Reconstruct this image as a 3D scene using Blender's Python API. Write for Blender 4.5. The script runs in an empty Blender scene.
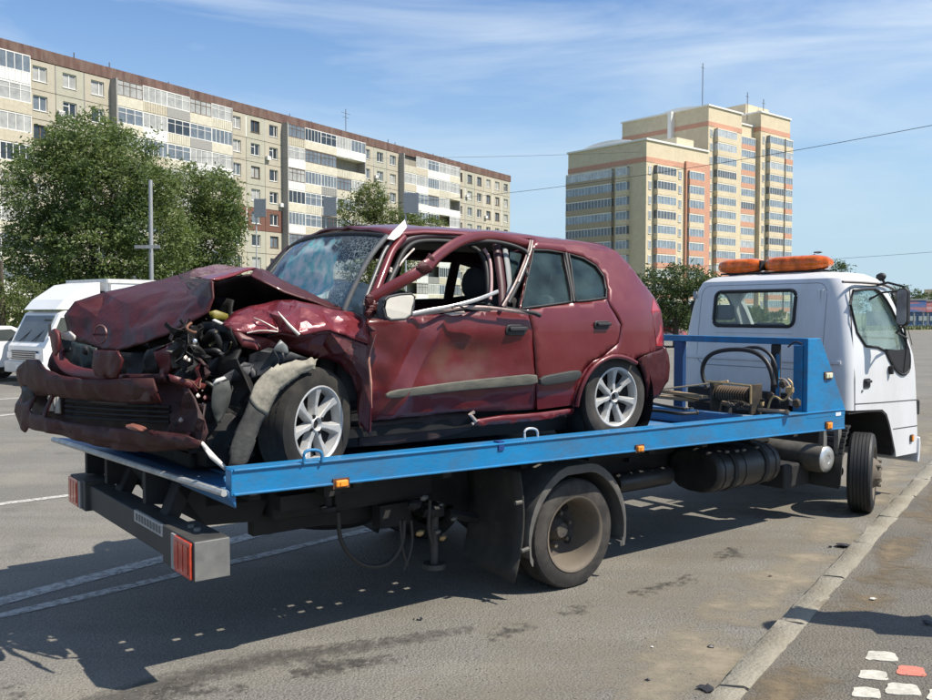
import bpy, bmesh, math, random
from math import sin, cos, tan, atan, atan2, radians, pi, sqrt
from mathutils import Vector, Matrix, noise
from mathutils.geometry import delaunay_2d_cdt
R = random.Random(7)
scene = bpy.context.scene
COL = scene.collection

# ------------------------------------------------------------------ camera, sky, sun, exposure
FPX, EYE = 890.0, 1.75
PITCH = atan(37 / FPX)
cam_data = bpy.data.cameras.new("camera"); cam = bpy.data.objects.new("camera", cam_data); COL.objects.link(cam)
cam.location = (0, 0, EYE); cam.rotation_euler = (pi / 2 - PITCH, 0, 0)
cam_data.sensor_width = 36; cam_data.lens = 36 * FPX / 932; cam_data.clip_end = 6000; cam_data.clip_start = 0.05
scene.camera = cam

SUN_EL = radians(54); SUN_TRAVEL = Vector((-0.950, 0.310, 0)).normalized()
world = bpy.data.worlds.new("World"); scene.world = world; world.use_nodes = True
wn = world.node_tree.nodes; wl = world.node_tree.links; wn.clear()
sky = wn.new("ShaderNodeTexSky"); sky.sky_type = 'NISHITA'; sky.sun_disc = False
sky.sun_elevation = SUN_EL; sky.sun_rotation = atan2(-SUN_TRAVEL.x, -SUN_TRAVEL.y)
sky.air_density = 1.1; sky.dust_density = 0.35; sky.ozone_density = 1.5; sky.altitude = 200
bg = wn.new("ShaderNodeBackground"); bg.inputs[1].default_value = 0.098
wo = wn.new("ShaderNodeOutputWorld"); tc = wn.new("ShaderNodeTexCoord")
mp = wn.new("ShaderNodeMapping"); mp.inputs['Rotation'].default_value = (0.16, 0.32, 0.35); mp.inputs['Scale'].default_value = (1.6, 2.2, 9.5)
nz = wn.new("ShaderNodeTexNoise"); nz.inputs['Scale'].default_value = 1.25; nz.inputs['Detail'].default_value = 7; nz.inputs['Roughness'].default_value = 0.56; nz.inputs['Distortion'].default_value = 0.5
cr = wn.new("ShaderNodeValToRGB"); cr.color_ramp.elements[0].position = 0.42; cr.color_ramp.elements[1].position = 0.76
cr.color_ramp.elements[0].color = (0, 0, 0, 1); cr.color_ramp.elements[1].color = (0.80, 0.80, 0.80, 1)
mx = wn.new("ShaderNodeMix"); mx.data_type = 'RGBA'; mx.inputs[7].default_value = (6.2, 6.9, 7.6, 1)
wl.new(tc.outputs['Generated'], mp.inputs[0]); wl.new(mp.outputs[0], nz.inputs[0]); wl.new(nz.outputs[0], cr.inputs[0])
wl.new(cr.outputs[0], mx.inputs[0]); tint = wn.new("ShaderNodeMix"); tint.data_type = 'RGBA'; tint.blend_type = 'MULTIPLY'; tint.inputs[0].default_value = 1; tint.inputs[7].default_value = (0.80, 0.97, 1.16, 1)
wl.new(sky.outputs[0], tint.inputs[6]); wl.new(tint.outputs[2], mx.inputs[6])
# pale summer haze low over the whole horizon
sx = wn.new("ShaderNodeSeparateXYZ"); wl.new(tc.outputs['Generated'], sx.inputs[0]); hr = wn.new("ShaderNodeMapRange"); hr.interpolation_type = 'SMOOTHSTEP'
hr.inputs[1].default_value = 0.36; hr.inputs[2].default_value = -0.02; hr.inputs[4].default_value = 0.92; wl.new(sx.outputs[2], hr.inputs[0])
hm = wn.new("ShaderNodeMix"); hm.data_type = 'RGBA'; hm.inputs[7].default_value = (3.7, 5.0, 6.0, 1); wl.new(hr.outputs[0], hm.inputs[0]); wl.new(mx.outputs[2], hm.inputs[6]); wl.new(hm.outputs[2], bg.inputs[0]); wl.new(bg.outputs[0], wo.inputs[0])

sun_data = bpy.data.lights.new("sun", 'SUN'); sun = bpy.data.objects.new("sun", sun_data); COL.objects.link(sun)
sun_data.energy = 5.0; sun_data.angle = radians(0.55); sun_data.color = (1.0, 0.93, 0.82)
_v = Vector((SUN_TRAVEL.x * cos(SUN_EL), SUN_TRAVEL.y * cos(SUN_EL), -sin(SUN_EL)))
sun.rotation_euler = _v.to_track_quat('-Z', 'Y').to_euler(); sun.location = (20, -6, 30)
scene.view_settings.view_transform = 'Standard'; scene.view_settings.look = 'None'
scene.view_settings.exposure = 0.5; scene.view_settings.gamma = 1.0

# ------------------------------------------------------------------ measuring helpers (photo pixel -> point of the place)
def ray(x, y):
    a = (x - 466) / FPX; b = (350 - y) / FPX
    return Vector((a, cos(PITCH) + b * sin(PITCH), -sin(PITCH) + b * cos(PITCH)))
def ground(x, y, z=0.0):
    r = ray(x, y); t = (z - EYE) / r.z
    return Vector((r.x * t, r.y * t, z))
def at(x, y, Y):
    r = ray(x, y); t = Y / r.y
    return Vector((r.x * t, Y, EYE + r.z * t))
YAW = radians(52.4)
DV = Vector((sin(YAW), cos(YAW), 0)); NV = Vector((-cos(YAW), sin(YAW), 0))
P0 = ground(575, 588)
TRUCK_ROT = atan2(DV.y, DV.x)
def TP(s, l, z): return P0 + DV * s + NV * l + Vector((0, 0, z))
def toT(p):
    q = p - P0
    return q.dot(DV), q.dot(NV)
def hit(x, y, a, b):
    r = ray(x, y); A = TP(a[0], a[1], 0); B = TP(b[0], b[1], 0)
    e = B - A; nx, ny = -e.y, e.x
    t = (A.x * nx + A.y * ny) / (r.x * nx + r.y * ny)
    p = Vector((r.x * t, r.y * t, EYE + r.z * t)); s, l = toT(p)
    return (s, l, p.z)
def L(x, y, l): return hit(x, y, (0, l), (1, l))
def S(x, y, s): return hit(x, y, (s, 0), (s, 1))

# ------------------------------------------------------------------ materials
MATS = {}
def mat(name, base, rough=0.5, metal=0.0, var=0.12, scale=6.0, bump=0.0, bscale=60.0, coat=0.0, dirt=None, damt=0.4, dscale=3.0,
        stretch=(1, 1, 1), spec=0.5, trans=0.0, emit=None, estr=0.0, alpha=1.0, tint2=None, tscale=1.0, tlo=0.45, thi=0.6, sheen=0.0, world_co=False, droughness=0.8, sss=0.0):
    if name in MATS: return MATS[name]
    m = bpy.data.materials.new(name); m.use_nodes = True; N = m.node_tree.nodes; K = m.node_tree.links
    b = N['Principled BSDF']
    b.inputs['Roughness'].default_value = rough; b.inputs['Metallic'].default_value = metal
    b.inputs['Coat Weight'].default_value = coat; b.inputs['Coat Roughness'].default_value = 0.06
    b.inputs['Specular IOR Level'].default_value = spec; b.inputs['Transmission Weight'].default_value = trans
    b.inputs['Alpha'].default_value = alpha
    if emit: b.inputs['Emission Color'].default_value = (*emit, 1); b.inputs['Emission Strength'].default_value = estr
    t = N.new('ShaderNodeTexCoord'); mpn = N.new('ShaderNodeMapping'); mpn.inputs['Scale'].default_value = stretch
    if world_co:
        g = N.new('ShaderNodeNewGeometry'); K.new(g.outputs['Position'], mpn.inputs[0])
    else: K.new(t.outputs['Object'], mpn.inputs[0])
    n1 = N.new('ShaderNodeTexNoise'); n1.inputs['Scale'].default_value = scale; n1.inputs['Detail'].default_value = 6; n1.inputs['Roughness'].default_value = 0.65
    K.new(mpn.outputs[0], n1.inputs[0])
    r1 = N.new('ShaderNodeMapRange'); r1.inputs[1].default_value = 0.3; r1.inputs[2].default_value = 0.7
    r1.inputs[3].default_value = 1 - var; r1.inputs[4].default_value = 1 + var
    K.new(n1.outputs[0], r1.inputs[0])
    col = None
    if tint2:
        n3 = N.new('ShaderNodeTexNoise'); n3.inputs['Scale'].default_value = tscale; n3.inputs['Detail'].default_value = 5; K.new(mpn.outputs[0], n3.inputs[0])
        r3 = N.new('ShaderNodeMapRange'); r3.inputs[1].default_value = tlo; r3.inputs[2].default_value = thi; K.new(n3.outputs[0], r3.inputs[0])
        m3 = N.new('ShaderNodeMix'); m3.data_type = 'RGBA'; m3.inputs[6].default_value = (*base, 1); m3.inputs[7].default_value = (*tint2, 1)
        K.new(r3.outputs[0], m3.inputs[0]); col = m3.outputs[2]
    vm = N.new('ShaderNodeVectorMath'); vm.operation = 'SCALE'
    if col: K.new(col, vm.inputs[0])
    else: vm.inputs[0].default_value = base
    K.new(r1.outputs[0], vm.inputs['Scale']); out = vm.outputs[0]
    if dirt:
        n2 = N.new('ShaderNodeTexNoise'); n2.inputs['Scale'].default_value = dscale; n2.inputs['Detail'].default_value = 8; n2.inputs['Roughness'].default_value = 0.7
        K.new(mpn.outputs[0], n2.inputs[0])
        r2 = N.new('ShaderNodeMapRange'); r2.inputs[1].default_value = 0.42; r2.inputs[2].default_value = 0.72; r2.inputs[4].default_value = damt
        K.new(n2.outputs[0], r2.inputs[0])
        m2 = N.new('ShaderNodeMix'); m2.data_type = 'RGBA'; m2.inputs[7].default_value = (*dirt, 1)
        K.new(r2.outputs[0], m2.inputs[0]); K.new(out, m2.inputs[6]); out = m2.outputs[2]
        m4 = N.new('ShaderNodeMix'); m4.data_type = 'FLOAT'; m4.inputs[2].default_value = rough; m4.inputs[3].default_value = droughness
        K.new(r2.outputs[0], m4.inputs[0]); K.new(m4.outputs[0], b.inputs['Roughness'])
        if coat:
            m5 = N.new('ShaderNodeMath'); m5.operation = 'MULTIPLY_ADD'; m5.inputs[1].default_value = -coat; m5.inputs[2].default_value = coat
            K.new(r2.outputs[0], m5.inputs[0]); K.new(m5.outputs[0], b.inputs['Coat Weight'])
    K.new(out, b.inputs['Base Color'])
    if bump:
        nb = N.new('ShaderNodeTexNoise'); nb.inputs['Scale'].default_value = bscale; nb.inputs['Detail'].default_value = 4
        K.new(mpn.outputs[0], nb.inputs[0])
        bp = N.new('ShaderNodeBump'); bp.inputs['Strength'].default_value = bump; bp.inputs['Distance'].default_value = 0.02
        K.new(nb.outputs[0], bp.inputs['Height']); K.new(bp.outputs[0], b.inputs['Normal'])
    m['b'] = 1
    MATS[name] = m
    return m
def glass(name, tint=(0.8, 0.9, 0.88), op=0.25, rough=0.02, dust=(0.5, 0.52, 0.48)):
    """thin pane: see-through with a mirror coat and a little dust"""
    if name in MATS: return MATS[name]
    m = bpy.data.materials.new(name); m.use_nodes = True; N = m.node_tree.nodes; K = m.node_tree.links; N.clear()
    o = N.new('ShaderNodeOutputMaterial'); tr = N.new('ShaderNodeBsdfTransparent'); tr.inputs[0].default_value = (*tint, 1)
    gl = N.new('ShaderNodeBsdfGlossy'); gl.inputs['Roughness'].default_value = rough; gl.inputs[0].default_value = (0.9, 0.95, 1, 1)
    lw0 = N.new('ShaderNodeLayerWeight'); lw = N.new('ShaderNodeMath'); lw.operation = 'POWER'; lw.inputs[1].default_value = 4.0; K.new(lw0.outputs['Facing'], lw.inputs[0])
    mr = N.new('ShaderNodeMath'); mr.operation = 'MULTIPLY_ADD'; mr.inputs[1].default_value = 0.85; mr.inputs[2].default_value = 0.035
    K.new(lw.outputs[0], mr.inputs[0])
    a = N.new('ShaderNodeMixShader'); K.new(mr.outputs[0], a.inputs[0]); K.new(tr.outputs[0], a.inputs[1]); K.new(gl.outputs[0], a.inputs[2])
    df = N.new('ShaderNodeBsdfDiffuse'); df.inputs[0].default_value = (*dust, 1)
    t = N.new('ShaderNodeTexCoord'); nz_ = N.new('ShaderNodeTexNoise'); nz_.inputs['Scale'].default_value = 5; nz_.inputs['Detail'].default_value = 6; K.new(t.outputs['Object'], nz_.inputs[0])
    rr = N.new('ShaderNodeMapRange'); rr.inputs[1].default_value = 0.3; rr.inputs[2].default_value = 0.75; rr.inputs[3].default_value = op * 0.15; rr.inputs[4].default_value = op
    K.new(nz_.outputs[0], rr.inputs[0])
    c = N.new('ShaderNodeMixShader'); K.new(rr.outputs[0], c.inputs[0]); K.new(a.outputs[0], c.inputs[1]); K.new(df.outputs[0], c.inputs[2]); K.new(c.outputs[0], o.inputs[0])
    MATS[name] = m; return m

# ------------------------------------------------------------------ mesh builder and object bookkeeping
LOC = {}
class M:
    def __init__(s): s.v = []; s.f = []
    def add(s, vs, fs):
        o = len(s.v); s.v += [tuple(p) for p in vs]; s.f += [tuple(i + o for i in f) for f in fs]; return s
    def box(s, x0, x1, y0, y1, z0, z1):
        return s.add([(x0,y0,z0),(x1,y0,z0),(x1,y1,z0),(x0,y1,z0),(x0,y0,z1),(x1,y0,z1),(x1,y1,z1),(x0,y1,z1)],
                     [(3,2,1,0),(4,5,6,7),(0,1,5,4),(1,2,6,5),(2,3,7,6),(3,0,4,7)])
    def hexa(s, b, t):
        return s.add(list(b) + list(t), [(3,2,1,0),(4,5,6,7),(0,1,5,4),(1,2,6,5),(2,3,7,6),(3,0,4,7)])
    def prism(s, pts, axis, c0, c1):
        """pts 2D polygon; axis 0: (y,z), 1: (x,z), 2: (x,y)"""
        def mk(p, c): return (c, p[0], p[1]) if axis == 0 else (p[0], c, p[1]) if axis == 1 else (p[0], p[1], c)
        n = len(pts); vs = [mk(p, c0) for p in pts] + [mk(p, c1) for p in pts]
        return s.add(vs, [tuple(range(n))[::-1], tuple(range(n, 2 * n))] + [(i, (i + 1) % n, (i + 1) % n + n, i + n) for i in range(n)])
    def tube(s, path, r, seg=8, caps=True, closed=False):
        path = [Vector(p) for p in path]; n = len(path); rs = r if isinstance(r, (list, tuple)) else [r] * n
        o = len(s.v); up = Vector((0.13, 0.21, 0.97))
        for i, p in enumerate(path):
            if closed: t = path[(i + 1) % n] - path[i - 1]
            else: t = path[min(i + 1, n - 1)] - path[max(i - 1, 0)]
            t = t.normalized(); a = t.cross(up)
            if a.length < 0.05: a = t.cross(Vector((1, 0, 0)))
            a.normalize(); b = t.cross(a)
            for k in range(seg):
                q = p + (a * cos(2 * pi * k / seg) + b * sin(2 * pi * k / seg)) * rs[i]; s.v.append(tuple(q))
        m_ = n if closed else n - 1
        for i in range(m_):
            for k in range(seg):
                i2 = (i + 1) % n
                s.f.append((o + i*seg + k, o + i2*seg + k, o + i2*seg + (k+1) % seg, o + i*seg + (k+1) % seg))
        if caps and not closed:
            s.f.append(tuple(o + k for k in range(seg))); s.f.append(tuple(o + (n-1)*seg + k for k in range(seg))[::-1])
        return s
    def lathe(s, prof, o, ax, seg=32, cap0=False, cap1=False):
        """prof: list of (along axis, radius)"""
        o = Vector(o); ax = Vector(ax).normalized(); a = ax.cross(Vector((0, 0, 1)))
        if a.length < 0.05: a = ax.cross(Vector((1, 0, 0)))
        a.normalize(); b = ax.cross(a); base = len(s.v)
        for h, r in prof:
            for k in range(seg): s.v.append(tuple(o + ax * h + (a * cos(2*pi*k/seg) + b * sin(2*pi*k/seg)) * r))
        for i in range(len(prof) - 1):
            for k in range(seg):
                s.f.append((base+i*seg+k, base+i*seg+(k+1) % seg, base+(i+1)*seg+(k+1) % seg, base+(i+1)*seg+k))
        if cap0: s.f.append(tuple(base + k for k in range(seg))[::-1])
        if cap1: s.f.append(tuple(base + (len(prof)-1)*seg + k for k in range(seg)))
        return s
    def grid(s, fn, nu, nv):
        o = len(s.v)
        for i in range(nu + 1):
            for j in range(nv + 1): s.v.append(tuple(fn(i / nu, j / nv)))
        for i in range(nu):
            for j in range(nv):
                a = o + i*(nv+1) + j; s.f.append((a, a+1, a+nv+2, a+nv+1))
        return s
    def blob(s, c, r, n=2, amp=0.15, fr=3.0):
        bm = bmesh.new(); bmesh.ops.create_icosphere(bm, subdivisions=n, radius=1)
        rx, ry, rz = r if isinstance(r, (tuple, list)) else (r, r, r)
        o = len(s.v)
        for v in bm.verts:
            k = 1 + amp * noise.noise(v.co * fr + Vector(c))
            s.v.append((c[0] + v.co.x*rx*k, c[1] + v.co.y*ry*k, c[2] + v.co.z*rz*k))
        for f in bm.faces: s.f.append(tuple(o + v.index for v in f.verts))
        bm.free(); return s
    def mesh(s, name, loc=(0, 0, 0)):
        me = bpy.data.meshes.new(name); lx, ly, lz = loc
        me.from_pydata([(x - lx, y - ly, z - lz) for x, y, z in s.v], [], s.f); me.update(); return me
    def build(s, name, m, parent=None, smooth=None, bevel=0, solid=0, label=None, seg=2, loc=None, fix=True, off=-1):
        loc = LOC.get(parent.name, (0, 0, 0)) if (parent and loc is None) else (loc or (0, 0, 0))
        me = s.mesh(name, loc)
        if fix:
            bm = bmesh.new(); bm.from_mesh(me); bmesh.ops.remove_doubles(bm, verts=bm.verts, dist=1e-5)
            bmesh.ops.recalc_face_normals(bm, faces=bm.faces); bm.to_mesh(me); bm.free()
        me.materials.append(m)
        if smooth is not None:
            me.polygons.foreach_set('use_smooth', [True] * len(me.polygons)); me.set_sharp_from_angle(angle=radians(smooth))
        o = bpy.data.objects.new(name, me); COL.objects.link(o)
        if parent: o.parent = parent; LOC[o.name] = loc
        else: o.location = loc; LOC[o.name] = loc
        if solid:
            md = o.modifiers.new('solid', 'SOLIDIFY'); md.thickness = solid; md.offset = off
        if bevel:
            md = o.modifiers.new('bevel', 'BEVEL'); md.width = bevel; md.segments = seg; md.limit_method = 'ANGLE'; md.angle_limit = radians(35)
        if label: o['label'] = label
        return o
def tag(o, label=None, cat=None, group=None, kind=None):
    if label: o['label'] = label
    if cat: o['category'] = cat
    if group: o['group'] = group
    if kind: o['kind'] = kind
    return o
def root(name, loc, rot, label, cat, group=None, world_loc=None):
    """Empty at the thing's base; loc is its place in the frame its parts are measured in"""
    o = bpy.data.objects.new(name, None); COL.objects.link(o); o.location = world_loc if world_loc is not None else loc
    o.rotation_euler = (0, 0, rot); o.empty_display_size = 0.2; LOC[o.name] = tuple(loc)
    return tag(o, label, cat, group)
def troot(name, s, l, z, label, cat, group=None):
    return root(name, (s, l, z), TRUCK_ROT, label, cat, group, TP(s, l, z))
def copy_tree(o, parent=None):
    c = o.copy(); COL.objects.link(c)
    if parent: c.parent = parent
    LOC[c.name] = LOC.get(o.name, (0, 0, 0))
    for ch in list(o.children): copy_tree(ch, c)
    return c
def inst(src_mesh, name, parent, loc=(0, 0, 0), rot=(0, 0, 0), scale=(1, 1, 1), m=None):
    o = bpy.data.objects.new(name, src_mesh); COL.objects.link(o); o.parent = parent; o.location = loc; o.rotation_euler = rot; o.scale = scale
    return o
def pip(x, y, poly):
    c = False; n = len(poly)
    for i in range(n):
        x1, y1 = poly[i]; x2, y2 = poly[(i + 1) % n]
        if (y1 > y) != (y2 > y) and x < (x2 - x1) * (y - y1) / (y2 - y1) + x1: c = not c
    return c
def resample(poly, step, closed=True):
    out = []; n = len(poly)
    for i in range(n if closed else n - 1):
        a = Vector(poly[i]); b = Vector(poly[(i + 1) % n]); k = max(1, int((b - a).length / step))
        for j in range(k): out.append(tuple(a.lerp(b, j / k)))
    if not closed: out.append(tuple(poly[-1]))
    return out
def smoothpoly(poly, it=2, closed=True):
    for _ in range(it):
        out = []; n = len(poly)
        rng = range(n) if closed else range(n - 1)
        if not closed: out.append(poly[0])
        for i in rng:
            a = Vector(poly[i]); b = Vector(poly[(i + 1) % n]); out.append(tuple(a.lerp(b, .25))); out.append(tuple(a.lerp(b, .75)))
        if not closed: out.append(poly[-1])
        poly = out
    return poly
def cdt(mb, poly, holes, fn, step=0.05, extra=()):
    """fill a 2D outline with holes by triangles about `step` wide and lift them with fn(u, v)"""
    loops = [resample(poly, step)] + [resample(h, step) for h in holes]
    V_ = []; E_ = []
    for lp in loops:
        o = len(V_); V_ += [Vector(p) for p in lp]; E_ += [(o + i, o + (i + 1) % len(lp)) for i in range(len(lp))]
    xs = [p[0] for p in poly]; ys = [p[1] for p in poly]
    j = 0; y = min(ys) + step * .5
    while y < max(ys):
        x = min(xs) + (step * .5 if j % 2 else 0)
        while x < max(xs):
            if pip(x, y, poly) and not any(pip(x, y, h) for h in holes):
                if min((Vector((x, y)) - q).length for q in V_[:sum(len(a) for a in loops)]) > step * .45: V_.append(Vector((x, y)))
            x += step
        y += step * .87; j += 1
    rv, re, rf, *_ = delaunay_2d_cdt(V_, E_, [], 0, 1e-6)
    fs = []
    for f in rf:
        cx = sum(rv[i].x for i in f) / len(f); cy = sum(rv[i].y for i in f) / len(f)
        if pip(cx, cy, poly) and not any(pip(cx, cy, h) for h in holes): fs.append(tuple(f))
    return mb.add([fn(p.x, p.y) for p in rv], fs)
def boolean(o, cutters, op='DIFFERENCE'):
    for c in cutters:
        md = o.modifiers.new('b', 'BOOLEAN'); md.operation = op; md.object = c; md.solver = 'EXACT'
    dg = bpy.context.evaluated_depsgraph_get(); dg.update(); me = bpy.data.meshes.new_from_object(o.evaluated_get(dg))
    o.modifiers.clear(); o.data = me
    for c in cutters: bpy.data.objects.remove(c, do_unlink=True)
    me.polygons.foreach_set('use_smooth', [True] * len(me.polygons)); me.set_sharp_from_angle(angle=radians(30))
    return o
def gauss(a, b, ca, cb, ra, rb): return math.exp(-((a - ca) / ra) ** 2 - ((b - cb) / rb) ** 2)

# ------------------------------------------------------------------ the setting: road, kerb, pavement, verge
def asphalt(name, base, sand=None, agg=0.25):
    m = bpy.data.materials.new(name); m.use_nodes = True; N = m.node_tree.nodes; K = m.node_tree.links; b = N['Principled BSDF']
    b.inputs['Roughness'].default_value = 0.86; b.inputs['Specular IOR Level'].default_value = 0.35
    g = N.new('ShaderNodeNewGeometry')
    def nn(scale, det, stretch=None, rot=0):
        mp_ = N.new('ShaderNodeMapping'); mp_.inputs['Rotation'].default_value = (0, 0, rot)
        if stretch: mp_.inputs['Scale'].default_value = stretch
        K.new(g.outputs['Position'], mp_.inputs[0]); n_ = N.new('ShaderNodeTexNoise'); n_.inputs['Scale'].default_value = scale; n_.inputs['Detail'].default_value = det; n_.inputs['Roughness'].default_value = 0.6
        K.new(mp_.outputs[0], n_.inputs[0]); return n_.outputs[0]
    def rng(src, a, b_, c, d):
        r = N.new('ShaderNodeMapRange'); r.inputs[1].default_value = a; r.inputs[2].default_value = b_; r.inputs[3].default_value = c; r.inputs[4].default_value = d; K.new(src, r.inputs[0]); return r.outputs[0]
    def mul(x, y):
        q = N.new('ShaderNodeMath'); q.operation = 'MULTIPLY'; K.new(x, q.inputs[0]); K.new(y, q.inputs[1]); return q.outputs[0]
    fine = rng(nn(95, 2), .3, .7, 1 - agg, 1 + agg)
    vor = N.new('ShaderNodeTexVoronoi'); vor.inputs['Scale'].default_value = 75; K.new(g.outputs['Position'], vor.inputs[0])
    vv = rng(vor.outputs['Distance'], 0, .6, 1.18, .75)
    big = rng(nn(0.55, 5), .3, .7, .88, 1.12)
    wheel = rng(nn(1.0, 4, (0.16, 2.3, 1), -atan2(DV.y, DV.x)), .35, .7, 1.08, .84)
    patch = rng(nn(1.3, 8), .6, .74, 1, .72)
    k = mul(mul(mul(fine, big), mul(wheel, vv)), patch)
    vm = N.new('ShaderNodeVectorMath'); vm.operation = 'SCALE'; vm.inputs[0].default_value = base; K.new(k, vm.inputs['Scale'])
    out = vm.outputs[0]
    # dusty sand worked into the surface in blotches
    mm = N.new('ShaderNodeMix'); mm.data_type = 'RGBA'; mm.inputs[7].default_value = (*(sand or (0.26, 0.23, 0.17)), 1)
    K.new(rng(nn(0.9, 9), .5, .8, 0, .45), mm.inputs[0]); K.new(out, mm.inputs[6]); out = mm.outputs[2]
    K.new(out, b.inputs['Base Color'])
    bp = N.new('ShaderNodeBump'); bp.inputs['Strength'].default_value = 0.55; bp.inputs['Distance'].default_value = 0.012
    K.new(vor.outputs['Distance'], bp.inputs['Height']); K.new(bp.outputs[0], b.inputs['Normal'])
    return m
def gplane(name, pts, z, m, kind='structure'):
    mb = M(); mb.add([(p[0], p[1], z) for p in pts], [tuple(range(len(pts)))])
    return tag(mb.build(name, m), kind=kind)
A_ROAD = asphalt('asphalt_worn', (0.198, 0.187, 0.164)); A_WALK = asphalt('asphalt_pavement', (0.145, 0.133, 0.112), (0.20, 0.165, 0.11))
KA = ground(715, 700); KB = ground(816, 595); KC = ground(901, 500); KD = ground(932, 465)
kd = (KD - KA).normalized(); kn = Vector((kd.y, -kd.x, 0))     # kn points to the pavement
K_START = KA - kd * 9; KLEN = 120.0
soil = mat('earth', (0.14, 0.13, 0.08), 0.95, var=.3, scale=0.3, tint2=(0.06, 0.09, 0.03), tscale=0.06, world_co=True)
gplane('ground', [(-3000, -3000), (3000, -3000), (3000, 5000), (-3000, 5000)], -0.03, soil)
VA = Vector((-18.5, 35.5, 0)); VB = Vector((45, 86, 0)); vd = (VB - VA).normalized(); vn = Vector((-vd.y, vd.x, 0))
gplane('road', [VA - vd * 260, VA + vd * 420, K_START + kd * 320 + kn * 0.02, K_START - kd * 60 + kn * .02, (-120, -60)], 0.0, A_ROAD)
wk0 = K_START + kn * 0.15
gplane('pavement', [wk0, wk0 + kd * KLEN, wk0 + kd * KLEN + kn * 60, wk0 + kn * 60], 0.085, A_WALK)
# kerb of separate stones
kerb = bpy.data.objects.new('kerb', None); COL.objects.link(kerb); tag(kerb, kind='structure'); kerb.location = K_START; kerb.rotation_euler = (0, 0, atan2(kd.y, kd.x)); LOC['kerb'] = (0, 0, 0)
conc = mat('kerb_concrete', (0.27, 0.25, 0.20), 0.9, var=.3, scale=9, bump=.5, bscale=45, dirt=(0.20, 0.17, 0.12), damt=.75, dscale=2.2)
def stone_mesh(seed):
    rr = random.Random(seed); mb = M(); n = 6
    for i in range(n):
        pass
    prof = [(0.0, -.1), (0.0, .062), (-.022, .088), (-.13, .094), (-.16, .09), (-.16, -.1)]
    vs = []
    for i in range(7):
        for (a, z) in prof: vs.append((i / 6 * .985, a + rr.uniform(-.006, .006), z + (rr.uniform(-.008, .005) if z > 0 else 0)))
    fs = []
    for i in range(6):
        for j in range(5): fs.append((i*6+j, (i+1)*6+j, (i+1)*6+j+1, i*6+j+1))
    fs += [tuple(range(6)), tuple(range(36, 42))[::-1]]
    mb.add(vs, fs); me = mb.build('kerb_stone', conc, kerb, smooth=50, fix=True); d_ = me.data; bpy.data.objects.remove(me); return d_
km = [stone_mesh(i) for i in range(5)]
for i in range(60):
    inst(km[i % 5], 'kerb_stone', kerb, (i * 1.0, R.uniform(-.006, .006), R.uniform(-.008, .006)), (R.uniform(-.012, .012), 0, R.uniform(-.006, .006)))
far_k = M(); e0 = K_START + kd * 60; e1 = K_START + kd * KLEN
far_k.add([e0, e1, e1 + kn*.16, e0 + kn*.16] + [q + Vector((0, 0, .09)) for q in (e0, e1, e1 + kn*.16, e0 + kn*.16)], [(4,5,6,7),(0,1,5,4),(0,4,7,3)])
far_k.build('kerb_run', conc, kerb, loc=(0,0,0)).matrix_parent_inverse = kerb.matrix_basis.inverted()
# sand and dust lying against the kerb
def decal(name, pts, z, m, parent=None, jitter=0.0, step=.12, fade=None):
    poly = resample([tuple(p[:2]) for p in pts], step)
    poly = [(x + R.uniform(-jitter, jitter), y + R.uniform(-jitter, jitter)) for x, y in poly]
    mb = M(); cdt(mb, poly, [], lambda a, b: (a, b, z), step)
    w_ = max(.02, min(.5, fade or step * 1.5)); o = mb.build(name, m, fix=False); me = o.data; at_ = me.attributes.new('fade', 'FLOAT', 'POINT')
    ed = [(Vector(poly[i]), Vector(poly[(i + 1) % len(poly)])) for i in range(len(poly))]
    def dist(p):
        best = 9
        for a, b in ed:
            e = b - a; t = max(0, min(1, (p - a).dot(e) / max(1e-9, e.length_squared))); best = min(best, (a + e * t - p).length)
        return best
    at_.data.foreach_set('value', [min(1, dist(Vector(v.co[:2])) / w_) for v in me.vertices])
    return tag(o, kind='structure')
def dusty(name, col, lo, hi, sc=3.0, amt=.85, edge=True):
    m = bpy.data.materials.new(name); m.use_nodes = True; N = m.node_tree.nodes; K = m.node_tree.links; b = N['Principled BSDF']
    b.inputs['Roughness'].default_value = .95; b.inputs['Base Color'].default_value = (*col, 1)
    g = N.new('ShaderNodeNewGeometry'); n_ = N.new('ShaderNodeTexNoise'); n_.inputs['Scale'].default_value = sc; n_.inputs['Detail'].default_value = 9; n_.inputs['Roughness'].default_value = .75
    K.new(g.outputs['Position'], n_.inputs[0]); r = N.new('ShaderNodeMapRange'); r.inputs[1].default_value = lo; r.inputs[2].default_value = hi; r.inputs[4].default_value = amt
    if edge:
        fa = N.new('ShaderNodeAttribute'); fa.attribute_name = 'fade'; q = N.new('ShaderNodeMath'); q.operation = 'MULTIPLY_ADD'; q.inputs[1].default_value = .22; q.inputs[2].default_value = -.22
        K.new(fa.outputs['Fac'], q.inputs[0]); q2 = N.new('ShaderNodeMath'); q2.operation = 'ADD'; K.new(n_.outputs[0], q2.inputs[0]); K.new(q.outputs[0], q2.inputs[1]); K.new(q2.outputs[0], r.inputs[0])
    else: K.new(n_.outputs[0], r.inputs[0])
    K.new(r.outputs[0], b.inputs['Alpha']); return m
sandm = dusty('sand_dust', (0.27, 0.23, 0.165), .28, .56, 2.5, .85)
sandm2 = dusty('sand_dust_thin', (0.25, 0.215, 0.155), .34, .74, 1.6, .55)
decal('road_dust', [K_START, K_START + kd*45, K_START + kd*45 - kn*.55, K_START - kn*.5], .003, sandm, jitter=.09, step=.3, fade=.12)
decal('road_dust', [K_START, K_START + kd*45, K_START + kd*45 - kn*1.5, K_START - kn*1.3], .002, sandm2, jitter=.2, step=.4, fade=.5)
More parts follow.
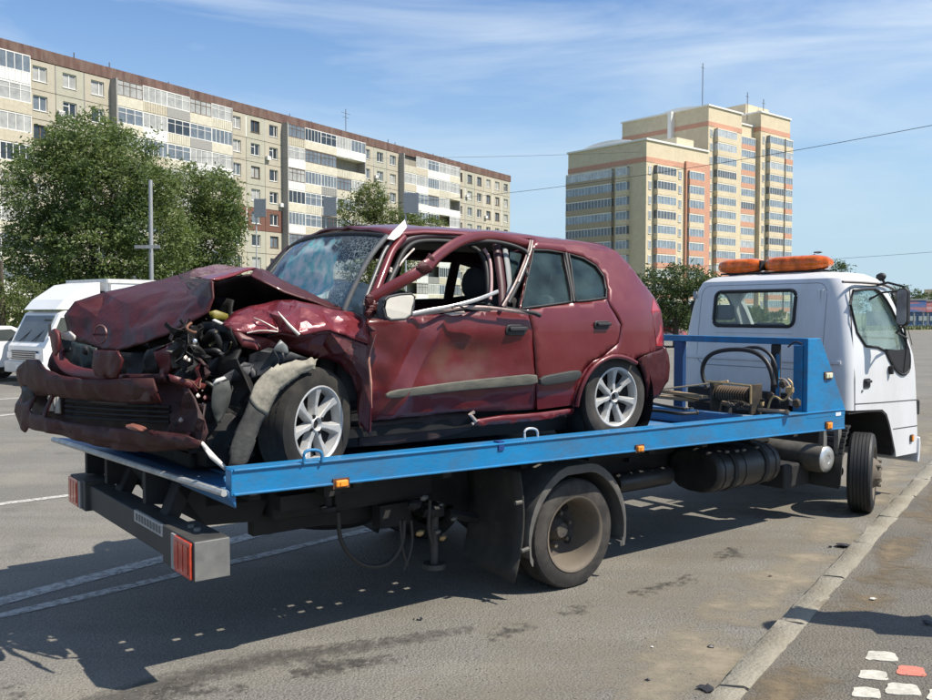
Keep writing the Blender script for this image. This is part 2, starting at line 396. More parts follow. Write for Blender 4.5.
decal('gutter_dark_line', [K_START + kn*.003, K_START + kn*.003 + kd*30, K_START + kd*30 - kn*.05, K_START - kn*.045], .0055, dusty('gutter_dark', (0.05, 0.045, 0.035), .35, .6, 6, .8), jitter=.01, step=.15, fade=.02)  # dark line along the foot of the kerb
decal('pavement_earth', [K_START + kn*.15, K_START + kn*.15 + kd*30, K_START + kn*.62 + kd*30, K_START + kn*.42], .089, dusty('earth_brown', (0.17, 0.13, 0.08), .34, .56, 4, .9), jitter=.08, step=.25, fade=.12)
decal('pavement_earth', [ground(832, 600, .09), ground(932, 585, .09), ground(960, 560, .09), ground(880, 560, .09)], .0915, dusty('earth_brown_2', (0.15, 0.115, 0.07), .3, .6, 5, .8), jitter=.05, step=.15)
tar = dusty('tar_stain', (0.045, 0.042, 0.038), .30, .50, 14, .8)
tar2 = dusty('rubber_mark', (0.07, 0.065, 0.058), .24, .56, 20, .7)
for pts in ([(480,634),(504,624),(532,622),(538,630),(510,640),(486,642)], [(556,610),(590,601),(596,612),(560,622)], [(280,668),(330,655),(408,655),(398,664),(345,676),(290,682)],
            [(140,690),(190,682),(245,683),(248,694),(180,702),(150,704)], [(712,552),(740,545),(746,556),(716,562)], [(626,590),(690,574),(700,582),(640,598)], [(0,683),(20,680),(36,700),(0,712)]):
    decal('road_stain', [ground(*q) for q in pts], .004, tar, jitter=.03, step=.06, fade=.14)
decal('tyre_mark', [ground(*q) for q in [(60,706),(150,676),(260,652),(400,636),(474,624),(474,632),(400,648),(270,668),(170,694),(110,716)]], .0035, tar2, jitter=.015, step=.07, fade=.10)
# tread ribs of that mark
for k in range(34):
    t = k / 33; x = 165 + 240 * t; y = 686 - 44 * t - 6 * sin(pi * t)
    decal('tyre_mark', [ground(x, y), ground(x + 13, y - 9), ground(x + 16, y - 9), ground(x + 4, y + .6)], .0045, tar2, step=.03, fade=.02)
# lane paint
paint = dusty('road_paint', (0.52, 0.50, 0.46), .38, .52, 26, .85, False); paint_worn = dusty('road_paint_worn', (0.50, 0.49, 0.46), .30, .56, 16, .85, False)
def stripe(x0, y0, x1, y1, w, e0, e1, m):
    a = ground(x0, y0); b = ground(x1, y1); dd = (b - a).normalized(); nn_ = Vector((-dd.y, dd.x, 0)); a = a - dd * e0; b = b + dd * e1
    mb = M(); k = 24
    for i in range(k + 1):
        p = a.lerp(b, i / k); j = R.uniform(-.012, .012); mb.v += [tuple(p - nn_ * (w/2 + j)), tuple(p + nn_ * (w/2 + R.uniform(-.012, .012)))]
    mb.f += [(2*i, 2*i+2, 2*i+3, 2*i+1) for i in range(k)]
    mb.v = [(x, y, .005) for x, y, z in mb.v]
    return tag(mb.build('lane_marking', m), kind='structure')
stripe(0, 504.5, 75, 495, .12, 6, 0, paint); stripe(0, 602, 345, 512, .15, 3, 16, paint_worn); stripe(0, 617, 345, 536, .10, 3, 5, paint_worn)
stripe(0, 399.5, 20, 398, .16, 6, 40, paint); stripe(0, 416, 20, 413.5, .14, 8, 12, paint)
# painted blocks on the pavement
for i, (x0, y0, x1, y1, c) in enumerate([(866,650,898,662,0), (896,665,927,677,1), (859,669,889,681,0), (852,686,882,699,0), (885,682,920,696,0), (927,688,958,702,0), (916, 702, 950, 716, 1)]):
    pts = [ground(x0 + 3, y0, .09), ground(x1 - 4, y0 + 2, .09), ground(x1 + 1, y1 - 1, .09), ground(x0 - 1, y1 - 3, .09)]
    m = mat('pavement_paint_red', (0.56, 0.17, 0.12), .8, var=.2, scale=30, dirt=(.2, .15, .13), damt=.5, dscale=14) if c else mat('pavement_paint_white', (0.50, 0.48, 0.41), .8, var=.25, scale=30, dirt=(.2, .19, .16), damt=.6, dscale=14)
    poly = smoothpoly(resample([tuple(p[:2]) for p in pts], .05), 1); poly = [(x + R.uniform(-.005, .005), y + R.uniform(-.005, .005)) for x, y in resample(poly, .02)]
    mb = M(); mb.prism(poly, 2, .0862, .0895); tag(mb.build('painted_block', m), kind='structure')
# far verge with kerb and grass
grass_m = mat('grass', (0.10, 0.13, 0.045), .95, var=.35, scale=2.0, tint2=(0.17, 0.16, 0.07), tscale=.4, world_co=True)
va, vb = VA - vd * 260, VA + vd * 420
gplane('verge', [va + vn*.18, vb + vn*.18, vb + vn*600, va + vn*600], .14, grass_m)
mb = M(); mb.add([va, vb, vb + vn*.18, va + vn*.18] + [q + Vector((0, 0, .15)) for q in (va, vb, vb + vn*.18, va + vn*.18)], [(4,5,6,7),(0,1,5,4),(2,3,7,6)])
tag(mb.build('verge_kerb', conc), kind='structure')
tuft = M()
for i in range(9000):
    t = R.random(); p = VA + vd * (-30 + 190 * t ** 1.2) + vn * (.3 + R.random() ** 2 * 14); h = R.uniform(.08, .38); a = R.uniform(0, pi); w = R.uniform(.03, .1)
    dx, dy = cos(a) * w, sin(a) * w; tuft.add([(p.x - dx, p.y - dy, .13), (p.x + dx, p.y + dy, .13), (p.x + R.uniform(-.1, .1), p.y + R.uniform(-.1, .1), .13 + h)], [(0, 1, 2)])
tag(tuft.build('grass', grass_m, fix=False), 'rough green and yellow grass growing on the verge beyond the road', 'grass', kind='stuff')
# grit and broken bits lying on the road
def shard(c, r, z0, n=5):
    a0 = R.uniform(0, 6.28); pts = [(c.x + cos(a0 + 2*pi*k/n) * r * R.uniform(.5, 1.2), c.y + sin(a0 + 2*pi*k/n) * r * R.uniform(.4, 1)) for k in range(n)]
    return pts
grit = M()
for i in range(900):
    p = ground(R.uniform(0, 932), 520 + 180 * R.random() ** .7)
    if (p - KA).dot(kn) > -.02: p.z = .087
    r = R.uniform(.002, .0055); grit.prism(shard(p, r, 0), 2, p.z + .002, p.z + r)
for i in range(500):
    q = K_START + kd * R.uniform(3, 25) - kn * abs(R.gauss(0, .25)); r = R.uniform(.002, .006); grit.prism(shard(q, r, 0), 2, .002, r)
tag(grit.build('grit', mat('grit_stone', (0.22, 0.2, 0.17), .9, var=.5, scale=40, world_co=True)), 'scattered grit and small stones on the asphalt', 'grit', kind='stuff')
frag = mat('black_plastic_fragment', (0.025, 0.025, 0.028), .5, var=.2)
def fragment(px, py, r, label, z=0.0, m=frag, n=6, thick=.012):
    c = ground(px, py, z); rt = root('debris_fragment', (c.x, c.y, c.z), 0, label, 'debris', 'bits of crash debris on the ground')
    r *= .75; a_ = shard(c, r, z, n + 3); mb = M(); mb.v = [(x, y, z + .006 + R.uniform(0, r * .35)) for x, y in a_] + [(c.x, c.y, z + .01 + r * .3)]; mb.f = [(i, (i + 1) % len(a_), len(a_)) for i in range(len(a_))]; mb.build('shell', m, rt, solid=.003)
    mb = M(); q = c + Vector((R.uniform(-1, 1) * r * 1.5, R.uniform(-.7, .7) * r, 0)); mb.prism(shard(q, r * .3, z, 4), 2, z + .003, z + .006 + r * .1); mb.build('splinter', m, rt)
fragment(420, 620, .035, 'small black fragment on the asphalt just below the shadow edge, left of the rear wheel')
fragment(648, 681, .02, 'tiny dark chip alone on the road near the bottom edge, left of the kerb')
fragment(711, 648, .03, 'thin dark twig-like splinter on the sandy road beside the kerb')
fragment(707, 690, .06, 'dark broken plastic piece lying against the kerb at the bottom of the picture')
fragment(842, 547, .09, 'flat dark strip lying in the gutter dust near the kerb', n=4)
fragment(928, 624, .05, 'black lump on the pavement at the right edge', z=.088)
fragment(873, 600, .03, 'pale crumpled scrap on the pavement above the person shadow', z=.088, m=mat('paper_scrap', (.5, .48, .42), .8))
fragment(652, 648, .012, 'little white chip on the road left of the kerb', m=mat('white_chip', (.6, .58, .52), .8))
fragment(770, 577, .02, 'small brown stone-like crumb on the road between wheel and kerb', m=mat('brown_crumb', (.1, .07, .05), .8))

# ------------------------------------------------------------------ long panel block on the left
galv_dark = mat('sealing_grey', (.24, .23, .21), .9)
PB0 = Vector((-43.5, 83.0, 0)); PE = Vector((.527, .85, 0)).normalized(); PROT = atan2(PE.y, PE.x)
# building frame: x along the facade, y = into the building, z up
pb = root('apartment_building', (0, 0, 0), PROT, 'long nine storey beige panel apartment block with stacked balconies on the left', 'building', None, PB0)
BW, SH, Z0 = 3.17, 2.8, 0.9
cream = [mat('panel_beige', (0.43, 0.39, 0.31), .9, var=.08, scale=1.2, bump=.15, bscale=12, dirt=(.34, .30, .22), damt=.5, dscale=.8),
         mat('panel_grey', (0.40, 0.385, 0.31), .9, var=.08, scale=1.2, dirt=(.3, .27, .2), damt=.5, dscale=.8),
         mat('panel_yellowish', (0.46, 0.415, 0.325), .9, var=.08, scale=1.5, dirt=(.36, .31, .22), damt=.5, dscale=.7)]
brownp = mat('panel_brown', (0.16, 0.075, 0.055), .9, var=.2, scale=4)
wood_w = mat('window_frame_white', (0.72, 0.70, 0.66), .6, var=.05); wood_d = mat('window_frame_brown', (0.14, 0.09, 0.06), .6, var=.2)
def paneglass(name, c): return mat(name, c, .12, var=.35, scale=.7, spec=.7)
panes = [paneglass('pane_dark', (0.035, 0.042, 0.05)), paneglass('pane_mid', (0.15, 0.175, 0.20)), paneglass('pane_curtain', (0.38, 0.375, 0.35))]
def data_of(mb, name, m, smooth=None, loc=(0, 0, 0)):
    o = mb.build(name, m, smooth=smooth, loc=loc); d_ = o.data; bpy.data.objects.remove(o); return d_
# wall behind everything (fills the joints), roof and ends
mb = M(); mb.box(-14, 98.1, .35, 12, 0, 26.0); mb.build('wall', mat('joint_mortar', (0.13, 0.12, 0.10), .95, var=.2), pb)
mb = M(); mb.box(-14.2, 98.3, -.05, 12.2, 26.05, 27.2); mb.build('roof_parapet', mat('parapet_brown', (0.115, 0.062, 0.05), .9, var=.4, scale=1.2, dirt=(.25, .19, .15), damt=.6, dscale=1.3, stretch=(1, 1, .3)), pb)
for k in range(24):
    x = R.uniform(-5, 97); mb = M(); mb.tube([(x, 3, 27.2), (x, 3, 27.2 + R.uniform(.5, 1.5))], .06, 6); mb.build('roof_pipe', mat('pipe_grey', (.1, .1, .11), .6), pb)
mb = M(); mb.tube([(53, 2, 27.2), (53, 2, 31)], .05, 5); mb.tube([(52, 2, 30.4), (54, 2, 30.4)], .03, 4); mb.tube([(52.3, 2, 29.8), (53.7, 2, 29.8)], .03, 4); mb.build('roof_aerial', mat('pipe_grey', (.1, .1, .11), .6), pb)
# meshes shared by the repeats: panel with a window hole, plain panel
hx0, hx1, hz0, hz1 = .80, 2.30, .85, 2.30
def panel_mesh(m, hole=True):
    mb = M(); poly = [(.03, .03), (BW - .03, .03), (BW - .03, SH - .03), (.03, SH - .03)]
    if hole:
        for (x0, x1, z0, z1) in ((.03, hx0, .03, SH-.03), (hx1, BW-.03, .03, SH-.03), (hx0, hx1, .03, hz0), (hx0, hx1, hz1, SH-.03)): mb.box(x0, x1, 0, .30, z0, z1)
    else: mb.box(.03, BW-.03, 0, .3, .03, SH-.03)
    me = mb.mesh('wall_panel'); me.materials.append(m); return me
pmesh = [panel_mesh(c) for c in cream]; pmesh_b = panel_mesh(brownp)
def frame_mesh(kind, m):
    mb = M(); x0, x1, z0, z1 = hx0, hx1, hz0, hz1; w = .09
    mb.box(x0, x1, .14, .22, z0, z0+w); mb.box(x0, x1, .14, .22, z1-w, z1); mb.box(x0, x0+w, .142, .218, z0+w, z1-w); mb.box(x1-w, x1, .142, .218, z0+w, z1-w)
    xm = (x0+x1)/2 if kind else x0 + 1.0
    mb.box(xm-.05, xm+.05, .143, .216, z0+w, z1-w)
    if kind == 2: mb.box(x0+w, xm-.05, .144, .214, z1-.45, z1-.38)
    mb.box(x0-.05, x1+.05, -.06, .14, z0-.05, z0)
    me = mb.mesh('window'); me.materials.append(m); return me
fmesh = [frame_mesh(k, m) for k in (0, 1, 2) for m in (wood_w, wood_d)]
def pane_mesh(m, x0=hx0, x1=hx1, z0=hz0, z1=hz1, y=.2):
    mb = M(); mb.box(x0+.02, x1-.02, y, y+.03, z0+.02, z1-.02); me = mb.mesh('pane'); me.materials.append(m); return me
gmesh = [pane_mesh(m) for m in panes]
# balcony variants: slab + parapet, glazing grid
par_c = [mat('parapet_cream', (0.60, 0.56, 0.45), .85, var=.12, scale=2, dirt=(.4, .36, .28), damt=.5, dscale=1.2), mat('parapet_white', (0.72, 0.71, 0.68), .8, var=.06), mat('parapet_ochre', (0.48, 0.43, 0.33), .85, var=.15, scale=3), mat('parapet_dark', (0.30, 0.29, 0.27), .8, var=.2)]
def balc_mesh(m, ribs):
    mb = M(); mb.box(.0, BW, -.95, .3, 0, .14)
    if ribs:
        for k in range(10): mb.box(k*BW/10 + .03, (k+1)*BW/10 - .03, -.99, -.95, .1, 1.1)
        mb.box(0, BW, -.95, -.9, .14, 1.05)
    else: mb.box(0, BW, -1.0, -.92, .05, 1.12)
    mb.box(0, .06, -.92, .3, .14, 1.1); me = mb.mesh('balcony'); me.materials.append(m); return me
bmesh_ = [balc_mesh(m, r) for m in par_c for r in (0, 1)]
def glz_mesh(m, n, transom):
    mb = M(); mb.box(0, BW, -.98, -.90, 1.12, 1.2); mb.box(0, BW, -.98, -.90, SH-.12, SH-.02)
    for k in range(n + 1): x = min(BW-.07, max(0, k*BW/n - .035)); mb.box(x, x+.07, -.975, -.905, 1.2, SH-.12)
    if transom: mb.box(0, BW, -.972, -.908, 2.2, 2.25)
    me = mb.mesh('balcony_glazing'); me.materials.append(m); return me
zmesh = [glz_mesh(m, n, t) for m, n, t in ((wood_w, 4, 0), (wood_w, 3, 1), (wood_d, 4, 1), (wood_w, 5, 0))]
def gl2(m):
    mb = M(); mb.box(.03, BW-.03, -.945, -.93, 1.15, SH-.06); me = mb.mesh('pane'); me.materials.append(m); return me
gl2s = [gl2(m) for m in panes]
top_w = mat('balcony_backwall', (0.3, 0.28, 0.23), .9, var=.2)
backm = M(); backm.box(.02, BW-.02, .3, .34, .14, SH); backd = data_of(backm, 'loggia_wall', top_w)
for i in range(-5, 30):
    x = 3.0 + BW * i; win = (i % 8) < 3 or i >= 24
    colm = pmesh[(0, 1, 0, 2)[i % 4] if i % 8 != 1 else 1]
    for j in range(9):
        z = Z0 + SH * j - .1; rr = random.Random(i * 31 + j)
        if win:
            br = (j == 4 and 8 <= i < 11)
            p = inst(pmesh_b if br else colm, 'wall_panel', pb, (x, 0, z))
            w = inst(fmesh[rr.choice((0, 2, 2, 4, 3))], 'window', pb, (x, 0, z), scale=(1, 1, 1)); inst(rr.choice(gmesh + gmesh[:2]), 'pane', w)
        else:
            b = inst(rr.choice(bmesh_[:2]*4 + bmesh_[2:4]*2 + bmesh_[4:]), 'balcony', pb, (x, 0, z))
            inst(backd, 'loggia_wall', b)
            if rr.random() < .92:
                g = inst(rr.choice(zmesh), 'balcony_glazing', b); inst(rr.choice(gl2s[1:] + gl2s[1:] + gl2s), 'pane', b, (0, 0, 0))
# air conditioner boxes hung beside some windows
acm = MATS['parapet_white']
for k in range(22):
    i = R.choice([0, 1, 2, 8, 9, 10, 16, 17, 18, 24, 25, 26, 27]); j = R.randrange(2, 9); x = 3.0 + BW * i + R.choice([.1, 2.4]); z = Z0 + SH * j + R.uniform(.4, 1.0); mb = M(); mb.box(x, x + .65, -.36, -.04, z, z + .48); mb.box(x + .05, x + .6, -.04, 0, z + .1, z + .14); mb.build('air_conditioner', acm, pb)
# streaks of repaired joints between the panels
for k in range(30):
    i = R.choice([1, 2, 3, 8, 9, 10, 16, 17, 18, 25, 26, 27, 28, 29]); j = R.randrange(1, 9); x = 3.0 + BW * i; mb = M(); mb.box(x - .07, x + .07, -.012, .02, Z0 + SH * j, Z0 + SH * (j + R.choice([1, 1, 2])) - .2 if j < 8 else Z0 + SH * 9 - .3); mb.build('joint_sealing', R.choice([acm, galv_dark]) , pb)
# end pilasters of each balcony stack
for i in (-5, 3, 8, 11, 16, 19, 24):
    mb = M(); x = 3.0 + BW * i; mb.box(x-.12, x+.12, -.98, .3, Z0 - .2, 26.04); mb.build('pilaster', par_c[3], pb)

# ------------------------------------------------------------------ brick tower on the right
TD = Vector((.758, .652, 0)).normalized(); TROT = atan2(TD.y, TD.x)
tb = root('apartment_tower', (0, 0, 0), TROT, 'stepped apartment tower of cream and orange brick rising behind the truck cab', 'building', None, Vector((35.8, 178, 0)))
cb = mat('brick_cream', (0.62, 0.53, 0.375), .9, var=.08, scale=1.2, bump=.2, bscale=8, dirt=(.45, .36, .24), damt=.4, dscale=.5)
ob = mat('brick_orange', (0.54, 0.29, 0.20), .9, var=.1, scale=1.2, bump=.2, bscale=8)
tb_ = mat('brick_cream_shaded', (0.40, 0.325, 0.225), .9, var=.08, scale=1.2)  # cream brick darkened to imitate shade on the left face
whitem = mat('tower_white', (0.75, 0.74, 0.7), .8, var=.05)
tgl = [paneglass('tower_pane_blue', (0.22, 0.27, 0.32)), paneglass('tower_pane_dark', (0.10, 0.115, 0.135)), paneglass('tower_pane_pale', (0.42, 0.45, 0.47))]
FH = 2.95
def tower_cell(parent, x, y, z, w, axis, kind, m, rr):
    """one loggia or window standing proud of the wall; axis 0: on the lit face (y = out is negative), 1: on the shaded face (x = out is negative)"""
    mb = M(); out = 1.0 if kind == 'balc' else .12
    def bx(a0, a1, o0, o1, z0, z1):
        if axis == 0: mb.box(x + a0, x + a1, y - o1, y - o0, z + z0, z + z1)
        else: mb.box(x - o1, x - o0, y + a0, y + a1, z + z0, z + z1)
    if kind == 'balc': bx(0, w, .02, out, 0, 1.1)
    else: bx(0, w, .02, out, .9, 1.0); bx(0, w, .02, out - .01, 2.45, 2.5)
    o = mb.build('balcony' if kind == 'balc' else 'window', m, parent)
    mb = M(); n = max(2, int(w / .9)); zt = 2.62 if kind == 'balc' else 2.45; zb = 1.1 if kind == 'balc' else 1.0
    for k in range(n + 1):
        a = k * (w - .08) / n; bx(a, a + .08, out - .1 if out > .5 else .03, out - .02, zb, zt)
    bx(0, w, out - .1 if out > .5 else .03, out - .015, zt, zt + .12); mb.build('glazing_frame', whitem, o)
    mb = M(); bx(.03, w - .03, .02, (out - .07) if out > .5 else .06, zb, zt); mb.build('pane', rr.choice(tgl[:1]*3 + tgl), o)
    if kind == 'balc':
        mb = M(); bx(0, w, .02, out - .02, zt + .12, 2.9); mb.build('balcony_slab', cb, o)
def tower_block(x0, x1, y0, y1, h, bands, name='wall'):
    mb = M(); mb.box(x0, x1, y0, y1, 0, h - 4.6); mb.build(name, cb, tb)
    mb = M(); mb.box(x0 - .06, x1 + .06, y0 - .06, y1 + .06, h - 4.6, h - 3.6); mb.build('brick_band', ob, tb)
    mb = M(); mb.box(x0, x1, y0, y1, h - 3.6, h - .35); mb.build('attic_wall', cb, tb)
    mb = M(); mb.box(x0 - .25, x1 + .25, y0 - .25, y1 + .25, h - .35, h); mb.build('cornice', whitem, tb)
tower_block(0, 21, 0, 21, 36.4, 0); rr = random.Random(5)
for j in range(11):
    z = 36.4 - 4.6 - FH * (j + 1) - .4
    if z < 0: break
    par = (cb, cb, cb, cb, cb, ob, ob, cb, ob, ob, ob)[j]
    tower_cell(tb, 2.4, 0, z, 6.2, 0, 'balc', par, rr); tower_cell(tb, 13.2, 0, z, 5.2, 0, 'balc', (ob, cb, ob, cb, ob, ob, ob, cb, ob, ob, ob)[j], rr)
    tower_cell(tb, .7, 0, z, .9, 0, 'win', whitem, rr); tower_cell(tb, 10.6, 0, z, 1.0, 0, 'win', whitem, rr); tower_cell(tb, 19.6, 0, z, .9, 0, 'win', whitem, rr)
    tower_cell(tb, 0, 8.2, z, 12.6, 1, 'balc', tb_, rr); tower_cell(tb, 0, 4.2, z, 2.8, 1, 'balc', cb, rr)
mb = M(); mb.box(12.6, 21.1, -.5, -.02, 0, 33.2); mb.build('projecting_bay', ob, tb)
# rounded penthouse vault on the short block
mb = M(); pr = [(3 + 0, 36.4)] + [(3 + 9*(k/10), 36.4 + 2.4*sin(pi*k/20)) for k in range(11)] + [(12, 36.4)]
mb.prism([(a, z) for a, z in pr], 0, 1.5, 5.0)
mb = M(); mb.prism([(4 + 14*k/12, 36.4 + 1.1*sin(pi*k/12)**.6) for k in range(13)], 0, .8, 5.5); mb.build('vault_roof', mat('roof_sheet_pale', (.7, .7, .68), .5, var=.05), tb)
mb = M(); mb.box(14, 20, 3, 9, 36.4, 38.8); mb.build('roof_house', cb, tb)
# tall block (origin offset found from its visible corner)
C2 = Vector((52.9, 196, 0)) - Vector((35.8, 178, 0)); bx0 = C2.dot(TD); by0 = C2.dot(Vector((-TD.y, TD.x, 0)))
tower_block(bx0, bx0 + 13, by0, by0 + 24, 47.2, 0); tower_block(bx0 + 13, bx0 + 20, by0 + 1.2, by0 + 22, 45.4, 0); tower_block(bx0 + 20, bx0 + 33, by0 - .6, by0 + 22, 48.6, 0)
for j in range(15):
    z = 47.2 - 4.6 - FH * (j + 1) - .3
    if z < 0: break
    o5 = j in (4, 9, 10, 12, 13)
    tower_cell(tb, bx0 + 2.2, by0, z, 7.4, 0, 'balc', ob if j in (9, 10, 13) else cb, rr); tower_cell(tb, bx0 + .6, by0, z, .9, 0, 'win', whitem, rr)
    tower_cell(tb, bx0 + 13.4, by0 + 1.2, z, 5.8, 0, 'balc', ob if j % 3 != 1 else cb, rr)
    tower_cell(tb, bx0 + 22.6, by0 - .6, z + 1, 6.2, 0, 'balc', cb if j < 9 else ob, rr); tower_cell(tb, bx0 + 20.8, by0 - .6, z + 1, .9, 0, 'win', whitem, rr)
    tower_cell(tb, bx0 + 29.6, by0 - .6, z + 1, 3.2, 0, 'balc', ob if j % 2 else cb, rr)
    tower_cell(tb, bx0, by0 + 14, z, 3.2, 1, 'win', whitem, rr)
mb = M(); mb.prism([(by0 + 3 + 12*k/10, 47.2 + 1.0*sin(pi*k/10)**.6) for k in range(11)], 0, bx0 + 1.5, bx0 + 6); mb.build('vault_roof', MATS['roof_sheet_pale'], tb)
mb = M(); mb.box(bx0 + 21, bx0 + 31, by0 + 4, by0 + 12, 48.6, 51.2); mb.build('roof_house', cb, tb)
mb = M(); mb.box(bx0 - 1.2, bx0 - .02, by0 + 9, by0 + 10, 36, 47); mb.build('drain_shaft', whitem, tb)
mb = M()
for (ax, h) in ((2, 9), (20, 5.5), (27, 5)): mb.tube([(bx0 + ax, by0 + 3, 47), (bx0 + ax, by0 + 3, 48 + h)], .09, 5); mb.tube([(bx0 + ax - .8, by0 + 3, 47 + h), (bx0 + ax + .8, by0 + 3, 47 + h)], .05, 4)
mb.build('roof_aerial', MATS['pipe_grey'], tb)

# ------------------------------------------------------------------ trees
bark = mat('bark', (0.075, 0.058, 0.042), .95, var=.3, scale=8, bump=.5)
def leafmat(name, c, c2):
    m = mat(name, c, .65, var=.3, scale=.9, tint2=c2, tscale=.45, tlo=.4, thi=.62, world_co=True)
    b = m.node_tree.nodes['Principled BSDF']; b.inputs['Transmission Weight'].default_value = 0
    N = m.node_tree.nodes; K = m.node_tree.links; o = N['Material Output']; tl = N.new('ShaderNodeBsdfTranslucent'); tl.inputs[0].default_value = (c2[0]*1.5, c2[1]*1.6, c2[2], 1)
    mx_ = N.new('ShaderNodeMixShader'); mx_.inputs[0].default_value = .32; K.new(b.outputs[0], mx_.inputs[1]); K.new(tl.outputs[0], mx_.inputs[2]); K.new(mx_.outputs[0], o.inputs[0]); return m
lm = [leafmat('leaves_green', (0.082, 0.125, 0.042), (0.13, 0.165, 0.056)), leafmat('leaves_dark', (0.03, 0.055, 0.02), (0.06, 0.09, 0.03)), leafmat('leaves_yellowish', (0.085, 0.115, 0.035), (0.13, 0.155, 0.05))]
def tree(base, lobes, leaf, n, m, trunk_r, label, seed, name='leafy_tree', group=None, droop=.0, density=1.0):
    """lobes: (dx, dy, z, rx, ry, rz) clumps of the crown; leaves are small folded faces spread over and through the clumps"""
    rr = random.Random(seed); rt = root(name, tuple(base), 0, label, 'tree', group)
    tk = M(); top = max(l[2] for l in lobes); lean = rr.uniform(-.3, .3)
    tk.tube([base + Vector((0, 0, -.1)), base + Vector((lean*.3, 0, top * .3)), base + Vector((lean, 0, top * .7))], [trunk_r, trunk_r * .8, trunk_r * .35], 9); tk.build('trunk', bark, rt, smooth=60)
    br = M()
    for l in lobes:
        st = base + Vector((lean * .5, 0, top * rr.uniform(.18, .42))); en = base + Vector((l[0], l[1], l[2])); mid = st.lerp(en, .5) + Vector((rr.uniform(-.4, .4), rr.uniform(-.4, .4), -.3))
        br.tube([st, mid, en], [trunk_r * .42, trunk_r * .26, trunk_r * .07], 6)
        for k in range(5):
            a = Vector((rr.gauss(0, 1), rr.gauss(0, 1), rr.gauss(0, .7))).normalized(); e2 = en + Vector((a.x * l[3], a.y * l[4], a.z * l[5])) * .95
            br.tube([mid.lerp(en, rr.random()), en.lerp(e2, .5), e2], [trunk_r * .12, trunk_r * .08, trunk_r * .03], 4)
    br.build('branches', bark, rt, smooth=60)
    tot = sum(l[3] * l[5] for l in lobes); cr_ = M(); vs = []; fs = []
    for l in lobes:
        k = int(n * l[3] * l[5] / tot); off = Vector((rr.uniform(0, 50),) * 3)
        nclump = max(12, k // 26)
        for _ in range(nclump):
            d_ = Vector((rr.gauss(0, 1), rr.gauss(0, 1), rr.gauss(0, 1))).normalized()
            rad = rr.uniform(.40, 1.06) ** .6 * (1 + .45 * noise.noise(d_ * 2.2 + off))
            c = base + Vector((l[0] + d_.x * l[3] * rad, l[1] + d_.y * l[4] * rad, l[2] + d_.z * l[5] * rad))
            cs = rr.uniform(.35, 1.2) * leaf * 2.6
            for _ in range(k // nclump):
                p = c + Vector((rr.gauss(0, cs), rr.gauss(0, cs), rr.gauss(0, cs * .7) - droop * rr.random()))
                if p.z < .8: continue
                ax = Vector((rr.gauss(0, 1), rr.gauss(0, 1), rr.gauss(0, .6) - .3)).normalized(); sd = ax.cross(Vector((rr.gauss(0, 1), rr.gauss(0, 1), rr.gauss(0, 1)))).normalized()
                s_ = leaf * rr.uniform(.55, 1.3); o = len(vs)
                vs += [tuple(p), tuple(p + ax * s_ + sd * s_ * .42), tuple(p + ax * s_ * 2), tuple(p + ax * s_ - sd * s_ * .42)]; fs.append((o, o+1, o+2, o+3))
    cr_.v = vs; cr_.f = fs; c_ = cr_.build('crown', m, rt, fix=False); return rt
tA = at(95, 300, 52); tA.z = 0
tree(tA, [(-2.6, 0, 9.0, 2.7, 2.4, 2.7), (1.4, -.5, 9.6, 3.0, 2.6, 2.7), (-.6, .6, 11.2, 2.8, 2.5, 2.2), (-3.4, .4, 5.2, 2.4, 2.3, 2.6), (.2, -.8, 5.4, 3.0, 2.6, 2.9), (3.4, 0, 6.0, 2.3, 2.4, 2.8), (0, 0, 3.2, 3.2, 2.4, 1.6), (3.4, .5, 9.0, 1.6, 1.6, 1.5)], .115, 76000, lm[0], .34,
     'big dense green tree with broad bushy crown behind the white van', 3)
tB = at(196, 300, 58); tB.z = 0
tree(tB, [(-.6, 0, 8.6, 2.2, 2.2, 2.5), (1.3, .3, 9.4, 1.6, 1.8, 1.9), (.9, 0, 6.2, 2.2, 2.0, 2.6), (-1.4, .3, 4.6, 2.2, 2.0, 2.6), (1.2, 0, 3.0, 2.1, 2.0, 1.8), (2.1, 0, 7.8, 1.2, 1.3, 1.6)], .115, 40000, lm[0], .26,
     'narrower green tree right of the big bushy one, near the grey boards', 8)
tC = at(2, 300, 44); tC.z = 0
tree(tC, [(-1.8, 0, 3.6, 1.9, 1.8, 1.1), (.6, .5, 2.3, 1.7, 1.5, 1.2), (-2.6, 0, 6.2, 1.5, 1.3, .8), (2.2, .4, 1.7, 1.3, 1.2, .8)], .09, 9500, lm[2], .2, 'sparse yellow-green tree with bare crossing branches at the left edge beyond the van', 12)
tD = at(372, 300, 92); tD.z = 0
tree(tD, [(-1.6, 0, 11.2, 2.3, 2, 2.6), (.2, 0, 13.2, 1.5, 1.5, 2.2), (2.8, 0, 11.0, 2.2, 2, 1.9), (1, 0, 6.6, 4.2, 3, 2.6), (5.5, 0, 10.2, 2.4, 2, 1.5)], .15, 21000, lm[2], .25, 'yellowish green tree showing above the red car roof in front of the panel block', 21)
tE = at(676, 300, 45); tE.z = 0
tree(tE, [(.2, 0, 3.4, 1.3, 1.2, .95), (-.8, 0, 2.6, 1.5, 1.2, 1.3), (.6, .3, 2.0, 1.6, 1.2, 1.5), (1.4, 0, 3.0, .9, .9, .9), (-2.2, 0, 2.3, 1.3, 1.2, 1.5)], .085, 14000, lm[1], .16, 'dark low bushy tree between the back of the red car and the white cab', 33)
tF = at(838, 300, 62); tF.z = 0
tree(tF, [(0, 0, 4.6, .7, .7, .95), (.9, 0, 3.6, .9, .8, .7), (-1.0, 0, 3.8, 1.1, .9, .7), (0, 0, 2.6, 1.8, 1.2, 1.1)], .09, 7000, lm[1], .14, 'small pointed tree rising behind the orange light bar', 44)
tG = at(915, 300, 150); tG.z = 0
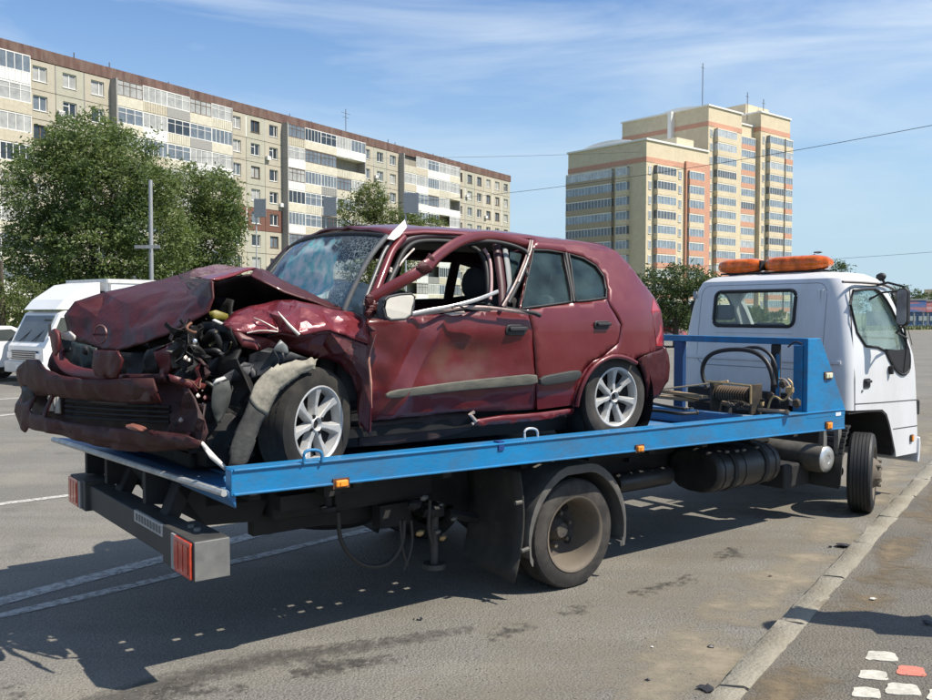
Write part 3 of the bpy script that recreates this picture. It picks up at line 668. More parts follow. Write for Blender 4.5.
for k, (px, hz) in enumerate([(905, 5.5), (930, 4.6), (955, 6), (885, 4.5)]):
    b_ = at(px, 300, 130 + 4 * k); b_.z = 0
    tree(b_, [(0, 0, hz * .75, 3.2, 2.5, hz * .3), (3, 0, hz * .6, 2.6, 2, hz * .3)], .16, 2600, lm[1], .2, ['distant dark tree just left of the truck mirror arm beyond the road', 'distant low tree behind the blue and red hoarding', 'distant tree at the far right edge of the road', 'distant round tree hidden mostly by the truck cab roof'][k], 50 + k)
# low hedge-like scrub under the trees and far belt of trees (nobody could count it)
hv = []; hf = []
for i in range(16000):
    t = R.random(); p = VA + vd * (-26 + 125 * t) + vn * (9 + R.random() * 10 + 18 * t); h = 1.5 + 1.3 * noise.noise(Vector((p.x * .13, p.y * .13, 0))); z = .3 + R.random() ** .6 * max(.4, h)
    a = R.uniform(0, 6.28); s_ = R.uniform(.08, .2) * (1 + t); o = len(hv); hv += [(p.x, p.y, z), (p.x + cos(a) * s_, p.y + sin(a) * s_, z + s_ * .6), (p.x + R.uniform(-.1, .1), p.y, z + s_ * 1.6), (p.x - cos(a) * s_, p.y - sin(a) * s_, z + s_ * .6)]; hf.append((o, o+1, o+2, o+3))
mb = M(); mb.v = hv; mb.f = hf; tag(mb.build('shrubbery', lm[2], fix=False), 'rough green shrubbery filling the ground below the trees along the far side of the road', 'shrubs', kind='stuff')

# ------------------------------------------------------------------ poles, boards, wires
galv = mat('galvanised_grey', (0.30, 0.31, 0.31), .6, metal=.2, var=.1, scale=5, dirt=(.2, .2, .19), damt=.4)
gdark = mat('board_back_grey', (0.16, 0.185, 0.21), .7, var=.1)
b_ = at(151.5, 300, 29); b_.z = .1
rt = root('lamp_pole', tuple(b_), 0, 'plain pale grey pole with a small crossbar sign, in front of the big tree', 'pole')
hp = at(152, 180, 29).z; mb = M(); mb.tube([b_, Vector((b_.x + .02, b_.y, hp))], [.075, .062], 12); mb.build('pole', galv, rt, smooth=40)
zz = at(150, 247, 29).z; mb = M(); mb.box(b_.x - .52, b_.x + .30, b_.y - .03, b_.y + .01, zz - .05, zz + .06); mb.build('sign_board', mat('sign_back_pale', (.22, .23, .23), .6), rt)
mb = M(); mb.box(b_.x - .12, b_.x + .12, b_.y - .12, b_.y - .09, zz - .05, zz + .05); mb.build('clamp', galv, rt)
for k, (px, y0, y1, w, lab) in enumerate([(199, 198, 214, 10, 'grey back of a small roadside board half lost in the tree crown'), (260, 199, 217, 12, 'grey back of a roadside board in front of the brown wall panels'),
                                          (330, 197, 216, 13, 'grey back of a roadside board before the middle balconies, above the windscreen'), (411, 193, 213, 15, 'largest grey back of a roadside board, just above the roof of the red car')]):
    Y = (60, 56, 52, 46)[k]; c0 = at(px - w/2, y0, Y); c1 = at(px + w/2, y1, Y)
    rt = root('roadside_board', (c0.x, Y, 0), 0, lab, 'sign board', 'grey sign boards along the far side')
    mb = M(); mb.box(c0.x, c1.x, Y - .04, Y + .03, c1.z, c0.z); mb.build('board', gdark, rt)
    for zz_ in (c1.z, c0.z - .04): mb = M(); mb.box(c0.x - .02, c1.x + .02, Y + .03, Y + .06, zz_ - .01, zz_ + .05); mb.build('board_rail', galv, rt)
    mb = M(); xm = c0.x + .1; mb.tube([(xm, Y + .12, 0), (xm, Y + .12, c0.z + .1)], .045, 6); mb.build('post', mat('post_pale', (.4, .42, .42), .6), rt)
# street lamp over the light bar
rt = root('street_lamp', (24, 62, 0), 0, 'thin street lamp arm reaching out behind the orange light bar', 'street lamp'); q0 = at(792, 268, 62); q1 = at(815, 254, 62); q2 = at(821, 252, 62)
mb = M(); mb.tube([(q0.x, 62, 0), (q0.x, 62, q0.z), (q0.x + .4, 62, q0.z + .35), tuple(q1)], [.1, .07, .05, .04], 6); mb.build('pole', galv, rt)
mb = M(); mb.blob(((q1.x + q2.x) / 2, 62, q2.z - .02), (.36, .12, .09), 1, 0); mb.build('lamp_head', mat('lamp_head_dark', (.1, .1, .11), .6), rt)
wire = mat('black_cable', (0.03, 0.03, 0.032), .6)
def cable(p, q, sag, r, label):
    pts = [p.lerp(q, t / 24) - Vector((0, 0, sag * 4 * (t / 24) * (1 - t / 24))) for t in range(25)]
    mb = M(); mb.tube(pts, r, 5); o = mb.build('overhead_cable', wire); tag(o, label, 'cable', 'overhead cables')
cable(at(350, 205, 60), at(1150, 82, 26), .7, .011, 'upper overhead cable running from the tower to the top right edge')
cable(at(640, 268, 90), at(1100, 238, 60), .3, .014, 'lower faint overhead cable above the truck cab on the right')
cable(at(-60, 150, 70), at(640, 152, 75), .6, .012, 'faint far cable passing between the two apartment buildings')
# low metal fence along the verge at the left
rt = root('metal_fence', tuple(at(0, 340, 38)), 0, 'low dark metal fence with pale rail on the verge at the left edge', 'fence'); p = VA + vd * -10 + vn * 3.2; p.z = 0
for k in range(14): q = p + vd * (k * 1.6); mb = M(); mb.box(q.x - .04, q.x + .04, q.y - .04, q.y + .04, .1, 1.15); mb.build('post', wire, rt)
for z in (.45, 1.08): mb = M(); q = p + vd * 20.8; mb.tube([p + Vector((0, 0, z)), q + Vector((0, 0, z))], .035, 6); mb.build('rail', mat('fence_rail_pale', (.5, .5, .48), .6), rt)
# hoardings and low shops on the far right
for k, (px0, px1, y0, y1, c, lab) in enumerate([(903, 926, 300, 312, (.10, .17, .38), 'blue hoarding with a red smear of print beyond the road on the right'), (926.6, 946, 301, 312, (.50, .16, .17), 'red hoarding next to the blue one at the right edge')]):
    Y = 104 + k * .5; c0 = at(px0, y0, Y); c1 = at(px1, y1, Y); rt = root('hoarding', (c0.x, Y, 0), 0, lab, 'billboard')
    mb = M(); mb.box(c0.x, c1.x, Y, Y + .25, c1.z, c0.z); mb.build('panel', mat('hoarding_%d' % k, c, .6, var=.15, scale=.7, tint2=(.45, .2, .22) if k == 0 else (.55, .35, .35), tscale=.5, stretch=(.3, 1, 3), tlo=.5, thi=.56), rt)
    mb = M(); mb.box(c0.x - .1, c1.x + .1, Y - .06, Y - .01, c0.z - .02, c0.z + .14); mb.build('top_trim', galv, rt)
    for t in (.1, .5, .9): mb = M(); xx = c0.x + (c1.x - c0.x) * t; mb.tube([(xx, Y + .1, 0), (xx, Y + .1, c1.z)], .09, 6); mb.build('post', galv, rt)
Y = 108; c0 = at(896, 312, Y); c1 = at(975, 324, Y)
rt = root('shop_building', (c0.x, Y, 0), 0, 'low blue shop front with pale windows under the hoardings on the far right', 'building')
mb = M(); mb.box(c0.x, c1.x, Y + 1, Y + 8, 0, c0.z); mb.build('wall', mat('shop_blue', (.10, .16, .30), .7, var=.1), rt)
for k in range(7): mb = M(); xx = c0.x + .5 + k * (c1.x - c0.x) / 7; mb.box(xx, xx + 1.0, Y + .9, Y + 1.02, .8, c0.z - .5); mb.build('window', mat('shop_window_pale', (.35, .4, .42), .2), rt)
mb = M(); mb.box(c0.x - .2, c1.x, Y + .8, Y + 8.2, c0.z, c0.z + .15); mb.build('roof', galv, rt)
for k, (px, w, h, lab, c) in enumerate([(893, 9, 5.2, 'pale distant office block low on the horizon just right of the cab', (.5, .48, .44)), (948, 30, 7, 'distant beige block beyond the right edge of the road', (.5, .45, .38))]):
    b_ = at(px, 300, 190); rt = root('distant_building', (b_.x, 190, 0), 0, lab, 'building'); mb = M(); mb.box(b_.x, b_.x + w, 190, 200, 0, h); mb.build('wall', mat('far_wall_%d' % k, c, .9), rt)
    for a in range(int(w / 2.2)):
        for f in range(int(h / 2.6)): mb = M(); mb.box(b_.x + .6 + a * 2.2, b_.x + 1.7 + a * 2.2, 189.9, 190.05, .9 + f * 2.5, 2.1 + f * 2.5); mb.build('window', panes[0], rt)

# ------------------------------------------------------------------ vehicles beyond: box van, white car, red car
white = mat('white_paint', (0.78, 0.78, 0.76), .35, var=.04, coat=.5, dirt=(.5, .47, .4), damt=.35, dscale=1.5)
wheel_rub = mat('tyre_rubber', (0.028, 0.027, 0.026), .85, var=.25, scale=14, dirt=(.11, .10, .085), damt=.5, dscale=6)
steel = mat('wheel_steel', (.33, .33, .33), .4, metal=.6)
blackp = mat('black_plastic', (0.022, 0.022, 0.024), .55, var=.2); darkglass = glass('car_glass_dark', (.45, .5, .5), .12)
def simple_wheel(x, y, z, r, w, side, parent):
    mb = M(); mb.lathe([(-w/2, r*.62), (-w/2, r*.94), (-w*.38, r), (w*.38, r), (w/2, r*.94), (w/2, r*.62)], (x, y, z), (0, 1, 0), 24); mb.build('wheel', wheel_rub, parent, smooth=40)
    mb = M(); mb.lathe([(0, .001), (0, r*.2), (.02, r*.3), (-.01, r*.56), (.03, r*.63)], (x, y + side * w * .42, z), (0, side, 0), 20); o = mb.build('rim', steel, parent, smooth=40)
vh = Vector((-.61, -.79, 0)).normalized(); vc = ground(44, 387); vrot = atan2(vh.y, vh.x)
# frame: x forward, y to the left of the van (visible side is its left), origin at the front left bottom corner
van = root('box_van', (0, 0, 0), vrot, 'white box van with sloping roof fairing, parked across the road behind the wrecked car', 'van', None, vc)
W_ = 1.72; cabh = 1.80; BL = 5.6
mb = M(); prof = [(0, .32), (.02, .95), (-.05, 1.02), (-.42, cabh - .06), (-.55, cabh), (-1.55, cabh), (-1.55, .32)]
mb.prism(prof, 1, -W_, 0); cabo = mb.build('cab', white, van, bevel=.025, seg=2); mb = M(); mb.box(-1.615, -1.555, -W_ + .05, -.05, .45, 2.3); mb.build('cab_gap', blackp, van)
mb = M(); mb.hexa([(-.10, -W_ + .12, 1.08), (-.10, -.12, 1.08), (-.06, -.12, 1.06), (-.06, -W_ + .12, 1.06)], [(-.41, -W_ + .16, cabh - .13), (-.41, -.16, cabh - .13), (-.37, -.16, cabh - .11), (-.37, -W_ + .16, cabh - .11)]); mb.build('windscreen', mat('van_glass', (.06, .07, .065), .08, var=.5, scale=1.2, spec=.8), van)
mb = M(); mb.prism([(-.2, 1.1), (-.44, cabh - .16), (-1.15, cabh - .16), (-1.15, 1.1)], 1, -.01, .012); mb.build('side_window', MATS['van_glass'], van)
mb = M(); mb.box(.0, .05, -W_ + .22, -.22, .62, .84); mb.build('grille', blackp, van)
for k in range(4): mb = M(); mb.box(.045, .062, -W_ + .24, -.24, .645 + k*.05, .665 + k*.05); mb.build('grille_bar', steel, van)
mb = M(); mb.box(-.05, .11, -W_ - .02, .02, .30, .58); mb.build('bumper', mat('van_bumper', (.55, .55, .54), .5, var=.1), van, bevel=.03)
mb = M(); mb.box(.11, .12, -W_/2 - .26, -W_/2 + .26, .38, .49); mb.build('number_plate', mat('plate_white', (.7, .7, .68), .5), van)
for s_ in (-W_ + .16, -.16): mb = M(); mb.box(.02, .06, s_ - .13, s_ + .13, .64, .80); mb.build('headlight', mat('lens_clear', (.5, .52, .55), .1, metal=.4), van, bevel=.02)
mb = M(); mb.hexa([(-.1, .06, 1.2), (-.04, .2, 1.2), (-.1, .2, 1.2), (-.16, .06, 1.2)], [(-.1, .06, 1.5), (-.04, .2, 1.5), (-.1, .2, 1.5), (-.16, .06, 1.5)]); mb.build('mirror', blackp, van)
for y in (-.6, -1.2): mb = M(); mb.tube([(-.02, y, 1.06), (-.22, y + .3, 1.36)], .012, 4); mb.build('wiper', blackp, van)
mb = M(); mb.prism([(-.36, cabh + .03), (-.58, cabh + .28), (-1.15, cabh + .66), (-1.5, cabh + .72), (-1.5, cabh + .03)], 1, -W_ + .06, -.06); mb.build('roof_fairing', white, van, bevel=.02, seg=2)
mb = M(); mb.box(-1.62 - BL, -1.62, -W_ - .12, .12, .75, 2.56); mb.build('cargo_box', mat('box_white', (.8, .8, .79), .5, var=.03), van, bevel=.01)
for k in range(5): mb = M(); xx = -1.62 - k * (BL - .06) / 4; mb.box(xx - .06, xx, .12, .14, .75, 2.56); mb.build('box_rib', galv, van)
mb = M(); mb.box(-1.65 - BL, -1.59, .10, .145, 2.5, 2.6); mb.box(-1.60, -1.57, -W_ - .12, .12, 2.5, 2.6); mb.build('box_edge', mat('box_trim', (.6, .6, .58), .5), van)
mb = M(); mb.box(-1.6 - BL, -1.0, -W_ + .3, -.3, .5, .75); mb.build('chassis', blackp, van)
mb = M(); mb.prism([(-.45, .75), (-.4, .42), (-1.25, .42), (-1.2, .75), (-1.0, .86), (-.65, .86)], 1, -.02, .008); mb.build('wheel_arch', blackp, van)
for x in (-.82, -5.2):
    for y, s_ in ((-.14, 1), (-W_ + .14, -1)): simple_wheel(x, y, .33, .33, .2, s_, van)
mb = M(); mb.box(-.5, -.3, -.5, -.2, 1.0, 1.6); mb.build('seat', blackp, van)

def small_car(name, org, rot, paintm, label, cat='car', group=None, parts=True):
    rt = root(name, (0, 0, 0), rot, label, cat, group, org)
    prof = [(2.1, .35), (2.12, .62), (2.0, .78), (1.15, .93), (.45, 1.38), (-.9, 1.42), (-1.75, 1.05), (-2.05, .98), (-2.1, .4)]
    mb = M(); vs = []
    for y, k in ((-.84, .9), (-.8, 1.0), (.8, 1.0), (.84, .9)):
        for (x, z) in prof: vs.append((x * (1 if k == 1 else .985), y * (1 - .16 * max(0, z - .9) / .5), z * (1 if k == 1 else .985)))
    n_ = len(prof); fs = [(i*n_ + j, i*n_ + (j+1) % n_, (i+1)*n_ + (j+1) % n_, (i+1)*n_ + j) for i in range(3) for j in range(n_)] + [tuple(range(n_))[::-1], tuple(range(3*n_, 4*n_))]
    mb.add(vs, fs); mb.build('body', paintm, rt, bevel=.05, seg=3, smooth=40)
    gm = MATS['van_glass']
    for s_ in (-1, 1): mb = M(); mb.prism([(.95, .98), (.42, 1.3), (-.85, 1.34), (-1.4, 1.02)], 1, s_ * .76, s_ * .80); mb.build('side_window', gm, rt)
    mb = M(); mb.hexa([(1.08, -.66, .985), (1.08, .66, .985), (1.0, .66, .95), (1.0, -.66, .95)], [(.50, -.6, 1.37), (.50, .6, 1.37), (.44, .6, 1.34), (.44, -.6, 1.34)]); mb.build('windscreen', gm, rt)
    mb = M(); mb.hexa([(-1.7, -.6, 1.1), (-1.7, .6, 1.1), (-1.62, .6, 1.08), (-1.62, -.6, 1.08)], [(-1.0, -.56, 1.41), (-1.0, .56, 1.41), (-.95, .56, 1.37), (-.95, -.56, 1.37)]); mb.build('rear_window', gm, rt)
    for s_ in (-1, 1):
        mb = M(); mb.box(2.02, 2.13, s_*.62 - .15, s_*.62 + .15, .6, .75); mb.build('headlight', MATS['lens_clear'], rt, bevel=.02)
        mb = M(); mb.box(-2.12, -2.03, s_*.64 - .13, s_*.64 + .13, .72, .92); mb.build('tail_light', mat('red_lens', (.45, .02, .02), .2), rt, bevel=.02)
    mb = M(); mb.box(2.1, 2.15, -.5, .5, .42, .56); mb.build('grille', blackp, rt)
    for x in (1.3, -1.3):
        for s_ in (-1, 1): simple_wheel(x, s_ * .74, .3, .3, .19, s_, rt)
    return rt
p = ground(-14, 384); small_car('parked_car', Vector((p.x - .9, p.y + .6, 0)), vrot, white, 'white car only just showing at the left edge beside the box van', 'car')
p = at(655, 350, 46); small_car('passing_car', Vector((p.x, p.y, 0)), atan2(.79, .61), mat('red_car_paint', (.32, .03, .03), .3, coat=.8), 'small bright red car far off, glimpsed just left of the truck cab', 'car')

# ------------------------------------------------------------------ tow truck; frame: s forward, l to its left (away from the camera), z up, origin under the near rear wheel
truck = troot('tow_truck', 0, 0, 0, 'white cab tow truck with blue tilting platform and orange light bar, carrying the wrecked car', 'tow truck')
blue = mat('platform_blue', (0.003, 0.172, 0.39), .42, var=.12, scale=3, coat=.2, bump=.08, bscale=25, dirt=(.05, .09, .14), damt=.75, dscale=5, stretch=(1, 2, 2))
blue2 = mat('deck_blue_worn', (0.03, 0.15, 0.34), .5, var=.2, scale=5, bump=.2, bscale=30, dirt=(.17, .20, .23), damt=.9, dscale=3.5)
cabw = mat('cab_white', (0.64, 0.65, 0.665), .36, var=.03, scale=3, coat=.35, dirt=(.42, .41, .37), damt=.5, dscale=2.2, stretch=(1, 1, .35))
black = mat('chassis_black', (0.012, 0.012, 0.013), .75, var=.3, scale=8, dirt=(.04, .037, .033), damt=.5, dscale=5)
rubber = mat('rubber_black', (0.015, 0.015, 0.016), .6, var=.2); dustrub = mat('tyre_dusty', (0.022, 0.020, 0.019), .88, var=.2, scale=10, dirt=(.12, .105, .088), damt=.65, dscale=3.5)
rimd = mat('rim_dusty_beige', (0.16, 0.132, 0.10), .75, metal=.1, var=.35, scale=6, dirt=(.07, .055, .042), damt=.9, dscale=6)
alum = mat('aluminium_scuffed', (0.17, 0.17, 0.163), .55, metal=.3, var=.25, scale=12, dirt=(.2, .19, .17), damt=.6, dscale=6)
amber = mat('amber_lens', (0.9, 0.30, 0.03), .18, var=.1, coat=.6, trans=.0); redl = mat('red_reflector', (0.50, 0.055, 0.025), .22, var=.3, scale=20, coat=.5)
greyfend = mat('fender_grey_plastic', (0.085, 0.082, 0.076), .75, var=.2, scale=8, dirt=(.17, .155, .13), damt=.6, dscale=4)
def rt_(s): return 1.001 - .0127 * s                 # top of the side rail
def rb_(s): return .907 - .0204 * (s + 2.345)        # bottom of the side rail
def fl_(s): return .872 - .0177 * s                  # deck floor
LN, LF, SR, SF = -.15, 2.13, -2.35, 2.93
def rail(l0, l1, name='side_rail'):
    mb = M(); n = 10
    prof = []
    for i in range(n + 1):
        s = SR + (SF - SR) * i / n; o = len(mb.v)
        mb.v += [(s, l0, rb_(s)), (s, l1, rb_(s)), (s, l1, rt_(s)), (s, l0, rt_(s))]
        if i: mb.f += [(o-4+k, o-4+(k+1) % 4, o+(k+1) % 4, o+k) for k in range(4)]
    mb.f += [(0, 1, 2, 3), tuple(range(len(mb.v) - 4, len(mb.v)))[::-1]]
    return mb.build(name, blue, truck, bevel=.006)
rn = rail(LN, LN + .07); rail(LF - .07, LF)
# flanges along the top and bottom edge
for (z0, z1, f) in ((-.012, 0, rt_), (0, .012, rb_)):
    mb = M(); mb.hexa([(SR+.01, LN-.01, f(SR)+z0+.003), (SF-.01, LN-.01, f(SF)+z0+.003), (SF-.01, LN+.1, f(SF)+z0+.003), (SR+.01, LN+.1, f(SR)+z0+.003)], [(SR+.01, LN-.01, f(SR)+z1+.003), (SF-.01, LN-.01, f(SF)+z1+.003), (SF-.01, LN+.1, f(SF)+z1+.003), (SR+.01, LN+.1, f(SR)+z1+.003)]); mb.build('rail_flange', blue, truck, bevel=.004)
# deck floor: two track plates with a row of punched holes, and a middle plate
def deckplate(l0, l1, holes):
    mb = M(); hs = []
    if holes:
        for k in range(36):
            s = -2.2 + k * .122
            for l in (l0 + .20, l0 + .335):
                hs.append([(s - .02, l - .016), (s + .02, l - .016), (s + .02, l + .016), (s - .02, l + .016)])
    cdt(mb, [(SR + .0, l0), (SF - .45, l0), (SF - .45, l1), (SR, l1)], hs, lambda a, b: (a, b, fl_(a)), .2)
    mb.build('deck_plate', blue2, truck, solid=.006)
deckplate(LN + .072, .62, True); deckplate(.625, 1.355, False); deckplate(1.36, LF - .072, True)
for k in range(17):
    s = -2.15 + k * .27
    for (a, b) in ((LN + .08, .6), (1.38, LF - .08)): mb = M(); mb.box(s - .012, s + .012, a, b, fl_(s) + .001, fl_(s) + .014); mb.build('deck_cleat', blue2, truck)
# cross members and beams below the deck
for k in range(9): s = -2.1 + k * .6; mb = M(); mb.box(s - .03, s + .03, LN + .30, LF - .08, fl_(s) - .1, fl_(s) - .008); mb.build('cross_member', black, truck)
for l in (.55, 1.35): mb = M(); mb.hexa([(SR+.15, l, .72), (SF, l, .62), (SF, l+.1, .62), (SR+.15, l+.1, .72)], [(SR+.15, l, .81), (SF, l, .72), (SF, l+.1, .72), (SR+.15, l+.1, .81)]); mb.build('subframe_beam', black, truck)
for l in (.62, 1.3): mb = M(); mb.box(-1.9, 4.2, l, l + .075, .50, .70); mb.build('chassis_rail', black, truck)
# tail lip, bevelled down towards the near corner
lipz = fl_(SR)
mb = M(); pt = [(-2.56, LF), (-2.355, LN), (SR + .02, LN), (SR + .02, LF)]
mb.hexa([(-2.57, LF, .925), (-2.36, LN + .01, .902), (SR+.03, LN + .01, .845), (SR+.03, LF, .845)], [(-2.585, LF, .948), (-2.372, LN + .01, .945), (SR+.03, LN + .01, lipz + .002), (SR+.03, LF, lipz + .002)])
mb.build('tail_lip', blue2, truck, bevel=.008)
mb = M(); mb.tube([(-2.592, LF, .936), (-2.378, LN + .012, .926)], .017, 8); mb.build('lip_edge', mat('bare_steel_edge', (.42, .43, .42), .45, metal=.4, var=.3, scale=20), truck, smooth=40)
mb = M(); mb.prism([(-2.35, .84), (-2.2, .62), (-1.9, .60), (-1.8, .80), (-2.3, .86)], 1, .55, 1.5); mb.build('tail_box', black, truck)
for l in (.72, 1.42, 1.85): mb = M(); mb.prism([(-2.46, .74), (-2.46, .92), (-2.2, .84), (-2.2, .70)], 1, l, l + .05); mb.build('tail_bracket', black, truck)
# rear bumper: channel with a lamp block at each end
mb = M(); mb.box(-2.50, -2.36, .26, 1.70, .555, .70); mb.build('bumper_beam', mat('bumper_dark', (.03, .03, .03), .6, dirt=(.1, .095, .08), damt=.5, dscale=4), truck, bevel=.008)
for l0, l1 in ((-.15, .26), (1.64, 1.98)):
    mb = M(); mb.box(-2.53, -2.36, l0, l1, .545, .727); o = mb.build('bumper_block', MATS['bumper_dark'], truck, bevel=.006)
    a, b = (l0 + .008, l0 + .21) if l0 < 1 else (l1 - .22, l1 - .01)
    mb = M(); mb.box(-2.545, -2.531, a, b, .553, .719); q = mb.build('tail_lamp', redl, o, bevel=.004)
    mb = M(); mb.box(-2.541, -2.531, b + .002, b + .05, .553, .719) if l0 < 1 else mb.box(-2.541, -2.531, a - .05, a - .002, .553, .719); mb.build('lamp_border', mat('lamp_border_grey', (.26, .255, .25), .5), o)
    for k in range(3): mb = M(); mb.box(-2.549, -2.5455, a + .02 + k*.062, a + .07 + k*.062, .575, .70); mb.build('lens_rib', redl, o)
mb = M(); mb.box(-2.528, -2.362, -.158, -.1505, .547, .725); mb.build('bumper_end_plate', alum, truck, bevel=.003)
mb = M(); mb.box(-2.515, -2.501, .30, .74, .655, .715); o = mb.build('marker_strip', mat('strip_pale', (.34, .34, .33), .6, var=.2, scale=30), truck)
for k in range(9): mb = M(); mb.box(-2.518, -2.5155, .33 + k*.044, .355 + k*.044, .667, .703); mb.build('strip_mark', mat('strip_mark_dark', (.12, .12, .12), .6), o)
for l in (.55, 1.35): mb = M(); mb.hexa([(-2.45, l, .60), (-2.38, l, .60), (-2.38, l + .12, .60), (-2.45, l + .12, .60)], [(-2.34, l, .86), (-2.24, l, .86), (-2.24, l + .12, .86), (-2.34, l + .12, .86)]); mb.build('bumper_bracket', black, truck, bevel=.01)
for l in (.04, .12): mb = M(); mb.lathe([(0, .016), (.012, .016), (.012, .001)], (-2.44, l, .728), (0, 0, 1), 10); mb.build('bumper_bolt', alum, truck)
# marker lamps and tie points on the near rail
def lamp(px, py, w, h, m=amber, name='marker_lamp', l=LN):
    s, _, z = L(px, py, l); mb = M(); mb.box(s - w, s + w, l - .024, l - .001, z - h, z + h); o = mb.build(name, m, truck, bevel=.008)
    mb = M(); mb.box(s - w - .012, s + w + .012, l - .010, l - .0005, z - h - .008, z + h + .008); mb.build('lamp_base', mat('lamp_base_brown', (.10, .04, .02), .6), o)
    mb = M(); mb.box(s - w * .4, s + w * .4, l - .029, l - .024, z - h * .6, z + h * .6); mb.build('lens_ridge', m, o)
lamp(340.5, 483, .034, .017); lamp(639, 448.5, .028, .018); lamp(828, 425.5, .034, .026); lamp(827.5, 375.5, .045, .022, mat('lens_pale_yellow', (.62, .60, .42), .3))
s, _, z = L(838, 414, LN); mb = M(); mb.box(s - .04, s + .04, LN - .004, LN - .001, z - .014, z + .014); mb.build('sticker', mat('sticker_pale', (.6, .66, .72), .5), truck)
def dring(px0, px1, yt, yb, m, l=LN + .085):
    a = L(px0, yb, l); b = L(px0, yt, l); c = L(px1, yt, l); d_ = L(px1, yb, l)
    mb = M(); mb.tube(smoothpoly([a, b, c, d_], 2, False), .008, 8); mb.build('tie_ring', m, truck, smooth=50)
dring(524.5, 537.5, 428.5, 438, mat('bright_steel', (.55, .55, .54), .35, metal=.5)); dring(304, 322, 450, 462, blue, LN - .015)
s, _, z = L(500.7, 445, LN); mb = M(); mb.box(s - .02, s + .02, LN - .008, LN + .04, z - .03, rt_(s) + .012); mb.build('stake_pocket', mat('pocket_dark_blue', (.01, .045, .18), .5), truck)
# headboard
HT = 1.552; hb = mat('headboard_blue', (0.003, 0.17, 0.39), .4, var=.08, coat=.3)
mb = M(); mb.prism([(2.37, rt_(2.4) - .05), (2.37, HT - .0), (2.55, HT), (2.93, rt_(2.93) + .004), (2.93, rt_(2.93) - .05)], 1, LN - .002, LN + .04); mb.build('headboard_gusset', blue, truck, bevel=.006)
mb = M(); mb.prism([(2.37, rt_(2.4) - .05), (2.37, HT - .0), (2.55, HT), (2.93, rt_(2.93)), (2.93, rt_(2.93) - .05)], 1, LF - .04, LF); mb.build('headboard_gusset', blue, truck, bevel=.006)
mb = M(); mb.box(2.40, 2.47, LN + .041, LF - .041, HT - .055, HT); mb.build('headboard_bar', blue, truck, bevel=.006)
mb = M(); mb.box(2.362, 2.40, LN + .042, LN + .12, fl_(2.4), HT - .056); mb.build('headboard_post', blue, truck, bevel=.004)
for (px0, px1) in ((676, 685), (773, 780)):
    a = S(px0, 350, 2.44)[1]; b = S(px1, 350, 2.44)[1]; mb = M(); mb.box(2.41, 2.46, b, a, fl_(2.4), HT - .056); mb.build('headboard_post', mat('post_dark_blue', (.012, .05, .15), .5) if px0 < 700 else black, truck, bevel=.004)
mb = M(); a = S(779, 360, 2.40)[1]; mb.tube([(2.385, a, 1.08), (2.385, a, 1.42)], .016, 8); mb.build('hydraulic_rod', blue, truck, smooth=40)
# winch, hoses and gear on the front of the deck
def SP(px, py, s): return Vector(S(px, py, s))
winch = bpy.data.objects.new('winch', None)
wc = SP(735, 390, 2.05); w0 = M(); w0.lathe([(-.17, .03), (-.17, .075), (-.155, .075), (-.155, .05), (.155, .05), (.155, .075), (.17, .075), (.17, .03)], (2.05, wc.y, wc.z - .03), (0, 1, 0), 20)
wo_ = w0.build('winch_drum', mat('winch_dark', (.05, .045, .04), .5, metal=.5, dirt=(.14, .10, .06), damt=.8, dscale=8), truck, smooth=40)
mb = M()
for k in range(12): mb.tube([(2.05 + .056*cos(t*.52), wc.y - .13 + k*.0235 + .02*t/12, wc.z - .03 + .056*sin(t*.52)) for t in range(13)], .008, 5)
mb.build('winch_cable', mat('cable_rusty', (.16, .11, .07), .6, metal=.3), wo_, smooth=60)
for l in (-.19, .18): mb = M(); mb.box(1.98, 2.12, wc.y + l - .012, wc.y + l + .012, fl_(2) + .002, wc.z + .06); mb.build('winch_plate', MATS['winch_dark'], wo_, bevel=.006)
brass = mat('brass_dull', (.42, .30, .15), .5, metal=.4, var=.3, scale=15)
mb = M(); mb.tube([(1.97, wc.y - .2, wc.z + .05), (1.97, wc.y + .2, wc.z + .06)], .011, 6); mb.tube([(1.97, wc.y - .2, wc.z + .05), (1.97, wc.y - .2, wc.z - .09)], .011, 6); mb.build('winch_bar', brass, wo_)
mb = M(); mb.tube([SP(662, 389, 2.0), SP(690, 386, 2.0), SP(728, 381, 2.0)], .009, 6); mb.build('winch_rope', mat('rope_tan', (.45, .34, .22), .8), wo_)
mb = M(); mb.box(2.24, 2.35, wc.y - .30, wc.y - .22, fl_(2.2), fl_(2.2) + .10); mb.build('hydraulic_block', black, truck, bevel=.02)
mb = M(); mb.box(2.22, 2.36, wc.y + .24, wc.y + .55, fl_(2.2), fl_(2.2) + .16); mb.build('hydraulic_block', black, truck, bevel=.02)
hose = mat('hose_black', (.022, .021, .02), .45)
def hosep(pxs, s, r, label=None, m=hose, name='hydraulic_hose'):
    pts = [SP(x, y, s) for x, y in pxs]; mb = M(); mb.tube(smoothpoly([tuple(p) for p in pts], 3, False), r, 8); return mb.build(name, m, truck, smooth=60, label=label)
hosep([(707, 388), (701, 372), (706, 357), (720, 350), (745, 349), (760, 354), (770, 366), (774, 385)], 2.2, .019)
hosep([(742, 349), (752, 347), (762, 348), (772, 356), (777, 370), (776, 388)], 2.3, .014); hosep([(700, 400), (720, 398), (740, 403), (764, 400)], 2.1, .013)
hosep([(779, 379), (786, 380), (791, 390), (787, 398), (793, 402)], 2.15, .010, m=mat('hose_grey', (.2, .18, .16), .6)); hosep([(788, 347), (795, 341), (802, 344)], 2.3, .007)
hosep([(768, 408), (771, 398), (776, 396), (783, 402), (790, 394), (793, 384), (788, 379)], 2.05, .008, m=brass)
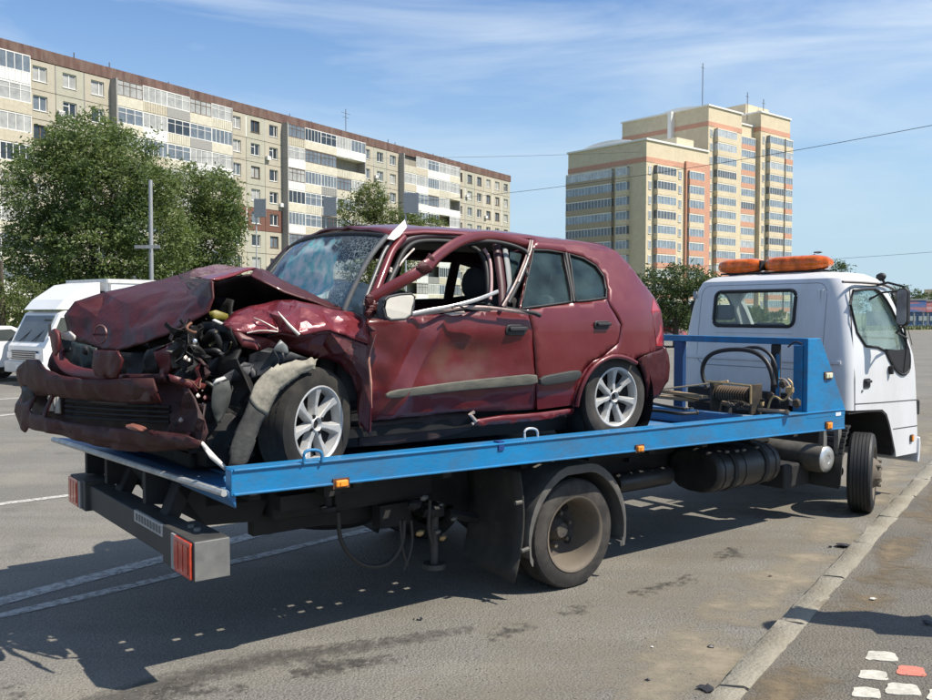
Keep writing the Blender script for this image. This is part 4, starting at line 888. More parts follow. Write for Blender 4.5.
for (x, y, r) in ((771, 396, .03), (790, 390, .035), (783, 384, .03), (797, 403, .035), (760, 403, .04)):
    c = SP(x, y, 2.12); mb = M(); mb.blob(tuple(c), (r, r, r * 1.2), 1, .4); mb.build('valve', MATS['winch_dark'] if x % 2 else brass, truck)
# wheels
def dual_wheel(s, l, z, steer=0, front=False, side=-1):
    ax = Vector((sin(steer) * 1.0, side * cos(steer), 0)); R0 = .35; w = .20; c = Vector((s, l, z))
    mb = M(); prof = [(-w*.5, .235), (-w*.5, .30), (-w*.45, .335), (-w*.36, R0-.002)]
    for k in range(5):
        a = -w*.36 + k * w*.72/5; prof += [(a, R0), (a + w*.115, R0), (a + w*.118, R0 - .009), (a + w*.14, R0 - .009)]
    prof += [(w*.36, R0 - .002), (w*.45, .337), (w*.5, .305), (w*.505, .27), (w*.49, .235)]
    mb.lathe(prof, c, ax, 56); tyre = mb.build('wheel', dustrub if not front else rubber, truck, smooth=35)
    mb = M()
    if front: pr = [(w*.5, .235), (w*.50, .245), (w*.46, .225), (w*.2, .20), (w*.25, .16), (w*.62, .11), (w*.75, .08), (w*.78, .001)]
    else: pr = [(w*.49, .237), (w*.515, .243), (w*.50, .228), (w*.44, .218), (w*.25, .205), (-w*.25, .195), (-w*.46, .18)]
    mb.lathe(pr, c, ax, 40); rim = mb.build('rim', rimd, tyre, smooth=50)
    if not front: mb = M(); mb.lathe([(-w*.46, .182), (-w*.50, .15), (-w*.52, .09), (-w*.30, .068), (-w*.12, .05), (-w*.08, .045), (-w*.08, .001)], c, ax, 40); mb.build('rim_disc', mat('rim_disc_dark', (.045, .04, .035), .7, var=.4, scale=12, dirt=(.16, .13, .10), damt=.7, dscale=8), tyre, smooth=50)
    a = ax.cross(Vector((0, 0, 1))).normalized(); b = ax.cross(a)
    for k in range(6):
        t = 2*pi*k/6 + .3; q = c + (a*cos(t) + b*sin(t)) * .105 + ax * (-w*.42 if not front else w*.6); mb = M(); mb.lathe([(-.02, .014), (.035, .014), (.035, .001)], q, ax, 6); mb.build('wheel_nut', rimd, tyre)
    if not front:
        for k in range(4):
            t = 2*pi*k/4 + .9; q = c + (a*cos(t) + b*sin(t)) * .155 + ax * (-w*.492); mb = M(); mb.lathe([(0, .026), (.008, .026), (.008, .001)], q, ax, 12); mb.build('rim_hole', black, tyre)
    return tyre
WZ = .347
dual_wheel(.0, .10, WZ); dual_wheel(0, .335, WZ); dual_wheel(0, 1.9, WZ, side=1); dual_wheel(0, 1.665, WZ, side=1)
dual_wheel(3.57, .04, WZ, steer=radians(24), front=True); dual_wheel(3.60, 1.72, WZ, steer=radians(-24), front=True, side=1)
mb = M(); mb.tube([(0, .2, WZ), (0, 1.8, WZ)], .055, 12); mb.blob((0, 1.0, WZ), (.19, .19, .17), 2, 0); mb.build('rear_axle', black, truck, smooth=60)
mb = M(); mb.tube([(3.6, .25, WZ - .03), (3.6, 1.65, WZ - .03)], .04, 10); mb.build('front_axle', black, truck, smooth=60)
mb = M(); mb.tube([(0.1, 1.0, WZ), (2.6, 1.0, .5)], .04, 10); mb.build('drive_shaft', black, truck, smooth=60)
for l in (.42, 1.55):
    mb = M(); mb.tube([(-.7, l, .5), (-.35, l, .40), (0, l, .36), (.35, l, .40), (.7, l, .5)], .035, 6); mb.build('leaf_spring', black, truck)
# arch fender over the rear wheels
for l0, l1 in ((-.04, .47), (1.53, 2.04)):
    mb = M(); pts = []
    for k in range(25):
        t = radians(-18 + 222 * k / 24); r = .435 + .012 * sin(t); x = -cos(t) * (.43) ; zz = WZ + .02 + r * sin(t) * (1.0)
        if zz < .27: zz = .27
        pts.append((x, min(zz, .795)))
    for i, (x, zz) in enumerate(pts):
        o = len(mb.v); mb.v += [(x, l0, zz), (x, l1, zz), (x * .955, l1, zz - .018), (x * .955, l0, zz - .018), (x * .96, l0, zz - .055), (x * .99, l0 - .004, zz - .05)]
        if i: mb.f += [(o-6+k, o-6+(k+1) % 6, o+(k+1) % 6, o+k) for k in range(6)]
    mb.build('wheel_fender', greyfend, truck, smooth=40)
for l0, l1 in ((-.03, .50), (1.5, 2.03)):
    mb = M(); mb.grid(lambda a, b: (-.50 + .045*sin(b*3) - .05*b*b, l0 + (l1-l0)*a, .80 - .66*b + (.05*a if b > .9 else 0)), 6, 8); mb.build('mud_flap', mat('mud_flap_rubber', (.022, .021, .02), .75, dirt=(.07, .065, .055), damt=.6, dscale=3), truck, solid=.012, smooth=60)
for q_ in ([(-.50, -.05, .33), (-.44, -.045, .335)], [(-.53, -.03, .62), (-.48, -.03, .62)]): mb = M(); mb.tube(q_, .013, 6); mb.build('flap_bolt', greyfend, truck)
# fuel tank with straps
t0, t1 = 1.62, 2.43; prof = smoothpoly([(.10, .36), (.10, .70), (.60, .70), (.60, .36)], 2)
prof = [(l, z) for l, z in prof]; mb = M(); mb.prism([(a, b) for a, b in prof], 0, t0, t1); tank = mb.build('fuel_tank', mat('tank_black', (.02, .02, .021), .38, var=.2, dirt=(.06, .056, .05), damt=.5, dscale=5), truck, smooth=40, bevel=.03, seg=3)
for s in (1.80, 2.2): mb = M(); pr = [(a + (.35-a)*-.04, .53 + (b-.53)*1.05) for a, b in prof]; mb.prism(pr, 0, s, s + .05); mb.build('tank_strap', black, tank, smooth=40, bevel=.004)
for s in (1.69, 1.95, 2.35): mb = M(); pr = [(.35 + (a-.35)*1.02, .53 + (b-.53)*1.02) for a, b in prof]; mb.prism(pr, 0, s, s + .025); mb.build('tank_rib', MATS['tank_black'], tank, smooth=40)
for s in (1.72, 1.9, 2.1, 1.82): mb = M(); mb.blob((s, .11 + .02*sin(s*9), .695), (.022, .02, .014), 1, 0); mb.build('tank_bolt', alum, tank)
mb = M(); mb.lathe([(-.30, .001), (-.30, .06), (-.27, .075), (.27, .075), (.30, .06), (.30, .001)], (1.15, .45, .50), (1, 0, 0), 24); mb.build('air_tank', MATS['tank_black'], truck, smooth=45)
# transverse silencer with a bright end
sc_ = L(829, 459.5, .02); mb = M(); mb.lathe([(0, .03), (.01, .035), (.014, .07), (.0, .105), (-.012, .113)], (sc_[0], .035, sc_[2]), (0, -1, 0), 32); mb.build('silencer_end', mat('zinc_bright', (.6, .6, .58), .3, metal=.7, var=.2, scale=20), truck, smooth=50)
mb = M(); mb.lathe([(0, .112), (.06, .118), (.62, .118), (.66, .1), (.66, .001)], (sc_[0], .04, sc_[2]), (0, 1, 0), 32); mb.build('silencer', mat('silencer_dull', (.09, .085, .075), .6, metal=.3, var=.3, dirt=(.2, .18, .15), damt=.5, dscale=6), truck, smooth=45)
mb = M(); mb.lathe([(0, .001), (.0, .032)], (sc_[0], .03, sc_[2]), (0, -1, 0), 16); mb.build('silencer_outlet', MATS['zinc_bright'], truck)
mb = M(); mb.box(sc_[0] - .02, sc_[0] + .03, .06, .1, sc_[2] + .1, .80); mb.box(sc_[0] + .14, sc_[0] + .19, .02, .06, .55, .80); mb.build('silencer_bracket', alum, truck)
mb = M(); mb.box(2.62, 3.0, .2, .6, .28, .48); mb.build('battery_box', black, truck, bevel=.02)
# ribbed guard behind the front wheel and its flap
ga = L(850, 426, -.02); gb = L(843, 459, -.02)
for lb, sg in ((-.02, 1), (1.94, -1)):
    mb = M(); mb.grid(lambda a, b: (gb[0] + (ga[0] - gb[0]) * b + (.016 if int(b*11.99) % 2 else 0) - .02*sin(pi*b), lb + sg*.24*a, gb[2] + (ga[2] - gb[2]) * b), 1, 24); mb.build('ribbed_guard', mat('guard_plastic', (.03, .029, .028), .6, dirt=(.08, .075, .065), damt=.5, dscale=8), truck, solid=.02)
    mb = M(); mb.grid(lambda a, b: (gb[0] - .02 - .03*b, lb - .01 + sg*.34*a, gb[2] + .02 - .27*b), 3, 3); mb.build('front_flap', MATS['mud_flap_rubber'], truck, solid=.012)
mb = M(); mb.blob((3.06, .03, .82), (.03, .03, .025), 1, 0); mb.build('white_cap', cabw, truck)
# under-deck gear behind the rear wheels
for px, s in ((328, -1.75),):
    p = L(328, 500, .25); mb = M(); mb.lathe([(0, .02), (.06, .022), (.062, .05), (.085, .052), (.085, .001)], (p[0], .25, p[2] + .03), (0, 0, -1), 16); mb.box(p[0] - .05, p[0] + .05, .2, .3, p[2] + .03, .86); mb.build('stabiliser_foot', black, truck)
mb = M(); mb.box(-1.85, -.75, .48, 1.55, .60, .84); mb.build('hydraulic_tank', black, truck, bevel=.03)
for (pts, r) in (([(338, 512), (340, 545), (362, 567), (388, 566), (403, 545), (404, 520)], .013), ([(400, 520), (402, 550), (408, 566)], .008), ([(411, 520), (413, 545), (404, 570)], .009), ([(430, 500), (428, 530), (433, 545)], .012)):
    P_ = [L(x, y, .30) for x, y in pts]; mb = M(); mb.tube(smoothpoly(P_, 3, False), r, 8); mb.build('air_hose', mat('hose_dusty', (.03, .028, .026), .6), truck, smooth=60)
sp = M(); sp.lathe([(-.08, .21), (-.1, .28), (-.06, .33), (.06, .33), (.1, .28), (.08, .21)], (-1.15, 1.1, .50), (0, 0, 1), 28); sp.build('spare_wheel', rubber, truck, smooth=45)
for (px, py, r, m) in ((420, 533, .022, brass), (443, 538, .02, brass), (438, 532, .016, alum), (454, 519, .017, alum), (424, 498, .02, alum), (441, 505, .012, alum), (414, 505, .035, black), (432, 512, .05, black)):
    p = L(px, py, .33); mb = M(); mb.blob(p, (r * 1.6, r, r), 1, .5); mb.build('fitting', m, truck)
p = L(442, 569, .3); mb = M(); mb.lathe([(0, .07), (.03, .07), (.03, .001)], (p[0], .38, .22), (0, 0, -1), 16, cap0=True); mb.lathe([(0, .025), (.34, .03)], (p[0], .38, .22), (0, 0, 1), 10); mb.build('jack_foot', mat('jack_grey', (.05, .047, .043), .6), truck, smooth=40)
rr = random.Random(3)
for k in range(22): mb = M(); a = rr.uniform(-1.9, -.7); l = rr.uniform(.25, 1.6); z = rr.uniform(.45, .8); mb.box(a, a + rr.uniform(.05, .25), l, l + rr.uniform(.04, .2), z, z + rr.uniform(.03, .14)); mb.build('under_deck_block', black, truck)
for k in range(16): mb = M(); a = rr.uniform(.55, 3.1); l = rr.uniform(.5, 1.5); z = rr.uniform(.42, .75); mb.box(a, a + rr.uniform(.08, .35), l, l + rr.uniform(.04, .25), z, z + rr.uniform(.03, .14)); mb.build('chassis_bracket', black, truck)

def along_(P, t):
    k = t * (len(P) - 1); i = min(int(k), len(P) - 2); return tuple(P[i][j] + (P[i+1][j] - P[i][j]) * (k - i) for j in (0, 1))
# ------------------------------------------------------------------ cab
CS0, CL0, CL1 = 3.335, .05, 1.87
def cab_loft(off):
    """stack of rounded rings; off shrinks the shell for the inner skin"""
    mb = M(); lv = []
    for (z, sf, ins, rr_) in ((.42, 4.66, 0, .10), (.60, 4.67, 0, .10), (.90, 4.64, 0, .10), (1.20, 4.60, 0, .10), (1.36, 4.56, .005, .10), (1.60, 4.45, .03, .11), (1.80, 4.33, .055, .12), (1.98, 4.22, .085, .15), (2.06, 4.14, .11, .18), (2.105, 4.03, .17, .2), (2.125, 3.9, .28, .22)):
        s0 = CS0 + (ins * .9 if z > 1.3 else 0) + off; s1 = sf - off; l0 = CL0 + ins + off; l1 = CL1 - ins - off; r = max(.02, rr_ - off); ring = []
        for (cx, cy, a0) in ((s1 - r, l0 + r, -90), (s1 - r, l1 - r, 0), (s0 + r, l1 - r, 90), (s0 + r, l0 + r, 180)):
            for k in range(7): t = radians(a0 + 90 * k / 6); ring.append((cx + r * cos(t), cy + r * sin(t), z if off == 0 else min(max(z, .40), 2.085)))
        lv.append(ring)
    for ring in lv: mb.v += ring
    n = 28
    for i in range(len(lv) - 1): mb.f += [(i*n + k, i*n + (k+1) % n, (i+1)*n + (k+1) % n, (i+1)*n + k) for k in range(n)]
    mb.f += [tuple(range(n))[::-1], tuple(range((len(lv)-1)*n, len(lv)*n))]
    return mb
cabo_ = cab_loft(0).build('cab_shell', cabw, truck, smooth=30)
inner = M(); src = cab_loft(.035); lo = min(v[2] for v in src.v); inner.v = [(x, y, .30 if abs(z - lo) < .01 else (z - .03)) for x, y, z in src.v]; inner.f = src.f
inner = inner.build('cutter', cabw, truck, smooth=30)
wp = [L(x, y, CL0) for x, y in ((855, 291), (881, 288.5), (888, 291), (894.5, 303), (901.5, 323), (908.5, 345), (910, 358), (909, 371), (902.7, 375.5), (896, 371), (890, 361), (884.7, 348), (861, 345.5))]
wp2 = smoothpoly([(a, c) for a, b, c in wp], 1); side_c = M(); side_c.prism(wp2, 1, -.4, .9); side_c = side_c.build('cutter', cabw, truck)
rw = []
for (x, y) in ((713, 291), (793, 291), (793, 326), (713, 326)): q = S(x, y, CS0 + .02); rw.append((q[1], q[2]))
l_a = sum(p[0] for p in (rw[0], rw[3])) / 2; l_b = sum(p[0] for p in (rw[1], rw[2])) / 2; zt_ = (rw[0][1] + rw[1][1]) / 2; zb_ = (rw[2][1] + rw[3][1]) / 2
def rrect(a0, a1, b0, b1, r, n=6):
    out = []
    for (cx, cy, t0_) in ((a1 - r, b0 + r, -90), (a1 - r, b1 - r, 0), (a0 + r, b1 - r, 90), (a0 + r, b0 + r, 180)):
        for k in range(n): t = radians(t0_ + 90 * k / (n - 1)); out.append((cx + r * cos(t), cy + r * sin(t)))
    return out
rwp = rrect(l_b, l_a, zb_, zt_, .06); rear_c = M(); rear_c.prism(rwp, 0, 3.1, 3.65); rear_c = rear_c.build('cutter', cabw, truck)
farw = [(a, c) for a, b, c in wp]; far_c = M(); far_c.prism(wp2, 1, 1.3, 2.3); far_c = far_c.build('cutter', cabw, truck)
ws_c = M(); ws_c.prism(rrect(.17, 1.75, 1.34, 1.97, .1), 0, 4.0, 5.0); ws_c = ws_c.build('cutter', cabw, truck)
ap = [L(x, y, CL0) for x, y in ((843, 411), (868, 410), (882.5, 409.5), (887, 414), (890, 424), (892.5, 436), (895.5, 451))]
arch = [(a, c) for a, b, c in ap]; arch = [(3.2, arch[0][1])] + arch[1:] + [(4.2, .38), (3.2, .38)]
arch_c = M(); arch_c.prism(arch, 1, -.3, 2.3); arch_c = arch_c.build('cutter', cabw, truck)
cabo_.modifiers.clear(); boolean(cabo_, [inner, side_c, rear_c, far_c, ws_c, arch_c])
# window rubbers and panes
def ringtube(name, pts3, r, m, par=None): mb = M(); mb.tube(pts3, r, 8, closed=True); return mb.build(name, m, par or truck, smooth=60)
def ins_(z): 
    tb2 = ((.4, 0), (1.2, 0), (1.36, .005), (1.6, .03), (1.8, .055), (1.98, .085), (2.06, .11))
    for (a, b), (c, d_) in zip(tb2, tb2[1:]):
        if z <= c: return b + (d_ - b) * (z - a) / (c - a)
    return .11
ringtube('window_rubber', [(CS0 + .9 * ins_(z) - .003, l, z) for l, z in rwp], .017, rubber)
cg = glass('cab_glass', (.90, .94, .92), .05)
mb = M(); mb.add([(CS0 + .9 * ins_(z) + .01, l, z) for l, z in rwp], [tuple(range(len(rwp)))]); mb.build('rear_window', cg, truck, solid=.004)
cgs = glass('cab_side_glass', (.88, .95, .92), .34, dust=(.35, .46, .44))
for sg in (0, 1):
    f = (lambda l: l) if sg == 0 else (lambda l: CL0 + CL1 - l)
    ringtube('window_rubber', [(a, f(CL0 + ins_(c) - .004), c) for a, c in wp2], .012, rubber)
    mb = M(); mb.add([(a, f(CL0 + ins_(c) + .012), c) for a, c in wp2], [tuple(range(len(wp2)))]); mb.build('side_window', cgs if sg == 0 else cg, truck, solid=.004)
mb = M(); wsz = ((1.34, 4.565), (1.6, 4.45), (1.8, 4.33), (1.97, 4.22)); mb.grid(lambda a, b: (4.56 - .33 * a * (1 + .1*a), .17 + 1.58 * b, 1.34 + .63 * a), 3, 2); mb.build('windscreen', cg, truck, solid=.004)
# quarter pillar inside the side window, door seams, handle, trim
mb = M(); q = [L(*p) for p in ((891, 293, CL0 + .02), (904, 330, CL0 + .01), (906, 345, CL0), (903, 372, CL0))]; mb.tube([(a, b - .006, c) for a, b, c in q], .011, 6); mb.build('quarter_pillar', rubber, truck)
qp = [L(x, y, CL0) for x, y in ((897, 350), (909.5, 349), (909, 371), (902.7, 374), (896, 368), (891, 360), (886, 349))]; mb = M(); mb.prism([(a, c) for a, _, c in qp], 1, CL0 - .006, CL0 + .014); mb.build('quarter_panel', rubber, truck)
seam = mat('seam_dark', (.05, .05, .05), .8)
def seamline(pxs, r=.004, l=None):
    mb = M(); P_ = []
    for x, y in pxs:
        q = L(x, y, CL0); q = L(x, y, CL0 + ins_(q[2])); P_.append((q[0], q[1] - .001, q[2]))
    mb.tube(resample(P_, .06, False), r, 5); mb.build('door_seam', seam, truck)
seamline([(849.5, 289), (851, 320), (854.5, 380), (854.5, 411)], .005); seamline([(855, 404), (880, 402.5), (918, 399.5)]); seamline([(893, 429), (917, 425.5)]); seamline([(849.5, 288), (882, 285), (893, 289), (905, 318), (912, 345)], .004)
mb = M(); hq = L(866.5, 383, CL0); mb.prism(rrect(hq[0] - .055, hq[0] + .055, hq[2] - .045, hq[2] + .04, .02), 1, CL0 - .008, CL0 + .01); ho = mb.build('door_handle', blackp, truck)
mb = M(); mb.box(hq[0] - .04, hq[0] + .05, CL0 - .03, CL0 - .009, hq[2] + .002, hq[2] + .025); mb.build('handle_grip', blackp, ho, bevel=.006)
q = L(862, 391, CL0); mb = M(); mb.lathe([(0, .012), (.006, .012), (.006, .001)], (q[0], CL0 - .001, q[2]), (0, -1, 0), 12); mb.build('key_lock', alum, truck)
mb = M(); P_ = [L(x, y, CL0 + .08) for x, y in ((841, 281.8), (860, 282.5), (880, 284), (890, 288), (897, 298))]; mb.tube([(a, b - .015, c) for a, b, c in P_], .012, 6); mb.build('rain_gutter', mat('gutter_grey', (.2, .17, .16), .6), truck, smooth=60)
mb = M(); mb.tube([L(891, 366, CL0 - .02), L(891.5, 374, CL0 - .02)], .02, 8); mb.build('lower_mirror_mount', rubber, truck)
# back panel pressings and inner details
for (l0, l1, z0, z1) in ((.62, 1.45, 1.555, 1.575),): mb = M(); mb.box(CS0 + .018, CS0 + .03, l0, l1, z0, z1); mb.build('pressed_rib', cabw, truck, bevel=.005)
for l in (.30, .335): mb = M(); mb.hexa([(CS0 - .006, l, .80), (CS0 + .02, l, .80), (CS0 + .02, l + .02, .80), (CS0 - .006, l + .02, .80)], [(CS0 + .058, l + .03, 1.96), (CS0 + .09, l + .03, 1.96), (CS0 + .09, l + .05, 1.96), (CS0 + .058, l + .05, 1.96)]); mb.build('pressed_rib', cabw, truck, bevel=.005)
mb = M(); mb.box(CS0 - .09, CS0 - .02, .6, 1.7, .80, 1.02); mb.build('cab_lock_beam', black, truck, bevel=.01)
mb = M(); mb.box(CS0 - .012, CS0 - .002, .12, 1.80, 1.30, 1.33); mb.build('pressed_step', cabw, truck, bevel=.004)
for (a0, a1, b0, b1) in ((.30, 1.66, 1.24, 2.02),):
    ringtube('panel_groove', [(CS0 + .9 * ins_(z) + (.002 if z > 1.3 else 0), l, z) for l, z in resample(rrect(a0, a1, b0, b1, .10), .06)], .0045, mat('groove_grey', (.30, .31, .33), .6))
mb = M(); mb.box(CS0 + .06, CS0 + .075, 1.72, 1.76, 1.9, 1.97); mb.build('vent_flap', MATS['groove_grey'], truck)
# seats, wheel, dashboard inside
seatm = mat('seat_grey', (.08, .08, .085), .9, var=.2)
for l in (.45, .95, 1.45):
    mb = M(); mb.hexa([(3.48, l - .2, 1.1), (3.60, l - .2, 1.1), (3.60, l + .2, 1.1), (3.48, l + .2, 1.1)], [(3.46, l - .17, 1.66), (3.55, l - .17, 1.66), (3.55, l + .17, 1.66), (3.46, l + .17, 1.66)]); o = mb.build('seat_back', seatm, truck, bevel=.04, seg=3)
    mb = M(); mb.box(3.50, 4.0, l - .22, l + .22, 1.0, 1.14); mb.build('seat_cushion', seatm, truck, bevel=.04, seg=3)
    if l != .95: mb = M(); mb.box(3.46, 3.54, l - .1, l + .1, 1.68, 1.83); mb.build('head_rest', seatm, o, bevel=.03, seg=3)
mb = M(); mb.box(4.3, 4.56, .12, 1.8, 1.0, 1.3); mb.build('dashboard', seatm, truck, bevel=.04)
mb = M(); mb.tube([(4.13 + .1*cos(t*pi/12)*.6, 1.4 + .2*sin(t*pi/12), 1.38 + .2*cos(t*pi/12)*.55) for t in range(24)], .014, 8, closed=True); mb.build('steering_wheel', rubber, truck, smooth=60)
mb = M(); mb.box(3.45, 4.6, .1, 1.82, .93, .98); mb.build('cab_floor', black, truck)
mb = M(); mb.prism([(a * .998, c + .012) for a, c in arch[:-2]] + [(4.1, .52), (3.3, .5)], 1, .30, 1.6); mb.v = []; mb.f = []; mb.build('wheel_housing', black, truck) if 0 else None
mb = M(); ah = resample([(3.36, arch[1][1] + .0)] + arch[1:-2], .05, False); mb.grid(lambda a, b: (along_(ah, a)[0] - .004, CL0 + .004 + 1.78 * b, along_(ah, a)[1] - .006), 24, 4); mb.build('wheel_housing', black, truck, solid=.012)
# bumper, step, lamp
bq = [L(x, y, -.0) for x, y in ((914, 431), (919.5, 433), (920.5, 440), (918, 455), (914.5, 462.5))]
mb = M(); mb.prism([(4.63, .56), (4.655, .57), (4.67, .50), (4.655, .36), (4.635, .315), (4.61, .33), (4.63, .42)], 1, .05, 1.87); mb.build('front_bumper', cabw, truck, bevel=.012, seg=3)
mb = M(); mb.hexa([(4.15, .07, .43), (4.60, .07, .41), (4.60, .4, .41), (4.15, .4, .43)], [(4.14, .06, .505), (4.61, .06, .515), (4.61, .4, .515), (4.14, .4, .505)]); mb.build('door_step', black, truck, bevel=.01)
q = L(911, 438, CL0); mb = M(); mb.box(q[0] - .028, q[0] + .028, CL0 - .018, CL0 + .002, q[2] - .035, q[2] + .035); o = mb.build('indicator_lamp', mat('indicator_dark', (.1, .05, .02), .4), truck, bevel=.01)
mb = M(); mb.box(q[0] - .016, q[0] + .016, CL0 - .023, CL0 - .018, q[2] - .024, q[2] + .024); mb.build('indicator_lens', amber, o, bevel=.004)
mb = M(); mb.box(4.60, 4.655, .06, .12, .78, .92); mb.build('corner_lamp', rubber, truck, bevel=.01)
mb = M(); mb.box(4.60, 4.67, .5, 1.45, .85, 1.02); mb.build('front_grille', rubber, truck, bevel=.01)
for l in (.3, 1.62): mb = M(); mb.box(4.64, 4.70, l - .13, l + .13, .62, .80); mb.build('headlight', MATS['lens_clear'], truck, bevel=.02)
# mirrors and their arms
m0 = L(904, 288, -.19); m1 = L(906, 326, -.19); s0 = m0[0]; zt2, zb2 = m0[2], m1[2]
mb = M(); mb.prism(rrect(-.225, -.12, zb2, zt2, .04), 0, s0 + .0, s0 + .055); mo = mb.build('side_mirror', rubber, truck, bevel=.012, seg=3)
mb = M(); mb.prism(rrect(-.215, -.13, zb2 + .012, zt2 - .012, .035), 0, s0 - .004, s0 - .001); mb.build('mirror_glass', mat('mirror_glass', (.30, .34, .33), .22, metal=.3, var=.35, scale=8), mo)
mb = M(); mb.tube([(3.92, .12, 2.0), (s0 + .05, -.02, 2.02), (s0 + .03, -.18, zt2 + .01)], .011, 6); mb.tube([(3.75, .10, 1.87), (s0 - .05, -.02, 1.93), (s0 + .03, -.19, zt2 - .02)], .009, 6)
mb.tube([(s0 + .04, -.19, zb2 + .02), (s0 + .1, -.08, zb2 - .06), (4.35, .05, zb2 - .12)], .010, 6); mb.build('mirror_arm', rubber, mo, smooth=60)
q = L(881, 277, .35); mb = M(); mb.blob((q[0], .35, q[2]), (.035, .05, .04), 2, .1); mb.tube([(q[0], .35, q[2]), (q[0] + .02, .32, 2.03)], .012, 6); mb.build('roof_mirror', rubber, truck, smooth=50)
q0 = L(893, 287, .3); q1 = L(918, 287, .5)
mb = M(); mb.tube([(4.2, .8, 2.05), (4.5, .9, 2.10), (4.78, 1.0, 2.03)], .009, 6); mb.box(4.74, 4.8, .9, 1.1, 1.97, 2.03); mb.build('front_view_mirror', rubber, truck)
# orange light bar
LB = mat('orange_dome', (1.0, .22, .02), .12, var=.25, scale=9, coat=.8, dirt=(.34, .045, .006), damt=.9, dscale=13, droughness=.15)
bb_ = LB.node_tree.nodes['Principled BSDF']; bb_.inputs['Transmission Weight'].default_value = .35; bb_.inputs['IOR'].default_value = 1.25
ls = 3.70; la, lb_ = S(831, 266, ls)[1], S(721, 268, ls)[1]; mid = S(766, 268, ls)[1]
bar = M(); bar.box(ls - .08, ls + .08, la + .05, lb_ - .05, 2.135, 2.152); bo = bar.build('light_bar', mat('bar_base_dark', (.05, .05, .05), .5), truck, bevel=.01)
def dome(a, b, n_):
    mb = M(); prof = smoothpoly([(-.10, 2.150), (-.135, 2.19), (-.115, 2.292), (.115, 2.292), (.135, 2.19), (.10, 2.150)], 2, False)
    N_ = 14
    for i in range(N_ + 1):
        t = i / N_; l = a + (b - a) * t; e = min(t, 1 - t) * (b - a); k = min(1, .35 + .65 * min(1, e / .13) ** .5)
        for (x, z) in prof: mb.v.append((ls + x * k, l, 2.215 + (z - 2.215) * k + (.0015 if i % 2 else 0)))
    n = len(prof)
    for i in range(N_): mb.f += [(i*n + k, i*n + (k+1) % n, (i+1)*n + (k+1) % n, (i+1)*n + k) for k in range(n)]
    mb.f += [tuple(range(n))[::-1], tuple(range(N_*n, (N_+1)*n))]; mb.build('light_dome', LB, bo, smooth=40)
    for k in range(n_):
        l = a + (b - a) * (k + .6) / (n_ + .2); mb = M(); mb.lathe([(0, .045), (.03, .05), (.07, .02)], (ls - .03, l, 2.22), (-1, 0, 0), 16); mb.build('reflector', mat('reflector_orange', (.8, .25, .05), .2, metal=.7), bo, smooth=60)
        mb = M(); mb.box(ls - .02, ls + .05, l + .05, l + .1, 2.17, 2.25); mb.build('rotor_motor', black, bo)
dome(la, mid - .012, 4); dome(mid + .012, lb_, 2)
mb = M(); mb.box(ls - .1, ls + .1, mid - .01, mid + .01, 2.165, 2.26); mb.build('dome_joint', black, bo)
for l in (la + .15, lb_ - .15, mid): mb = M(); mb.box(ls - .03, ls + .03, l - .03, l + .03, 2.08, 2.136); mb.build('bar_foot', black, bo)
# rubble of straps on deck and planks lying on it
plank_m = mat('weathered_wood', (.33, .235, .13), .85, var=.3, scale=4, stretch=(1, 12, 12), dirt=(.12, .09, .06), damt=.6, dscale=4, bump=.3)
def plank(p0, p1, w, h, label):
    a = Vector(p0); b = Vector(p1); d_ = (b - a).normalized(); n_ = Vector((-d_.y, d_.x, 0)).normalized() * w / 2; u = Vector((0, 0, h))
    rt = troot('wooden_plank', a.x, a.y, a.z, label, 'plank', 'planks and bars lying on the platform')
    mb = M(); mb.hexa([a - n_, b - n_, b + n_, a + n_], [a - n_ + u, b - n_ + u, b + n_ + u, a + n_ + u]); mb.build('board', plank_m, rt, bevel=.006)
    for t in (.1, .9): mb = M(); c = a.lerp(b, t) + u; mb.lathe([(0, .008), (.004, .008), (.004, .001)], c, (0, 0, 1), 8); mb.build('nail', alum, rt)
zf = lambda s: fl_(s) + .018
def onfloor(px, py, dz=.02):
    s = 1.5
    for _ in range(6): r = ray(px, py); z = fl_(s) + dz; t = (z - EYE) / r.z; q = Vector((r.x*t, r.y*t, z)); s, l = toT(q)
    return (s, l, z)
mb = M(); mb.box(1.88, 1.98, .05, 1.30, fl_(1.8) + .006, fl_(1.8) + .12); mb.build('winch_bed', blue2, truck, bevel=.01)
plank(onfloor(650, 397, .15), onfloor(745, 407, .15), .10, .03, 'long tan wooden plank lying across the blue platform behind the red car')
plank(onfloor(650, 391, .19), onfloor(705, 399, .19), .07, .03, 'shorter tan plank behind the long one on the platform')
def bar_thing(name, pxs, r, m, label, cat, dz=.03):
    P_ = [onfloor(x, y, dz + .13) for x, y in pxs]; rt = troot(name, P_[0][0], P_[0][1], P_[0][2], label, cat); mb = M(); mb.tube(smoothpoly(P_, 2, False), r, 8); mb.build('shaft', m, rt, smooth=60)
    for q in (P_[0], P_[-1]): mb = M(); mb.blob(q, r * 1.5, 1, .3); mb.build('end_cap', m, rt)
bar_thing('steel_bar', [(738, 407), (760, 410), (787, 412)], .016, mat('bar_rusty', (.36, .27, .2), .6, metal=.3, var=.3, scale=14), 'pale rusty steel bar continuing from the plank towards the rail', 'bar')
bar_thing('black_strap', [(643, 410), (660, 411), (680, 414), (697, 413)], .014, rubber, 'black strap lying on the platform just behind the car wheel', 'strap', .03)
bar_thing('black_hose', [(646, 402), (664, 406), (684, 409)], .012, rubber, 'thin black hose beside the black strap on the platform', 'hose', .05)
mb = M(); c = onfloor(738, 405, .20); o = len(mb.v)
rr = random.Random(9)
for k in range(9): mb.tube([(c[0] + .07*cos(t*.7 + k) * rr.uniform(.4, 1), c[1] + .09*sin(t*.7 + k*2) * rr.uniform(.4, 1), c[2] + rr.uniform(-.02, .03)) for t in range(7)], .008, 5)
